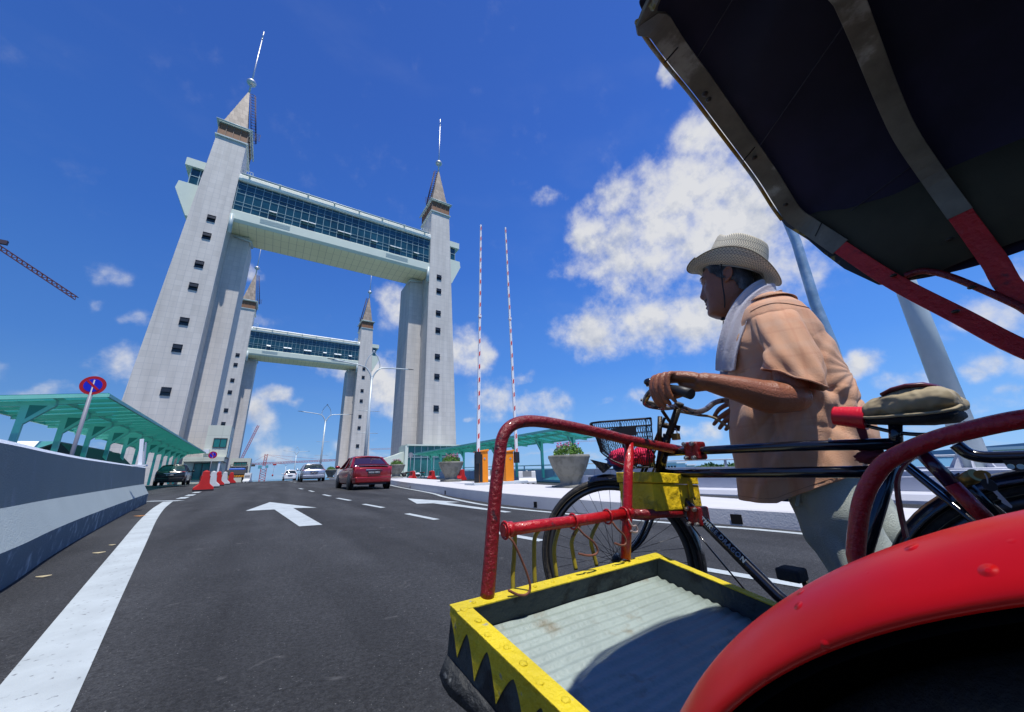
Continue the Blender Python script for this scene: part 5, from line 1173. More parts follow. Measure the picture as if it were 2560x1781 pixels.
# bell and torch
m=MB(); c=Vector(bk(1623,955,1.22)); m.ball(tuple(c),(.021,.021,.015),20,10); m.tube([c+Vector((0,0,-.004)),c+Vector((0,0,-.0045)),c+Vector((0,0,-.018))],[.0215,.016,.013],18); b_=m.build('bell',FBLK,TR)
tb('bell_stalk',[tuple(c+Vector((0,0,-.012))),tuple(c+Vector((.004,0,-.036)))],.0045,FBLK,8,b_); tb('bell_wire',crv([tuple(c+Vector((.012,-.004,-.014))),tuple(c+Vector((.004,-.014,-.030))),tuple(c+Vector((.008,-.012,-.048))),tuple(c+Vector((.020,-.010,-.040))),tuple(c+Vector((.022,-.012,-.018)))],5),.0022,mat('yellow wire',(.60,.40,.02),.5),6,b_)
c=Vector(bk(1646,957,1.24)); MB().ball(tuple(c),(.012,.012,.011),16,8).build('horn_button',FBLK,TR)
# padlock on the stem
c=Vector(bk(1690,1093,1.40)); m=MB(); m.box((c.x-.012,c.y-.016,c.z-.012),(c.x+.008,c.y+.014,c.z+.014)); pk=m.build('padlock',BRASS,TR,bevel=.003); tb('shackle',crv([(c.x,c.y-.008,c.z+.014),(c.x,c.y-.007,c.z+.03),(c.x,c.y+.002,c.z+.036),(c.x,c.y+.01,c.z+.03),(c.x,c.y+.01,c.z+.014)],4),.0022,STEEL,8,pk)
# wire basket -------------------------------------------------
BKT=mat('black wire',(.006,.006,.008),.4)
Fd=Vector((-math.sin(TH),math.cos(TH),0)); Rd=Vector((math.cos(TH),math.sin(TH),0)); B0=Vector((1.395,1.055,.735))
def bp(f,r,z): return B0+Fd*f+Rd*r+Vector((0,0,z))
def outline(t,fr):  # fr 0 bottom .. 1 top ; rounded rectangle, t 0..1
    w=.125+.015*fr; dl=.215+.03*fr; back=-.01*fr
    P=[(back,-w),(dl-.05,-w),(dl-.012,-w+.018),(dl,-w+.055),(dl,w-.055),(dl-.012,w-.018),(dl-.05,w),(back,w)]
    seg=[math.dist(P[i],P[(i+1)%8]) for i in range(8)]; tot=sum(seg); d=(t%1)*tot
    for i in range(8):
        if d<=seg[i]: a,b=P[i],P[(i+1)%8]; u=d/seg[i]; return (a[0]+(b[0]-a[0])*u,a[1]+(b[1]-a[1])*u)
        d-=seg[i]
    return P[0]
def bw(t,fr): 
    f,r=outline(t,fr); return bp(f,r,.012+fr*.190+(1-fr)*.075*max(0,f/.215)**3)
m=MB(); N=104; K=9
for j in range(N):
    for sgn in (1,-1):
        pts=[tuple(bw((j+.5*(k%2)*sgn)/N,k/K)) for k in range(K+1)]
        m.tube(pts,.0010,3,caps=False)
bkt=m.build('basket_mesh',BKT,TR)
m=MB()
for k in range(17): f=.0+.19*k/16; m.tube([tuple(bp(f,-.11,.008)),tuple(bp(f,.11,.008))],.001,4)
for k in range(17): r=-.11+.22*k/16; m.tube([tuple(bp(0,r,.01)),tuple(bp(.2,r,.01))],.001,4)
m.build('basket_floor',BKT,bkt)
for fr,r in ((0,.003),(.72,.002),(1,.0042)):
    MB().tube([tuple(bw(k/80,fr)) for k in range(80)],r,8,close=True).build('basket_hoop',BKT,bkt)
for t in (.02,.12,.24,.33,.40,.50,.58,.70,.86,.94): MB().tube([tuple(bw(t,k/6)) for k in range(7)],.0022,6).build('basket_upright',BKT,bkt)
m=MB(); pl=[tuple(bw(.06+.10*u,fr)+Rd*-.003) for u,fr in ((0,.86),(1,.80),(1.35,.62),(1,.62),(0,.66))]; m.prism(pl,tuple(Rd*-.002)); m.build('basket_badge',BLACKP,bkt)
# things lying in the basket
m=MB(); g=np.random.default_rng(5)
def blob(c,r,seed,nz=.35,n=28,mm=18):
    g=np.random.default_rng(seed); ph=g.random((6,3))*6; m=MB(); R=[]
    for i in range(mm+1):
        t=math.pi*i/mm; ring=[]
        for j in range(n):
            a=2*math.pi*j/n; d=np.array([math.sin(t)*math.cos(a),math.sin(t)*math.sin(a),-math.cos(t)])
            k=1+nz*sum(math.sin(d@(ph[q]+1)*2.2+ph[q][0]) for q in range(6))/6
            ring.append(tuple(np.array(c)+np.array(r)*d*k))
        R.append(ring)
    return m.rings(R,caps=False)
PINK=mat('pink cloth',(.85,.03,.12),.8,bump=1.5,bscale=40)
t=thing('cloth','crumpled bright pink cloth lying in the black wire basket','cloth',tuple(bp(.11,-.05,.02)))
blob(bp(.12,-.045,.055),(.062,.062,.036),2).build('bundle',PINK,t); blob(bp(.04,-.02,.06),(.042,.042,.036),9).build('bundle',PINK,t)
t=thing('plastic_bag','blue and white plastic bag under the pink cloth in the basket','bag',tuple(bp(.1,.03,.02))); blob(bp(.13,.03,.05),(.06,.07,.04),4,.5).build('bag_body',mat('blue bag',(.06,.13,.40),.4,bump=1,bscale=30),t); blob(bp(.03,.06,.06),(.03,.035,.045),14,.5).build('bag_fold',mat('pale bag',(.35,.42,.55),.4,bump=1,bscale=30),t)
# saddle -------------------------------------------------------
def sad(name,prof,mt,par=None,n=28,zf=None,**k):
    """prof: (y, halfwidth, ztop, zbot)"""
    R=[]
    for (y,w,zt_,zb_) in prof:
        ring=[]
        for j in range(n):
            a=2*math.pi*j/n; cx_=math.cos(a); sz=math.sin(a); zz_=(zt_+zb_)/2+(zt_-zb_)/2*(abs(sz)**.8)*(1 if sz>0 else -1)
            ring.append((1.41+w*cx_,y,zz_))
        R.append(ring)
    return MB().rings(R,caps=True).build(name,mt,par or TR,**k)
P_=lambda px,py: bk(px,py,1.41)
sp=[(.345,.026,.892,.858),(.325,.036,.903,.854),(.295,.05,.916,.851),(.265,.064,.926,.850),(.235,.075,.930,.848),(.205,.082,.928,.847),(.18,.086,.918,.848),(.165,.082,.902,.851),(.155,.066,.888,.858)]
sd=sad('saddle_cover',sp,CREAMC,sub=1)
# wrinkles
tx=bpy.data.textures.new('wr','CLOUDS'); tx.noise_scale=.05; md=sd.modifiers.new('d','DISPLACE'); md.texture=tx; md.strength=.020; md.mid_level=.5; sd.modifiers['u'].render_levels=3; sd.modifiers['u'].levels=3
sad('saddle_top',[(.29,.04,.922,.91),(.265,.055,.9315,.915),(.235,.062,.9355,.918),(.205,.06,.933,.915),(.185,.045,.923,.91)],mat('maroon saddle',(.10,.012,.02),.4),sd)
MB().tube(crv([(1.41+w*s_,y,zb_+.004) for y,w,zt_,zb_ in sp for s_ in (-1,)],4),.004,8).build('cover_hem',CREAMC,sd)
sad('saddle_base',[(.34,.025,.862,.842),(.29,.04,.86,.834),(.22,.068,.858,.826),(.18,.076,.855,.828),(.165,.06,.856,.838)],RUB)
for s_ in (-1,1):
    m=MB()
    for k in range(26): a=k*.9; m.v and None
    pts=[(1.41+s_*.055+.013*math.cos(a),.165+.013*math.sin(a),.800+.002*a) for a in [k*.5 for k in range(26)]]
    MB().tube(pts,.0028,6).build('saddle_spring',FBLK,TR)
tb('saddle_rail',crv([(1.41,.36,.845),(1.40,.28,.812),(1.385,.20,.802),(1.37,.15,.815)],5),.005,FBLK,8); tb('saddle_rail',crv([(1.41,.36,.845),(1.42,.28,.812),(1.435,.20,.802),(1.45,.15,.815)],5),.005,FBLK,8)
tb('seat_post',[(1.4,.30,.77),(1.4,.285,.84)],.014,FBLK,12)
# red wrapped nose
a=Vector(P_(2086,1040)); b=Vector(P_(2168,1046))
m=MB(); pts=[a+(b-a)*(k/20) for k in range(21)]; m.tube(pts,[.027+.0028*(k/20)*2+.0006*math.sin(k*2.6) for k in range(21)],20,flat=((1,0,0),1)); m.build('wrapped_nose',RIB,TR)
m=MB(); P=[P_(2140,1068),P_(2165,1068),P_(2172,1100),P_(2160,1130),P_(2148,1128),P_(2152,1098)]; m.prism(P,(-.004,0,0)); m.build('ribbon_tail',DKRIB,TR)
blob(P_(2180,1143),(.02,.035,.018),7,.5).build('ribbon_knot',DKRIB,TR)
# rear of the bicycle
wheelset(Vector((1.4,.04,.352)),0,TR)
m=MB(); R=[]
for k in range(31):
    a=math.radians(-10+165*k/30); R.append([(1.4+x,.04+(.375-.028*abs(x/.036)**2)*math.cos(a),.352+(.375-.028*abs(x/.036)**2)*math.sin(a)) for x in (-.036,-.03,-.02,-.008,.008,.02,.03,.036)])
m.rings(R,caps=False,close=False); m.build('rear_mudguard',FBLK,TR,solid=.0015)
for s_ in (-1,1):
    tb('chain_stay',[(1.4+s_*.03,.52,.28),(1.4+s_*.06,.04,.35)],.009,FBLK,8); tb('seat_stay',[(1.4+s_*.02,.31,.76),(1.4+s_*.06,.04,.36)],.007,FBLK,8)
MB().lathe([(.02,-.01),(.085,-.004),(.09,0),(.085,.004),(.02,.01)],(1.355,.545,.27),30,'X').build('chain_ring',OILY,TR)
tb('crank',[(1.34,.545,.27),(1.33,.565,.445)],.009,OILY,8)
m=MB(); m.box((1.265,.545,.43),(1.325,.605,.462)); m.build('pedal',RUB,TR,bevel=.006)
tb('kickstand',[(1.36,.03,.3),(1.30,.10,.0)],.009,OILY,8)
# carrier tube behind the saddle with plate
tb('carrier_tube',crv([bk(2390,1112,1.38),bk(2420,1134,1.38),bk(2460,1143,1.38),bk(2520,1143,1.38),bk(2640,1140,1.38)],5),.0135,FBLK,14)
m=MB(); m.prism([bk(2505,1150,1.36),bk(2520,1172,1.36),bk(2542,1178,1.36),bk(2575,1176,1.36),bk(2620,1178,1.36),bk(2620,1148,1.36)],(.004,0,0)); m.build('carrier_plate',FBLK,TR)
for px in (2527,2552): MB().tube([Vector(bk(px,1167,1.36))+Vector((-.003,0,0)),Vector(bk(px,1167,1.36))+Vector((-.0015,0,0))],.0055,14).build('plate_hole',mat('sky seen through hole',(.25,.45,.55),.6),TR)
# lock with keys
c0,c1=Vector(bk(2384,1188,1.30)),Vector(bk(2500,1290,1.30))
tb('cable_lock',[c0,c0+(c1-c0)*.5,c1],.0115,FBLK,14); tb('cable_lock',[c0+Vector((.0,.012,.012)),c1+Vector((0,.014,.014))],.007,FBLK,12)
bl_=MB().tube([Vector(bk(2405,1205,1.29)),Vector(bk(2440,1188,1.27))],.0135,14).build('lock_barrel',BRASS,TR)
def keyed(c,ux,uy,L_,w,mt,hm,par):
    c=Vector(c);ux=Vector(ux).normalized();uy=Vector(uy).normalized(); n=ux.cross(uy).normalized()*.0012
    P=[c+ux*(w*math.cos(a))+uy*(w*.8*math.sin(a)) for a in [2*math.pi*k/18 for k in range(18)]]
    MB().prism([tuple(p-n) for p in P],tuple(n*2)).build('key_bow',hm,par)
    q=[(w*.8,-.003),(w*.8,.003),(w+L_*.3,.003),(w+L_*.35,.0055),(w+L_*.5,.003),(w+L_*.6,.0055),(w+L_*.8,.003),(w+L_,0),(w+L_*.9,-.003)]
    MB().prism([tuple(c+ux*a+uy*b-n*.8) for a,b in q],tuple(n*1.6)).build('key_blade',mt,par)
k1=thing('keys','brass key and black-headed key hanging from the cable lock behind the red brace','keys',bk(2455,1190,1.25))
rt=Vector((0,-1,0)); dn=Vector((0,0,-1))
keyed(bk(2455,1187,1.25),rt,dn,.0,.0115,BRASS,BRASS,k1)
tb('key_ring',crv([bk(2462,1184,1.247),bk(2468,1196,1.247),bk(2470,1210,1.247)],4),.0012,STEEL,6,k1)
keyed(bk(2473,1213,1.248),(rt*.35+dn*.9),(dn*.35-rt*.9),.034,.0125,STEEL,BLACKP,k1)
# red arch rail, its flat, brace
AR=crv([bk(2138,1400,1.1),bk(2143,1330,1.1),bk(2156,1252,1.1),bk(2186,1190,1.1),bk(2230,1146,1.1),bk(2330,1102,1.1),bk(2440,1072,1.1),bk(2560,1048,1.1),bk(2740,1030,1.1)],6)
AR=[(p[0],p[1],p[2]) for p in AR]; AR=[(1.1,.356,.44)]+AR[1:]
tb('arm_rail',AR,.0165,paintmat('arm rail enamel',(.50,.010,.014),(.12,.008,.02),.62,.72,.25,16,.7,60,.3),18)
tb('rail_brace',[bk(2300,1128,1.13),bk(2380,1212,1.13)],.0125,mat('purple enamel',(.06,.006,.03),.25,coat=.6),14); tb('rail_brace',[bk(2380,1212,1.13),bk(2478,1312,1.13)],.0128,TRED,14)
m=MB(); pts=crv([bk(2300,1135,1.16),bk(2258,1165,1.16),bk(2240,1205,1.16),bk(2246,1270,1.16),bk(2262,1345,1.16)],5)
R=[]
for p in pts: R.append([(p[0],p[1]-.003,p[2]),(p[0]+.02,p[1]-.003,p[2]),(p[0]+.02,p[1]+.003,p[2]),(p[0],p[1]+.003,p[2])])
m.rings(R,smooth=False); m.build('flat_strap',TRED2,TR)
# red mudguard of the side wheel
FC=(-.106,.352); prof=[(.2436,.3708),(.2425,.3738),(.2440,.3765),(.2465,.3795),(.252,.3835),(.259,.3885),(.273,.3955),(.288,.3985),(.308,.3945),(.328,.385),(.340,.372),(.343,.355)]
m=MB(); R=[]
for k in range(73):
    a=math.radians(-25+230*k/72); R.append([(x,FC[0]+r*math.cos(a),FC[1]+r*math.sin(a)) for x,r in prof])
m.rings(R,caps=False,close=False); fd=m.build('side_mudguard',FRED,TR,solid=.0025)
tx2=bpy.data.textures.new('dents','CLOUDS'); tx2.noise_scale=.035
fd.modifiers.clear(); u=fd.modifiers.new('u','SUBSURF'); u.levels=u.render_levels=1; so2=fd.modifiers.new('s','SOLIDIFY'); so2.thickness=.0012
m=MB(); R=[]
for k in range(73):
    a=math.radians(-25+230*k/72); R.append([(x+.001,FC[0]+(r-.004)*math.cos(a),FC[1]+(r-.004)*math.sin(a)) for x,r in [(.2450,.3700),(.250,.376),(.262,.384),(.288,.392),(.325,.380),(.34,.358)]])
m.rings(R,caps=False,close=False); m.build('mudguard_lining',mat('black lining',(.003,.003,.003),1,spec=.05),fd)  # near-black all over the inside of the mudguard
MB().lathe([(.0,-.001),(.3715,-.001),(.3715,.001),(.0,.001)],(.3425,FC[0],FC[1]),72,'X',smooth=False).build('inner_guard',mat('black lining',(.003,.003,.003),1,spec=.05),fd)  # near-black disc closing the inner side of the wheel well
w=MB().torus((.293,FC[0],.345),.335,.021,'X',72,14).build('side_wheel',RUB,TR)
MB().torus((.293,FC[0],.345),.306,.014,'X',60,8).build('rim',mat('grey rim',(.1,.1,.1),.35,.7),w)
m=MB()
for k in range(32):
    s_=1 if k%2 else -1; a=2*math.pi*k/32; b=a+.8*(1 if (k//2)%2 else -1)
    m.tube([(.293+s_*.026,FC[0]+.019*math.cos(b),.345+.019*math.sin(b)),(.293,FC[0]+.3*math.cos(a),.345+.3*math.sin(a))],.0011,5)
m.build('spokes',mat('spoke steel',(.1,.1,.1),.4,.8),w)
MB().tube([(.25,FC[0],.345),(.27,FC[0],.345),(.32,FC[0],.345),(.38,FC[0],.345)],[.01,.02,.02,.012],12).build('hub',OILY,w)
DARKB=mat('black side panel',(.010,.011,.010),.6)
m=MB(); m.prism([(.395,.16,.13),(.395,.20,.42),(.395,-.05,.66),(.395,-.75,.72),(.395,-.75,.13)],(.012,0,0)); m.build('side_panel',DARKB,TR)
m=MB(); m.prism([(1.145,.16,.13),(1.145,.20,.42),(1.145,.10,.52),(1.145,-.75,.52),(1.145,-.75,.13)],(.012,0,0)); m.build('side_panel',DARKB,TR)
m=MB(); m.box((.408,-.72,.44),(1.144,-.02,.52)); m.build('seat_cushion',mat('black seat vinyl',(.012,.012,.013),.35),TR,bevel=.02,seg=3)
m=MB(); m.hexa([(.408,-.80,.50),(1.144,-.80,.50),(1.144,-.72,.50),(.408,-.72,.50)],[(.408,-.95,1.05),(1.144,-.95,1.05),(1.144,-.88,1.05),(.408,-.88,1.05)]); m.build('seat_back',mat('black seat vinyl',(.01,.01,.01),.4),TR,bevel=.02,seg=3)
tb('axle',[(.30,FC[0],.345),(1.36,FC[0]+.1,.345)],.013,FBLK,10)
for x in (.47,1.1): tb('frame_rail',[(x,.93,.29),(x+.01,.2,.16),(x+.01,-.7,.16)],.014,FBLK,10)
tb('side_link',[(1.1,-.1,.3),(1.39,.02,.36)],.014,TRED2,10)
# hood ----------------------------------------------------------
H1=[(.44,-.50,.90),(.44,-.48,1.2),(.45,-.30,1.50),(.475,.02,1.635)]+[tuple(atX(*p)) for p in [(1628,22,.50),(1652,72,.565),(1700,142,.67),(1757,215,.78),(1828,313,.925),(1885,391,1.04),(1925,448,1.12),(1960,505,1.185),(1985,540,1.225),(2022,566,1.25),(2100,618,1.252),(2230,702,1.252),(2400,790,1.252),(2560,872,1.252)]]+[(1.25,-.06,.84)]
H2=[(.44,-.40,.86),(.42,-.42,1.2),(.45,-.36,1.52),(.54,-.20,1.66)]+[tuple(atX(*p)) for p in [(2050,-160,.66),(2118,-10,.79),(2165,105,.92),(2212,225,1.04),(2262,335,1.14),(2330,438,1.23),(2400,535,1.252),(2480,645,1.252),(2560,750,1.252)]]+[(1.25,-.08,.88)]
H3=[(.44,-.16,.86),(.40,-.45,1.1),(.42,-.55,1.42),(.50,-.55,1.58),(.80,-.55,1.60),(1.05,-.52,1.56),(1.2,-.45,1.45),(1.25,-.35,1.2),(1.25,-.12,.9)]
def strap(path,w,th,mt,name,par=TR,n=5):
    P=[Vector(p) for p in crv(path,n)]; c=Vector((.85,.1,1.15)); R=[]
    for i,p in enumerate(P):
        t=(P[min(i+1,len(P)-1)]-P[max(i-1,0)]).normalized()
        out=(p-c); out.y*=.15; out=(out-t*out.dot(t)).normalized(); s_=t.cross(out).normalized()
        R.append([tuple(p+s_*w/2),tuple(p-s_*w/2),tuple(p-s_*w/2+out*th),tuple(p+s_*w/2+out*th)])
    return MB().rings(R,smooth=False).build(name,mt,par,bevel=.001)
HRED=paintmat('hood leg red',(.50,.008,.006),(.10,.01,.01),.60,.70,.4,12,.6,50,0)
k1_=15; 
hp=strap(H1[:k1_],.046,.006,GALV,'hood_hoop'); strap(H1[k1_-1:],.036,.006,HRED,'hood_leg')
strap(H2[:11],.040,.006,GALV,'hood_hoop'); strap(H2[10:],.038,.006,HRED,'hood_leg'); strap(H3,.044,.006,GALV,'hood_hoop')
for p in [(1645,50,.545),(1765,235,.79),(1772,243,.80),(1885,395,1.03),(1888,408,1.04),(1968,508,1.16)][:0]: pass
def resample(P,n):
    P=np.array([tuple(p) for p in crv(P,6)]); d=np.r_[0,np.cumsum(np.linalg.norm(np.diff(P,axis=0),axis=1))]; d/=d[-1]; t=np.linspace(0,1,n); return np.stack([np.interp(t,d,P[:,k]) for k in range(3)],1)
def outw(P,o):
    c=np.array([.85,0,1.15]); q=P-c; q[:,1]*=.1; q/=np.linalg.norm(q,axis=1)[:,None]; return P+q*o
# cloth between hoops: from the left edge over the top down the right side
A=np.array(H1[4:14]+[tuple(atX(2235,700,1.258))]); A=resample(list(map(tuple,A)),40); Bq=resample(H2[2:12],40); Cq=resample(H3[2:8],40)
A=outw(A,.026);Bq=outw(Bq,.026);Cq=outw(Cq,.026)
A2=A+np.array([0,.012,0.0])
rows=[A2,A,.5*A+.5*Bq+np.array([0,0,-.006]),Bq,.5*Bq+.5*Cq+np.array([0,0,-.008]),Cq,Cq+np.array([0,-.35,-.25])]
m=MB(); m.rings([[tuple(p) for p in r] for r in rows],caps=False,close=False); hc_=m.build('hood_cloth',NAVY,TR); hc_.modifiers.new('u','SUBSURF').levels=3; hc_.modifiers['u'].render_levels=3; tx4=bpy.data.textures.new('sag','CLOUDS'); tx4.noise_scale=.16; dd=hc_.modifiers.new('d','DISPLACE'); dd.texture=tx4; dd.strength=.016; dd.mid_level=.2; hc_.modifiers.new('s','SOLIDIFY').thickness=.002
for k_ in (9,20,31): MB().tube([tuple(.5*(A[k_]+Bq[k_])*(t_*4*(1-t_))+(1-t_*4*(1-t_))*(A[k_] if t_<.5 else Bq[k_])+np.array([0,0,-.004])) for t_ in (0,.25,.5,.75,1)],.0012,5).build('stitched_seam',mat('seam thread',(.05,.05,.07),.9),TR)
# lining band low on the right side
X_=1.262
side=[atX(*p,X_) for p in [(1975,552),(2035,592),(2130,655),(2225,708),(2320,690),(2440,640),(2560,598),(2660,560)]]
top=[atX(*p,1.255) for p in [(1985,545),(2060,520),(2160,480),(2260,450),(2340,420),(2440,380),(2560,330),(2660,300)]]
m=MB(); m.rings([[tuple(p) for p in side],[tuple(p) for p in top]],caps=False,close=False); m.build('hood_lining',OLIV,TR,solid=.003)
m=MB(); P=[atX(*p,1.27) for p in [(1935,530),(1985,560),(2040,592),(2110,640),(2205,703),(2235,700),(2225,712),(2195,712),(2110,672),(2060,635),(2020,600),(1965,566)]]; m.prism([tuple(p) for p in P],(.004,0,0)); m.build('torn_flap',mat('torn oilcloth',(.02,.02,.018),.6,col2=(.30,.20,.03),c2scale=16,c2lo=.56,c2hi=.62),TR)
MB().tube(crv([tuple(Vector(p)+Vector((-.004,.030,.004))) for p in H1[4:13]],6),.0048,8).build('piping',mat('ochre piping',(.30,.17,.02),.6,col2=(.30,.32,.30),c2scale=12,c2lo=.5,c2hi=.6),TR)
tb('hood_stay',crv([tuple(atX(*p,1.25)) for p in [(2262,690),(2310,678),(2370,690),(2450,722),(2560,772),(2640,820)]],5),.0075,TRED2,10)
for (px,py,X) in ((1644,52,.55),(1762,232,.775),(1771,246,.79),(1885,392,1.04),(1963,510,1.18),(2375,600,1.245),(2430,720,1.245),(2235,690,1.245),(2390,780,1.245)):
    c=Vector(atX(px,py,X))+ (Vector((0,0,-.004)) if X<1.2 else Vector((-.004,0,0))); MB().ball(tuple(c),(.007,.007,.004),10,6).build('rivet',mat('dark rivet',(.03,.025,.02),.5),TR)
for (a,b) in (((1660,150),(1702,103)),((1858,395),(1892,355)),((2036,585),(2052,552))):
    pa=Vector(atX(*a,{1660:.60,1858:.985,2036:1.24}[a[0]]))+Vector((0,0,-.008)); pb=Vector(atX(*b,{1660:.66,1858:1.03,2036:1.24}[a[0]]))+Vector((0,0,-.008)); tb('binding_wire',[pa,pb],.0016,BLACKP,6)
tb('top_rail',crv([tuple(atX(1624,22,.495)),(.49,.15,1.635),(.49,0,1.655),(.49,-.3,1.63)],5),.009,mat('bag wrapped rail',(.30,.34,.34),.5,bump=1,bscale=30,col2=(.30,.30,.05),c2scale=14),10)
# ------------------------------------------------------------------ the man
MO=Vector((1.72,.72,0)); MA=math.atan2(.907,-.42)
MAN=thing('person','man in straw hat, peach shirt and pale trousers pushing the trishaw by its handlebar','person',tuple(MO),MA)
MM=Matrix.Translation(MO)@Matrix.Rotation(MA,4,'Z'); MI=MM.inverted()
def lc(p): return MI@Vector(p)   # world -> body frame (x forward, y towards the camera, z up)
SKIN=mat('brown skin',(.28,.10,.048),.34,var=.16,vscale=9,bump=.35,bscale=160,sss=.06,spec=.45)
def bake(obs,voxel,smooth=3,name='body'):
    """union of closed shells into one continuous skin"""
    bpy.context.view_layer.update()
    me=bpy.data.meshes.new('u'); bm=bmesh.new()
    for m in obs:
        t=bpy.data.meshes.new('t'); t.from_pydata(m.v,[],m.f); bm.from_mesh(t)
    bmesh.ops.remove_doubles(bm,verts=bm.verts,dist=1e-6); bmesh.ops.recalc_face_normals(bm,faces=bm.faces); bm.to_mesh(me); bm.free()
    o=bpy.data.objects.new('u',me); COL.objects.link(o)
    r=o.modifiers.new('r','REMESH'); r.mode='VOXEL'; r.voxel_size=voxel; r.adaptivity=0
    c=o.modifiers.new('c','SMOOTH'); c.factor=.5; c.iterations=smooth
    bpy.context.view_layer.update(); out=bpy.data.meshes.new_from_object(o.evaluated_get(bpy.context.evaluated_depsgraph_get())); bpy.data.objects.remove(o)
    out.polygons.foreach_set('use_smooth',[True]*len(out.polygons)); out.name=name; return out
def addmesh(me,name,mt,par):
    me.materials.clear(); me.materials.append(mt); o=bpy.data.objects.new(name,me); COL.objects.link(o); o.parent=par; return o
def ell(c,rs,axs,n=24): pass
def limb(pts,rad,n=20,flat=None):
    """closed tapered tube with rounded ends"""
    P=crv(pts,6); R=np.interp(np.linspace(0,len(rad)-1,len(P)),range(len(rad)),rad)
    d0=(np.array(P[0])-P[1]); d0/=np.linalg.norm(d0); d1=(np.array(P[-1])-P[-2]); d1/=np.linalg.norm(d1)
    P=[P[0]+d0*R[0]*.9,P[0]+d0*R[0]*.6]+P+[P[-1]+d1*R[-1]*.6,P[-1]+d1*R[-1]*.9]; R=np.r_[R[0]*.25,R[0]*.78,R,R[-1]*.78,R[-1]*.25]
    return MB().tube(P,list(R),n,flat=flat)
# --- head
HZ=[1.392,1.405,1.42,1.44,1.46,1.48,1.50,1.53,1.56,1.59,1.62,1.65,1.67,1.685]
HF=[.085,.112,.130,.135,.133,.133,.134,.129,.130,.134,.130,.112,.085,.05]
HB=[.035,.02,.005,-.012,-.03,-.042,-.05,-.058,-.062,-.062,-.058,-.045,-.02,.01]
HW=[.030,.044,.053,.060,.066,.070,.073,.076,.077,.077,.075,.065,.05,.025]
def G(x,s): return math.exp(-(x/s)**2)
def headpt(z,a,off=0,feat=True):
    f=np.interp(z,HZ,HF);b=np.interp(z,HZ,HB);w=np.interp(z,HZ,HW)
    cx_=(f+b)/2+ .012; c,s=math.cos(a),math.sin(a)
    ex=.85 if c>0 else .95
    x=cx_+(f-cx_ if c>0 else cx_-b)*(abs(c)**ex)*(1 if c>0 else -1); y=w*(abs(s)**.88)*(1 if s>0 else -1)
    if feat and c>0:
        ay=abs(y)
        nz=np.interp(z,[1.496,1.503,1.512,1.525,1.545,1.57,1.585],[0,.010,.020,.026,.017,.006,0]); x+=nz*G(y,.0125 if z>1.53 else .0165)
        x-=.011*G(ay-.031,.016)*G(z-1.573,.014)
        x+=.006*G(ay-.031,.012)*G(z-1.571,.008)
        x+=.006*G(z-1.595,.010)*G(ay-.03,.03)
        x+=.007*G(z-1.478,.0055)*G(y,.020)+.0075*G(z-1.459,.006)*G(y,.018)-.006*G(z-1.4685,.0035)*G(y,.024)-.004*G(z-1.447,.006)*G(y,.02)
        x+=.005*G(z-1.425,.014)*G(y,.02)
        x+=.004*G(ay-.045,.018)*G(z-1.54,.018); x-=.004*G(ay-.033,.012)*G(z-1.50,.02)
    if off: x+=off*c*1.0; y+=off*s
    return (x,y,z)
hz=np.concatenate([np.linspace(1.392,1.685,100)])
head=MB(); head.rings([[headpt(z,2*math.pi*j/84) for j in range(84)] for z in hz],caps=True)
ears=[]
for s in (1,-1):
    e=MB(); Mx=Matrix.Translation((.022,s*.083,1.567))@Matrix.Rotation(math.radians(-14),4,'Y')@Matrix.Rotation(s*math.radians(-22),4,'Z')
    e.ball((0,0,0),(.019,.006,.033),20,14); e.xf(Mx); ears.append(e)
    e=MB(); pts=[(.018*math.cos(a)*(1.0 if a<math.pi*.9 else .8)*-1,s*.004,.031*math.sin(a)) for a in np.linspace(-.9,3.3,16)]; pts=[(-x,y,z) for x,y,z in pts]; e.tube([(-p[0],p[1]+s*.003,p[2]) for p in pts],.0050,10); e.xf(Mx); ears.append(e)
    e=MB(); e.ball((.002,s*.003,-.028),(.009,.006,.010),12,8); e.xf(Mx); ears.append(e)
    e=MB(); e.ball((.017,s*.002,-.004),(.005,.006,.008),12,8); e.xf(Mx); ears.append(e)
neck=limb([(-.055,0,1.30),(-.02,0,1.37),(.015,0,1.44),(.025,0,1.50)],[.075,.062,.058,.056])
adam=MB().ball((.058,0,1.405),(.012,.012,.015))
torso=MB(); TZ=[.70,.80,.92,1.05,1.18,1.28,1.34,1.38]; TC=[-.12,-.11,-.07,-.06,-.08,-.10,-.09,-.06]; TS=[.10,.12,.13,.125,.12,.105,.08,.05]; TWd=[.165,.165,.155,.16,.18,.19,.15,.08]
torso.rings([[(c+a*math.cos(t),b*math.sin(t),z) for t in [2*math.pi*j/36 for j in range(36)]] for z,c,a,b in zip(TZ,TC,TS,TWd)],caps=True)
ELB=lc((1.50,.545,.95)); WR=lc((1.262,.692,1.028))
armL=limb([(-.09,.140,1.25),(-.09,.225,1.14),tuple(ELB+Vector((-.012,0,.04)))],[.050,.050,.048])
d=WR-ELB
foreL=limb([tuple(ELB+Vector((-.018,.0,.012))),tuple(ELB+d*.25+Vector((0,0,-.002))),tuple(ELB+d*.6),tuple(WR),tuple(WR+d*.06)],[.050,.058,.046,.031,.028])
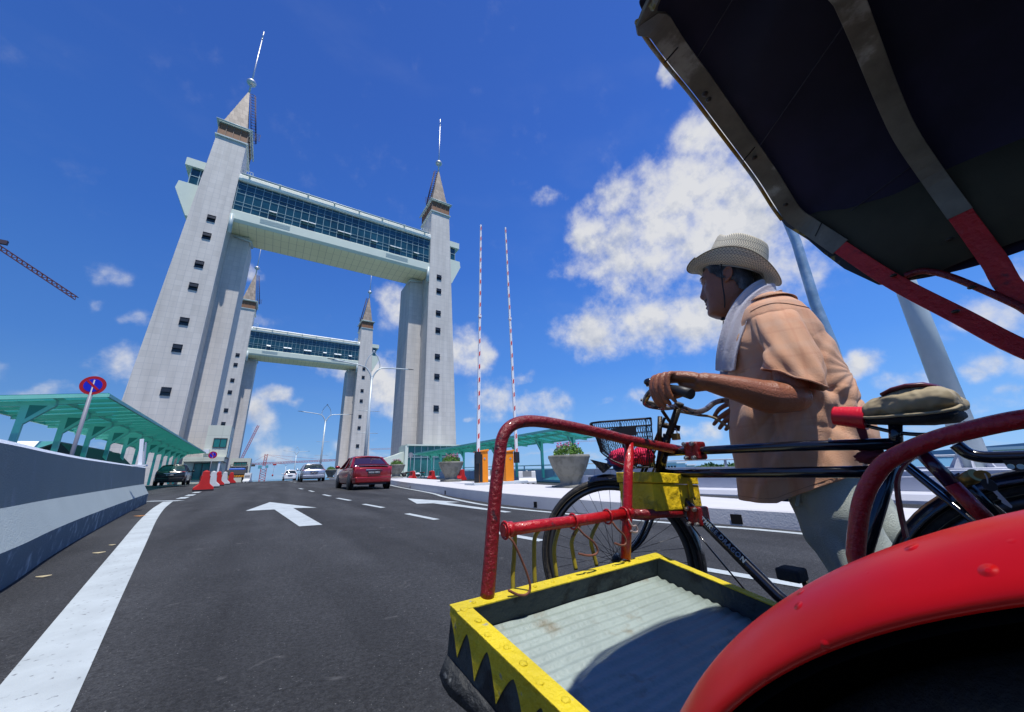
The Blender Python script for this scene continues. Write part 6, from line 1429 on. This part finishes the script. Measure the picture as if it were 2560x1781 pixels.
# hand on the left grip : world coordinates, then into the body frame
def L0(p): return tuple(lc(p))
def L(p): return tuple(lc((p[0],p[1]-.036,p[2]-.006)))
palm=limb([L((1.262,.728,1.038)),L((1.243,.765,1.055)),L((1.222,.815,1.066)),L((1.212,.845,1.064))],[.027,.034,.036,.030],flat=(tuple(lc((1,0,0))-lc((0,0,0))),.62))
palm2=limb([L((1.262,.735,1.022)),L((1.25,.765,1.026)),L((1.235,.80,1.035))],[.020,.023,.018])
fing=[]
for y,ln,r,dx in ((.877,1.0,.0100,.004),(.8555,1.08,.0104,0),(.834,1.02,.0100,.001),(.813,.88,.0092,.004)):
    x0=1.213+dx; 
    A=(x0,y-.014,1.070); B=(x0-.042,y-.003,1.068+.003*ln); C=(x0-.055*ln**.5,y+.004,1.030-.002*ln); D=(x0-.046,y+.002,.990-.010*(ln-1)*4); E_=(x0-.030,y-.002,.968-.012*(ln-1)*4)
    fing.append(limb([L(A),L(B),L(C),L(D),L(E_)],[r*1.15,r*1.08,r*1.02,r*.92,r*.80],14))
    fing.append(MB().ball(L((x0-.020,y-.006,1.073)),(r*1.12,r*1.12,r*1.0),12,8))
thumb=limb([L((1.252,.758,1.030)),L((1.244,.80,1.012)),L((1.228,.832,1.000)),L((1.212,.850,.998))],[.017,.0145,.012,.0095],14)
# right hand, hanging over the far grip
RW=tuple(atX(1878,1018,1.745))
def X_(px,py,X=1.70): return tuple(atX(px,py,X))
palmR=limb([L0(RW),L0(X_(1858,1012,1.72)),L0(X_(1836,1012,1.70))],[.026,.030,.026])
for a,b,c_ in (((1826,1010),(1800,1022),(1786,1040)),((1830,1024),(1800,1044),(1785,1061)),((1836,1036),(1812,1054),(1799,1071)),((1844,1046),(1826,1062),(1815,1074))):
    fing.append(limb([L0(X_(1848,1020)),L0(X_(*a)),L0(X_(*b)),L0(X_(*c_))],[.012,.0115,.0105,.0085],12))
fing.append(limb([L0(X_(1860,1004,1.70)),L0(X_(1832,998,1.68)),L0(X_(1808,1000,1.68))],[.014,.012,.0095],12))
wr=lc(RW)
armR=limb([(-.09,-.14,1.25),(-.08,-.22,1.12),(-.03,-.20,.98)],[.056,.048,.042]); foreR=limb([(-.03,-.20,.98),tuple(Vector((-.03,-.20,.98)).lerp(wr,.4)),tuple(wr)],[.046,.044,.027])
legL=limb([(-.10,.09,.78),(-.13,.10,.60),(-.16,.11,.43),(-.22,.11,.25),(-.27,.11,.10)],[.10,.085,.062,.052,.038]); legR=limb([(-.14,-.09,.78),(-.20,-.10,.60),(-.28,-.10,.45),(-.42,-.10,.28),(-.52,-.10,.16)],[.10,.085,.062,.052,.038])
body=bake([head,neck,adam,torso,armL,foreL,palm,palm2,thumb,palmR,armR,foreR,legL,legR]+fing+ears,.0034,2)
body_o=addmesh(body,'body',SKIN,MAN)
def W(m,n,mt,par=MAN,**k): return m.build(n,mt,par,world=False,**k)
NAIL=mat('finger nail',(.36,.20,.15),.3)
# face details
for s in (1,-1):
    e=W(MB().ball((.1105,s*.031,1.571),(.011,.0125,.0105),20,12),'eye',mat('eye white',(.5,.46,.42),.2))
    W(MB().ball((.1205,s*.031,1.571),(.0025,.0055,.0055),12,8),'iris',mat('iris',(.015,.008,.005),.15),e)
    W(MB().tube(crv([(.122,s*.018,1.5725),(.124,s*.026,1.5775),(.1215,s*.036,1.5765),(.113,s*.045,1.5705)],5),.0032,8),'eyelid',SKIN)
    W(MB().tube(crv([(.139,s*.014,1.597),(.136,s*.028,1.602),(.126,s*.043,1.602),(.113,s*.053,1.595)],5),[.0015]*5+[.0026]*6+[.0015]*5,8),'eyebrow',mat('dark brow hair',(.03,.028,.027),.8,bump=1,bscale=400))
HAIRM=mat('grey-black hair',(.06,.063,.066),.5,var=.5,vscale=30,col2=(.16,.17,.18),c2scale=35,c2lo=.44,c2hi=.66,c2stretch=(1,1,.35),bump=1.5,bscale=120)
g=np.random.default_rng(11)
mp=[headpt(1.4965-.10*abs(y)**1.3*1.0,math.asin(min(1,abs(y)/.073)**1.136)*(1 if y>0 else -1)) for y in np.linspace(-.032,.032,17)]
W(MB().tube([(p[0]+.0015,p[1],p[2]-.004*abs(p[1]/.03)) for p in mp],[.0022+.0042*(1-abs(k-8)/8)**.7 for k in range(17)],10,flat=((0,0,1),.62)),'moustache',mat('greying moustache',(.13,.13,.125),.8,var=.5,vscale=160,bump=1,bscale=300))
# hair cap
def hairline(z): return float(np.interp(z,[1.478,1.50,1.53,1.56,1.585,1.60,1.66],[-.03,-.006,.0,.058,.074,.090,.104]))
m=MB(); zs=np.linspace(1.478,1.672,34); na=120; vid={}
for i,z in enumerate(zs):
    for j in range(na):
        a=2*math.pi*j/na; base=headpt(z,a,0,False); bul=.007+.004*math.sin(j*1.9+i*.3)*.3+ (.003 if z<1.55 else 0)
        taper=min(1,max(0,(hairline(z)-base[0])/.016)); p=headpt(z,a,bul*(.25+.75*taper),False); vid[i,j]=len(m.v); m.v.append(p)
for i in range(len(zs)-1):
    for j in range(na):
        q=[vid[i,j],vid[i,(j+1)%na],vid[i+1,(j+1)%na],vid[i+1,j]]; c=np.mean([m.v[k] for k in q],axis=0)
        if c[0]<hairline(c[2]) and not (abs(c[0]-.022)<.020 and c[2]<1.597 and c[2]>1.535 and False): m.f.append(tuple(q)); m.m.append(0); m.sm.append(True)
W(m,'hair',HAIRM,recalc=False)
# short hair strands over the cap for a broken surface
m=MB()
for i in range(2600):
    z=1.485+.165*g.random(); a=2*math.pi*g.random(); p=headpt(z,a,.009,False)
    if p[0]>hairline(z)-.003: continue
    p=Vector(p); t=Vector((-.35,0,-1)).normalized(); o=Vector((p.x-.03,p.y,0)).normalized(); q=p+t*(.016+.012*g.random())+o*.002
    sd=t.cross(o).normalized()*.0006; m.add([tuple(p-sd),tuple(p+sd),tuple(q)],[(0,1,2)],False)
W(m,'hair_strands',HAIRM,recalc=False)
# --- shirt
SH=mat('peach checked shirt',(.62,.34,.20),.9,var=.08,vscale=8,bump=.4,bscale=260,sheen=.1,col2=(.55,.23,.11),c2scale=4,c2lo=.5,c2hi=.8,c2stretch=(2.4,2.4,.5))
def shirt_tex():
    nt=SH.node_tree; N=nt.nodes; Lk=nt.links; b=N['Principled BSDF']; src=b.inputs['Base Color'].links[0].from_socket; tc=N.new('ShaderNodeTexCoord')
    s=N.new('ShaderNodeSeparateXYZ'); 
    wn=N.new('ShaderNodeTexNoise'); wn.inputs['Scale'].default_value=3; Lk.new(tc.outputs['Object'],wn.inputs['Vector'])
    ad=N.new('ShaderNodeVectorMath'); ad.operation='MULTIPLY_ADD'; Lk.new(wn.outputs['Color'],ad.inputs[0]); ad.inputs[1].default_value=(.05,.05,.05); Lk.new(tc.outputs['Object'],ad.inputs[2]); Lk.new(ad.outputs[0],s.inputs[0])
    cur=src
    for sock,fr,ph,col,lo,hi in ((0,74,0,(.46,.36,.30,1),.55,.95),(0,74,2.2,(.42,.11,.05,1),.90,1.0),(2,60,.6,(.50,.40,.32,1),.6,.95),(2,60,2.9,(.40,.12,.06,1),.93,1.0)):
        q=N.new('ShaderNodeMath'); q.operation='MULTIPLY_ADD'; Lk.new(s.outputs[sock],q.inputs[0]); q.inputs[1].default_value=fr; q.inputs[2].default_value=ph
        w=N.new('ShaderNodeMath'); w.operation='SINE'; Lk.new(q.outputs[0],w.inputs[0]); r=N.new('ShaderNodeMapRange'); r.interpolation_type='SMOOTHSTEP'; Lk.new(w.outputs[0],r.inputs[0]); r.inputs[1].default_value=lo; r.inputs[2].default_value=hi; r.inputs[4].default_value=.13
        x=N.new('ShaderNodeMix'); x.data_type='RGBA'; Lk.new(r.outputs[0],x.inputs[0]); Lk.new(cur,x.inputs[6]); x.inputs[7].default_value=col; cur=x.outputs[2]
    Lk.new(cur,b.inputs['Base Color'])
shirt_tex()
SZ=[.62,.70,.80,.93,1.00,1.05,1.12,1.18,1.25,1.31,1.36,1.40,1.43,1.445]
SF=[.160,.158,.155,.138,.128,.118,.108,.098,.080,.058,.030,.005,-.010,-.020]
SBk=[-.270,-.285,-.298,-.306,-.300,-.292,-.280,-.268,-.252,-.232,-.212,-.185,-.150,-.130]
SW=[.215,.215,.212,.208,.205,.205,.208,.212,.214,.206,.180,.130,.085,.065]
def shirtpt(z,a,off=0):
    f=np.interp(z,SZ,SF);b=np.interp(z,SZ,SBk);w=np.interp(z,SZ,SW); c,s=math.cos(a),math.sin(a); cx_=(f+b)/2
    x=cx_+(f-b)/2*abs(c)**.92*(1 if c>0 else -1); y=w*abs(s)**.85*(1 if s>0 else -1)
    env=min(1,max(0,(1.40-z)/.15))
    k=0
    rg=lambda q,p_=5: (1-abs(math.sin(q)))**p_
    qa=math.atan2(z-1.13,x+.05); qr=math.hypot(x+.05,z-1.13)
    k-=.007*rg(qa*3.1+.6+qr*2.2)*min(1,qr*5)*G(qr,.42)*env*(1 if z<1.25 else .5)
    k-=.008*rg(x*17+z*3.3+.35*math.sin(z*23))*G(z-.80,.22)
    k-=.007*rg((z+.55*x)*24+.8*math.sin(x*22),6)*G(z-.96,.12)
    # radiating drapes from the armpit and vertical falls
    u=x+.02; v=z-1.06; ang=math.atan2(v,u+.28); rad=math.hypot(u+.1,v)
    k+=.0085*math.sin(ang*15+1.2)*min(1,rad*3.2)*env
    k+=.0065*math.sin(x*34+z*7+.5*math.sin(z*11))*min(1,max(0,(1.15-z)/.3))
    k+=.006*math.sin((x*.8+z)*26+2.0*math.sin(x*9))*G(z-.93,.16)
    k+=.0035*math.sin(x*58-z*22)*env
    k+=.012*G((x+.16)*.9+(z-1.02)*.55,.022)*env-.010*G((x+.115)*.9+(z-1.0)*.55,.022)*env
    k+=.010*G((x+.22)*.8-(z-.90)*.5,.02)*G(z-.9,.14)-.008*G((x+.17)*.8-(z-.90)*.5,.02)*G(z-.9,.14)
    if c<-.1 and z>1.0: k*=max(.35,1-(-.1-c)*2.2)
    if c>.55: k*=max(.25,1-(c-.55)*2)
    k+=off
    return (x+k*c*1.1,y+k*s*1.2,z)
def hemz(a): 
    x=shirtpt(.66,a)[0]; return .612+max(0,(.04-x))*.40
m=MB(); NA=220; NZ=150; R=[]
for i in range(NZ+1):
    ring=[]
    for j in range(NA):
        a=2*math.pi*j/NA; z=hemz(a)+(1.445-hemz(a))*(i/NZ); ring.append(shirtpt(z,a))
    R.append(ring)
m.rings(R,caps=False); shirt=W(m,'shirt',SH,solid=.0018,recalc=False)
# hem seam
W(MB().tube([shirtpt(hemz(2*math.pi*j/90)+.016,2*math.pi*j/90,.0012) for j in range(90)],.0009,4,close=True),'hem_stitch',mat('stitching',(.34,.17,.10),.9),shirt)
# sleeve, left
def sleeve(sg,nm='sleeve'):
    C=crv([(-.080,sg*.085,1.372),(-.092,sg*.165,1.30),(-.098,sg*.235,1.16),(-.098,sg*.262,1.08),(-.092,sg*.275,1.02)],9)
    n=len(C); R=[]; NJ=96
    for i,c in enumerate(C):
        t=i/(n-1); rs=np.interp(t,[0,.25,.6,1],[.030,.080,.086,.078]); rw=np.interp(t,[0,.3,.7,1],[.018,.055,.062,.062])
        ring=[]
        for j in range(NJ):
            a=2*math.pi*j/NJ; ca,sa=math.cos(a),math.sin(a)
            k=.006*math.sin(a*3+t*7)*t+.0045*math.sin(a*7-t*11)*t+.008*G(((a+.9)%6.283)-3.1,.35)*t
            # cuff plane slopes: front edge higher than the back one
            dz=-.045*(-ca)*t**1.5 if ca<0 else .055*ca*t**1.5*1.0
            tuck=.0-.006*(1-abs(math.sin(a*2.0+t*3.4+sg)))**5*min(1,t*3)-.007*(1-abs(math.sin(t*6.5-ca*1.3+.4)))**6*max(0,.35+ca*.65)-.012*math.exp(-((t-.55)/.12)**2)*max(0,ca)
            ring.append((c[0]+(rs+k+tuck)*ca,c[1]+sg*(rw+k)*sa,c[2]+dz))
        R.append(ring)
    m=MB().rings(R,caps=False); o=W(m,nm,SH,shirt,solid=.002,recalc=False)
    W(MB().tube([tuple(p) for p in R[-1]],.0035,8,close=True),'cuff_fold',SH,o)
    W(MB().tube([tuple(p) for p in R[-5]],.0008,4,close=True),'cuff_stitch',mat('stitching',(.34,.17,.10),.9),o)
    return o
sleeve(1); sleeve(-1)
# collar, yoke seam, pocket
W(MB().rings([[shirtpt(z,math.radians(35+230*j/40),o) for j in range(41)] for z,o in ((1.438,.002),(1.442,.010),(1.425,.016),(1.398,.014))],caps=False,close=False),'collar',SH,shirt,solid=.002)
W(MB().tube([shirtpt(1.335+.012*math.sin(j*.3),math.radians(62+118*j/24),.0022) for j in range(25)],.0013,5),'yoke_seam',mat('stitching',(.34,.17,.10),.9),shirt)
pk=[]; 
for z,a in ((1.10,.62),(1.10,1.02),(1.0,1.02),(.985,.84),(1.0,.62),(1.10,.62)): pk.append(shirtpt(z,a,.002))
W(MB().tube(pk,.0014,5),'pocket',SH,shirt)
# --- trousers
TRO=mat('pale grey-green trousers',(.42,.46,.40),.85,var=.08,vscale=6,bump=.6,bscale=280)
def leg(pts,rs,rw,seed,nm):
    C=crv(pts,8); n=len(C); R=[]
    for i,c in enumerate(C):
        t=i/(n-1); a_=np.interp(t,np.linspace(0,1,len(rs)),rs); b_=np.interp(t,np.linspace(0,1,len(rw)),rw); ring=[]
        for j in range(72):
            a=2*math.pi*j/72; k=-.009*(1-abs(math.sin(t*11+a*.9+seed)))**5-.007*(1-abs(math.sin(t*7-a*1.3+seed*2)))**5+.004*math.sin(t*30+a*2+seed)+.004*math.sin(t*17-a*3+seed*2)+.006*G(math.sin((a-.25)/2),.12)-.005*G(math.sin((a-.6)/2),.1)
            ring.append((c[0]+(a_+k)*math.cos(a),c[1]+(b_+k)*math.sin(a),c[2]))
        R.append(ring)
    return W(MB().rings(R,caps=True),nm,TRO,tz)
tz=W(MB().rings([[(c+a*math.cos(t),b*math.sin(t),z) for t in [2*math.pi*j/40 for j in range(40)]] for z,c,a,b in ((.70,-.13,.145,.185),(.80,-.12,.145,.18),(.90,-.08,.14,.17))],caps=True),'trousers',TRO)
leg([(-.100,.085,.80),(-.118,.095,.66),(-.135,.10,.50),(-.165,.105,.36),(-.22,.11,.20),(-.26,.11,.07)],[.135,.122,.108,.095,.085,.08],[.10,.10,.095,.085,.078,.075],1,'trouser_leg')
leg([(-.165,-.085,.80),(-.20,-.09,.66),(-.235,-.10,.50),(-.30,-.10,.38),(-.42,-.10,.25),(-.50,-.10,.14)],[.13,.115,.105,.095,.085,.08],[.10,.10,.095,.085,.078,.075],4,'trouser_leg')
m=MB(); m.prism([(-.075,.185,.74),(-.055,.188,.74),(-.012,.158,.60),(-.022,.158,.60)],(0,.004,0)); W(m,'pocket_seam',TRO,tz)
SHOE=mat('dark sandal',(.03,.022,.018),.6)
for x,y,z,r in ((-.20,.11,.03,0),(-.46,-.10,.05,25)):
    q=MB().ball((0,0,0),(.135,.048,.035),20,10); q.xf(Matrix.Translation((x,y,z+.005))@Matrix.Rotation(math.radians(r),4,'Y')); W(q,'shoe',SHOE)
W(MB().tube([(-.26,.155,.80),(-.10,.19,.82),(.0,.14,.82)],.012,8),'belt',BLACKP)
# --- towel
TOW=mat('white terry towel',(.86,.83,.90),.95,bump=2.2,bscale=220,sheen=.4,var=.05,vscale=14)
def towel(sg):
    P=crv([(-.115,0,1.468),(-.105,sg*.055,1.462),(-.055,sg*.095,1.425),(.005,sg*.115,1.355),(.050,sg*.125,1.265),(.082,sg*.120,1.185),(.100,sg*.110,1.118)],8); n=len(P); R=[]
    for i,p in enumerate(P):
        t=i/(n-1); T=(P[min(i+1,n-1)]-P[max(i-1,0)]); T/=np.linalg.norm(T)
        c=np.array([-.06,0,p[2]-.08]); o=p-c; o[2]*=.6; o-=T*o.dot(T); o/=np.linalg.norm(o); sd=np.cross(T,o); w=np.interp(t,[0,.25,.6,1],[.044,.052,.058,.062]); ring=[]
        NJ=40
        for j in range(NJ):
            a=2*math.pi*j/NJ; u=math.cos(a); h=.012*math.sin(a)+ (.010*math.cos(u*6.5+.8)+.003*math.cos(u*15+t*6))*(1 if math.sin(a)>0 else .2)
            ring.append(tuple(p+sd*w*u+o*(h+.010)))
        R.append(ring)
    return R
tw=W(MB().rings(towel(1),caps=True),'towel',TOW,MAN,sub=1); W(MB().rings(towel(-1),caps=True),'towel_end',TOW,tw,sub=1)
tx3=bpy.data.textures.new('terry','CLOUDS'); tx3.noise_scale=.006
for o in [tw]+list(tw.children):
    o.modifiers['u'].levels=o.modifiers['u'].render_levels=2; md=o.modifiers.new('d','DISPLACE'); md.texture=tx3; md.strength=.0012; md.mid_level=.5
# --- hat
STR=mat('woven straw',(.42,.37,.26),.7)
def straw():
    nt=STR.node_tree; N=nt.nodes; Lk=nt.links; b=N['Principled BSDF']; tc=N.new('ShaderNodeTexCoord'); uv=N.new('ShaderNodeUVMap')
    s=N.new('ShaderNodeSeparateXYZ'); Lk.new(uv.outputs[0],s.inputs[0])
    def M(op,a,b_=None,c=None):
        n=N.new('ShaderNodeMath'); n.operation=op
        for i,v in enumerate((a,b_,c)):
            if v is None: continue
            if isinstance(v,(int,float)): n.inputs[i].default_value=v
            else: Lk.new(v,n.inputs[i])
        return n.outputs[0]
    u=s.outputs[0]; v=s.outputs[1]
    zig=M('ABSOLUTE',M('SUBTRACT',M('FRACT',M('MULTIPLY',v,1.0)),.5)) # v in braid rows
    line=M('SINE',M('ADD',M('MULTIPLY',u,6.283*76),M('MULTIPLY',zig,12)))
    gap=M('SMOOTH_MIN',M('ABSOLUTE',M('SUBTRACT',M('FRACT',v),.0)),1,.0)
    dk=N.new('ShaderNodeMapRange'); Lk.new(line,dk.inputs[0]); dk.inputs[1].default_value=.25; dk.inputs[2].default_value=.7
    edge=N.new('ShaderNodeMapRange'); Lk.new(zig,edge.inputs[0]); edge.inputs[1].default_value=.42; edge.inputs[2].default_value=.49
    band=N.new('ShaderNodeTexNoise'); cb=N.new('ShaderNodeCombineXYZ'); Lk.new(M('MULTIPLY',u,5),cb.inputs[0]); Lk.new(M('FLOOR',v),cb.inputs[1]); Lk.new(cb.outputs[0],band.inputs['Vector']); band.inputs['Scale'].default_value=.9; band.inputs['Detail'].default_value=2
    bb=N.new('ShaderNodeMapRange'); Lk.new(band.outputs[0],bb.inputs[0]); bb.inputs[1].default_value=.42; bb.inputs[2].default_value=.6
    def mx(f,a,c): 
        x=N.new('ShaderNodeMix'); x.data_type='RGBA'; Lk.new(f,x.inputs[0])
        for i,v_ in ((6,a),(7,c)):
            if isinstance(v_,tuple): x.inputs[i].default_value=v_
            else: Lk.new(v_,x.inputs[i])
        return x.outputs[2]
    base=mx(bb.outputs[0],(.80,.71,.50,1),(.66,.60,.45,1)); dark=mx(bb.outputs[0],(.20,.175,.13,1),(.10,.12,.14,1))
    c1=mx(M('MULTIPLY',dk.outputs[0],.8),base,dark); c2=mx(M('MULTIPLY',edge.outputs[0],.6),c1,(.12,.10,.07,1)); Lk.new(c2,b.inputs['Base Color'])
    bp=N.new('ShaderNodeBump'); Lk.new(line,bp.inputs['Height']); bp.inputs['Strength'].default_value=.5; bp.inputs['Distance'].default_value=.001; Lk.new(bp.outputs[0],b.inputs['Normal'])
straw()
HC=Vector((.004,0,1.602)); HR=Matrix.Translation(HC)@Matrix.Rotation(math.radians(-26),4,'Y')
def hatpt(u,a):
    """u<0 crown (-1 top centre .. 0 band), u>0 brim 0..1"""
    c,s=math.cos(a),math.sin(a); A,Bw=.128,.092
    if u>=0:
        bw=.062+.008*abs(c)**2; r=1; x=(A+bw*u*(1.0 if c>0 else 1.0))*c; y=(Bw+.072*u)*s
        lift=.060*abs(s)**2.2*u**1.5; dip=-.020*abs(c)**3*u+ (.012*u**2 if c>.8 else 0)
        return Vector((x,y-(.012*u*u*s*abs(s)),lift+dip))
    t=-u; H=.170
    # wall then rounded shoulder then dented top
    if t<.55: q=t/.55; k=1-.12*q**1.5; z=H*q*.93; x=A*k*c; y=Bw*k*s
    else:
        q=(t-.55)/.45; k=(1-.12)*(1-q); z=H*(.93+.07*math.sin(min(1,q*2.2)*math.pi/2)); x=A*k*c; y=Bw*k*s
    top=1 if t>.55 else (t/.55)**3
    z+= .018*(x/.1)*top*(1)               # front higher
    z-= .038*math.exp(-(y/.020)**2)*top*(1 if x>-.06 else .5)   # centre crease
    z-= .020*math.exp(-((x-.06)/.03)**2-((abs(y)-.055)/.022)**2)*top
    if c>0: y*=1-.16*top*max(0,x)/.1
    return Vector((x,y,z))
m=MB(); NA=160; us=list(-np.linspace(.999,0,46))+list(np.linspace(.02,1,26)); vs=[]; fs=[]
R=[[tuple(HR@hatpt(u,2*math.pi*j/NA)) for j in range(NA+1)] for u in us]
m.rings(R,caps=False,close=False); hat=W(m,'hat',STR,MAN,recalc=False)
me=hat.data; uvl=me.uv_layers.new(name='UVMap')
for p in me.polygons:
    for li in p.loop_indices:
        vi=me.loops[li].vertex_index; i,j=divmod(vi,NA+1); uu=us[i]; uvl.data[li].uv=(j/NA,(uu*9 if uu<0 else uu*6)+20)
md=hat.modifiers.new('s','SOLIDIFY'); md.thickness=.0022
W(MB().tube([tuple(HR@hatpt(1,2*math.pi*j/100)) for j in range(100)],.0026,8,close=True),'brim_edge',mat('straw edge',(.30,.26,.17),.8),hat)
W(MB().rings([[tuple(HR@(Vector((k*.118*math.cos(a),k*.084*math.sin(a),z)))) for a in [2*math.pi*j/60 for j in range(60)]] for z,k in ((-.006,1.06),(.02,1.05))],caps=False),'sweat_band',mat('sweat band',(.42,.38,.30),.8),hat)
# chin cord with toggle
CORD=mat('black cord',(.008,.008,.008),.6)
cd_=W(MB().tube(crv([(.035,.094,1.640),(.046,.083,1.585),(.052,.074,1.52),(.056,.066,1.46),(.066,.045,1.415),(.078,.012,1.392)],6),.0028,8),'chin_cord',CORD)
W(MB().tube(crv([(.035,-.094,1.640),(.046,-.083,1.585),(.056,-.066,1.46),(.078,-.012,1.392)],6),.0028,8),'chin_cord',CORD)
W(MB().ball((.079,.012,1.386),(.012,.008,.007),12,8),'toggle',BLACKP,cd_)
W(MB().tube(crv([(.079,.012,1.382),(.085,.022,1.345),(.080,.026,1.305),(.074,.024,1.30),(.076,.02,1.335),(.08,.01,1.38)],6),.0018,6),'cord_loop',CORD,cd_)
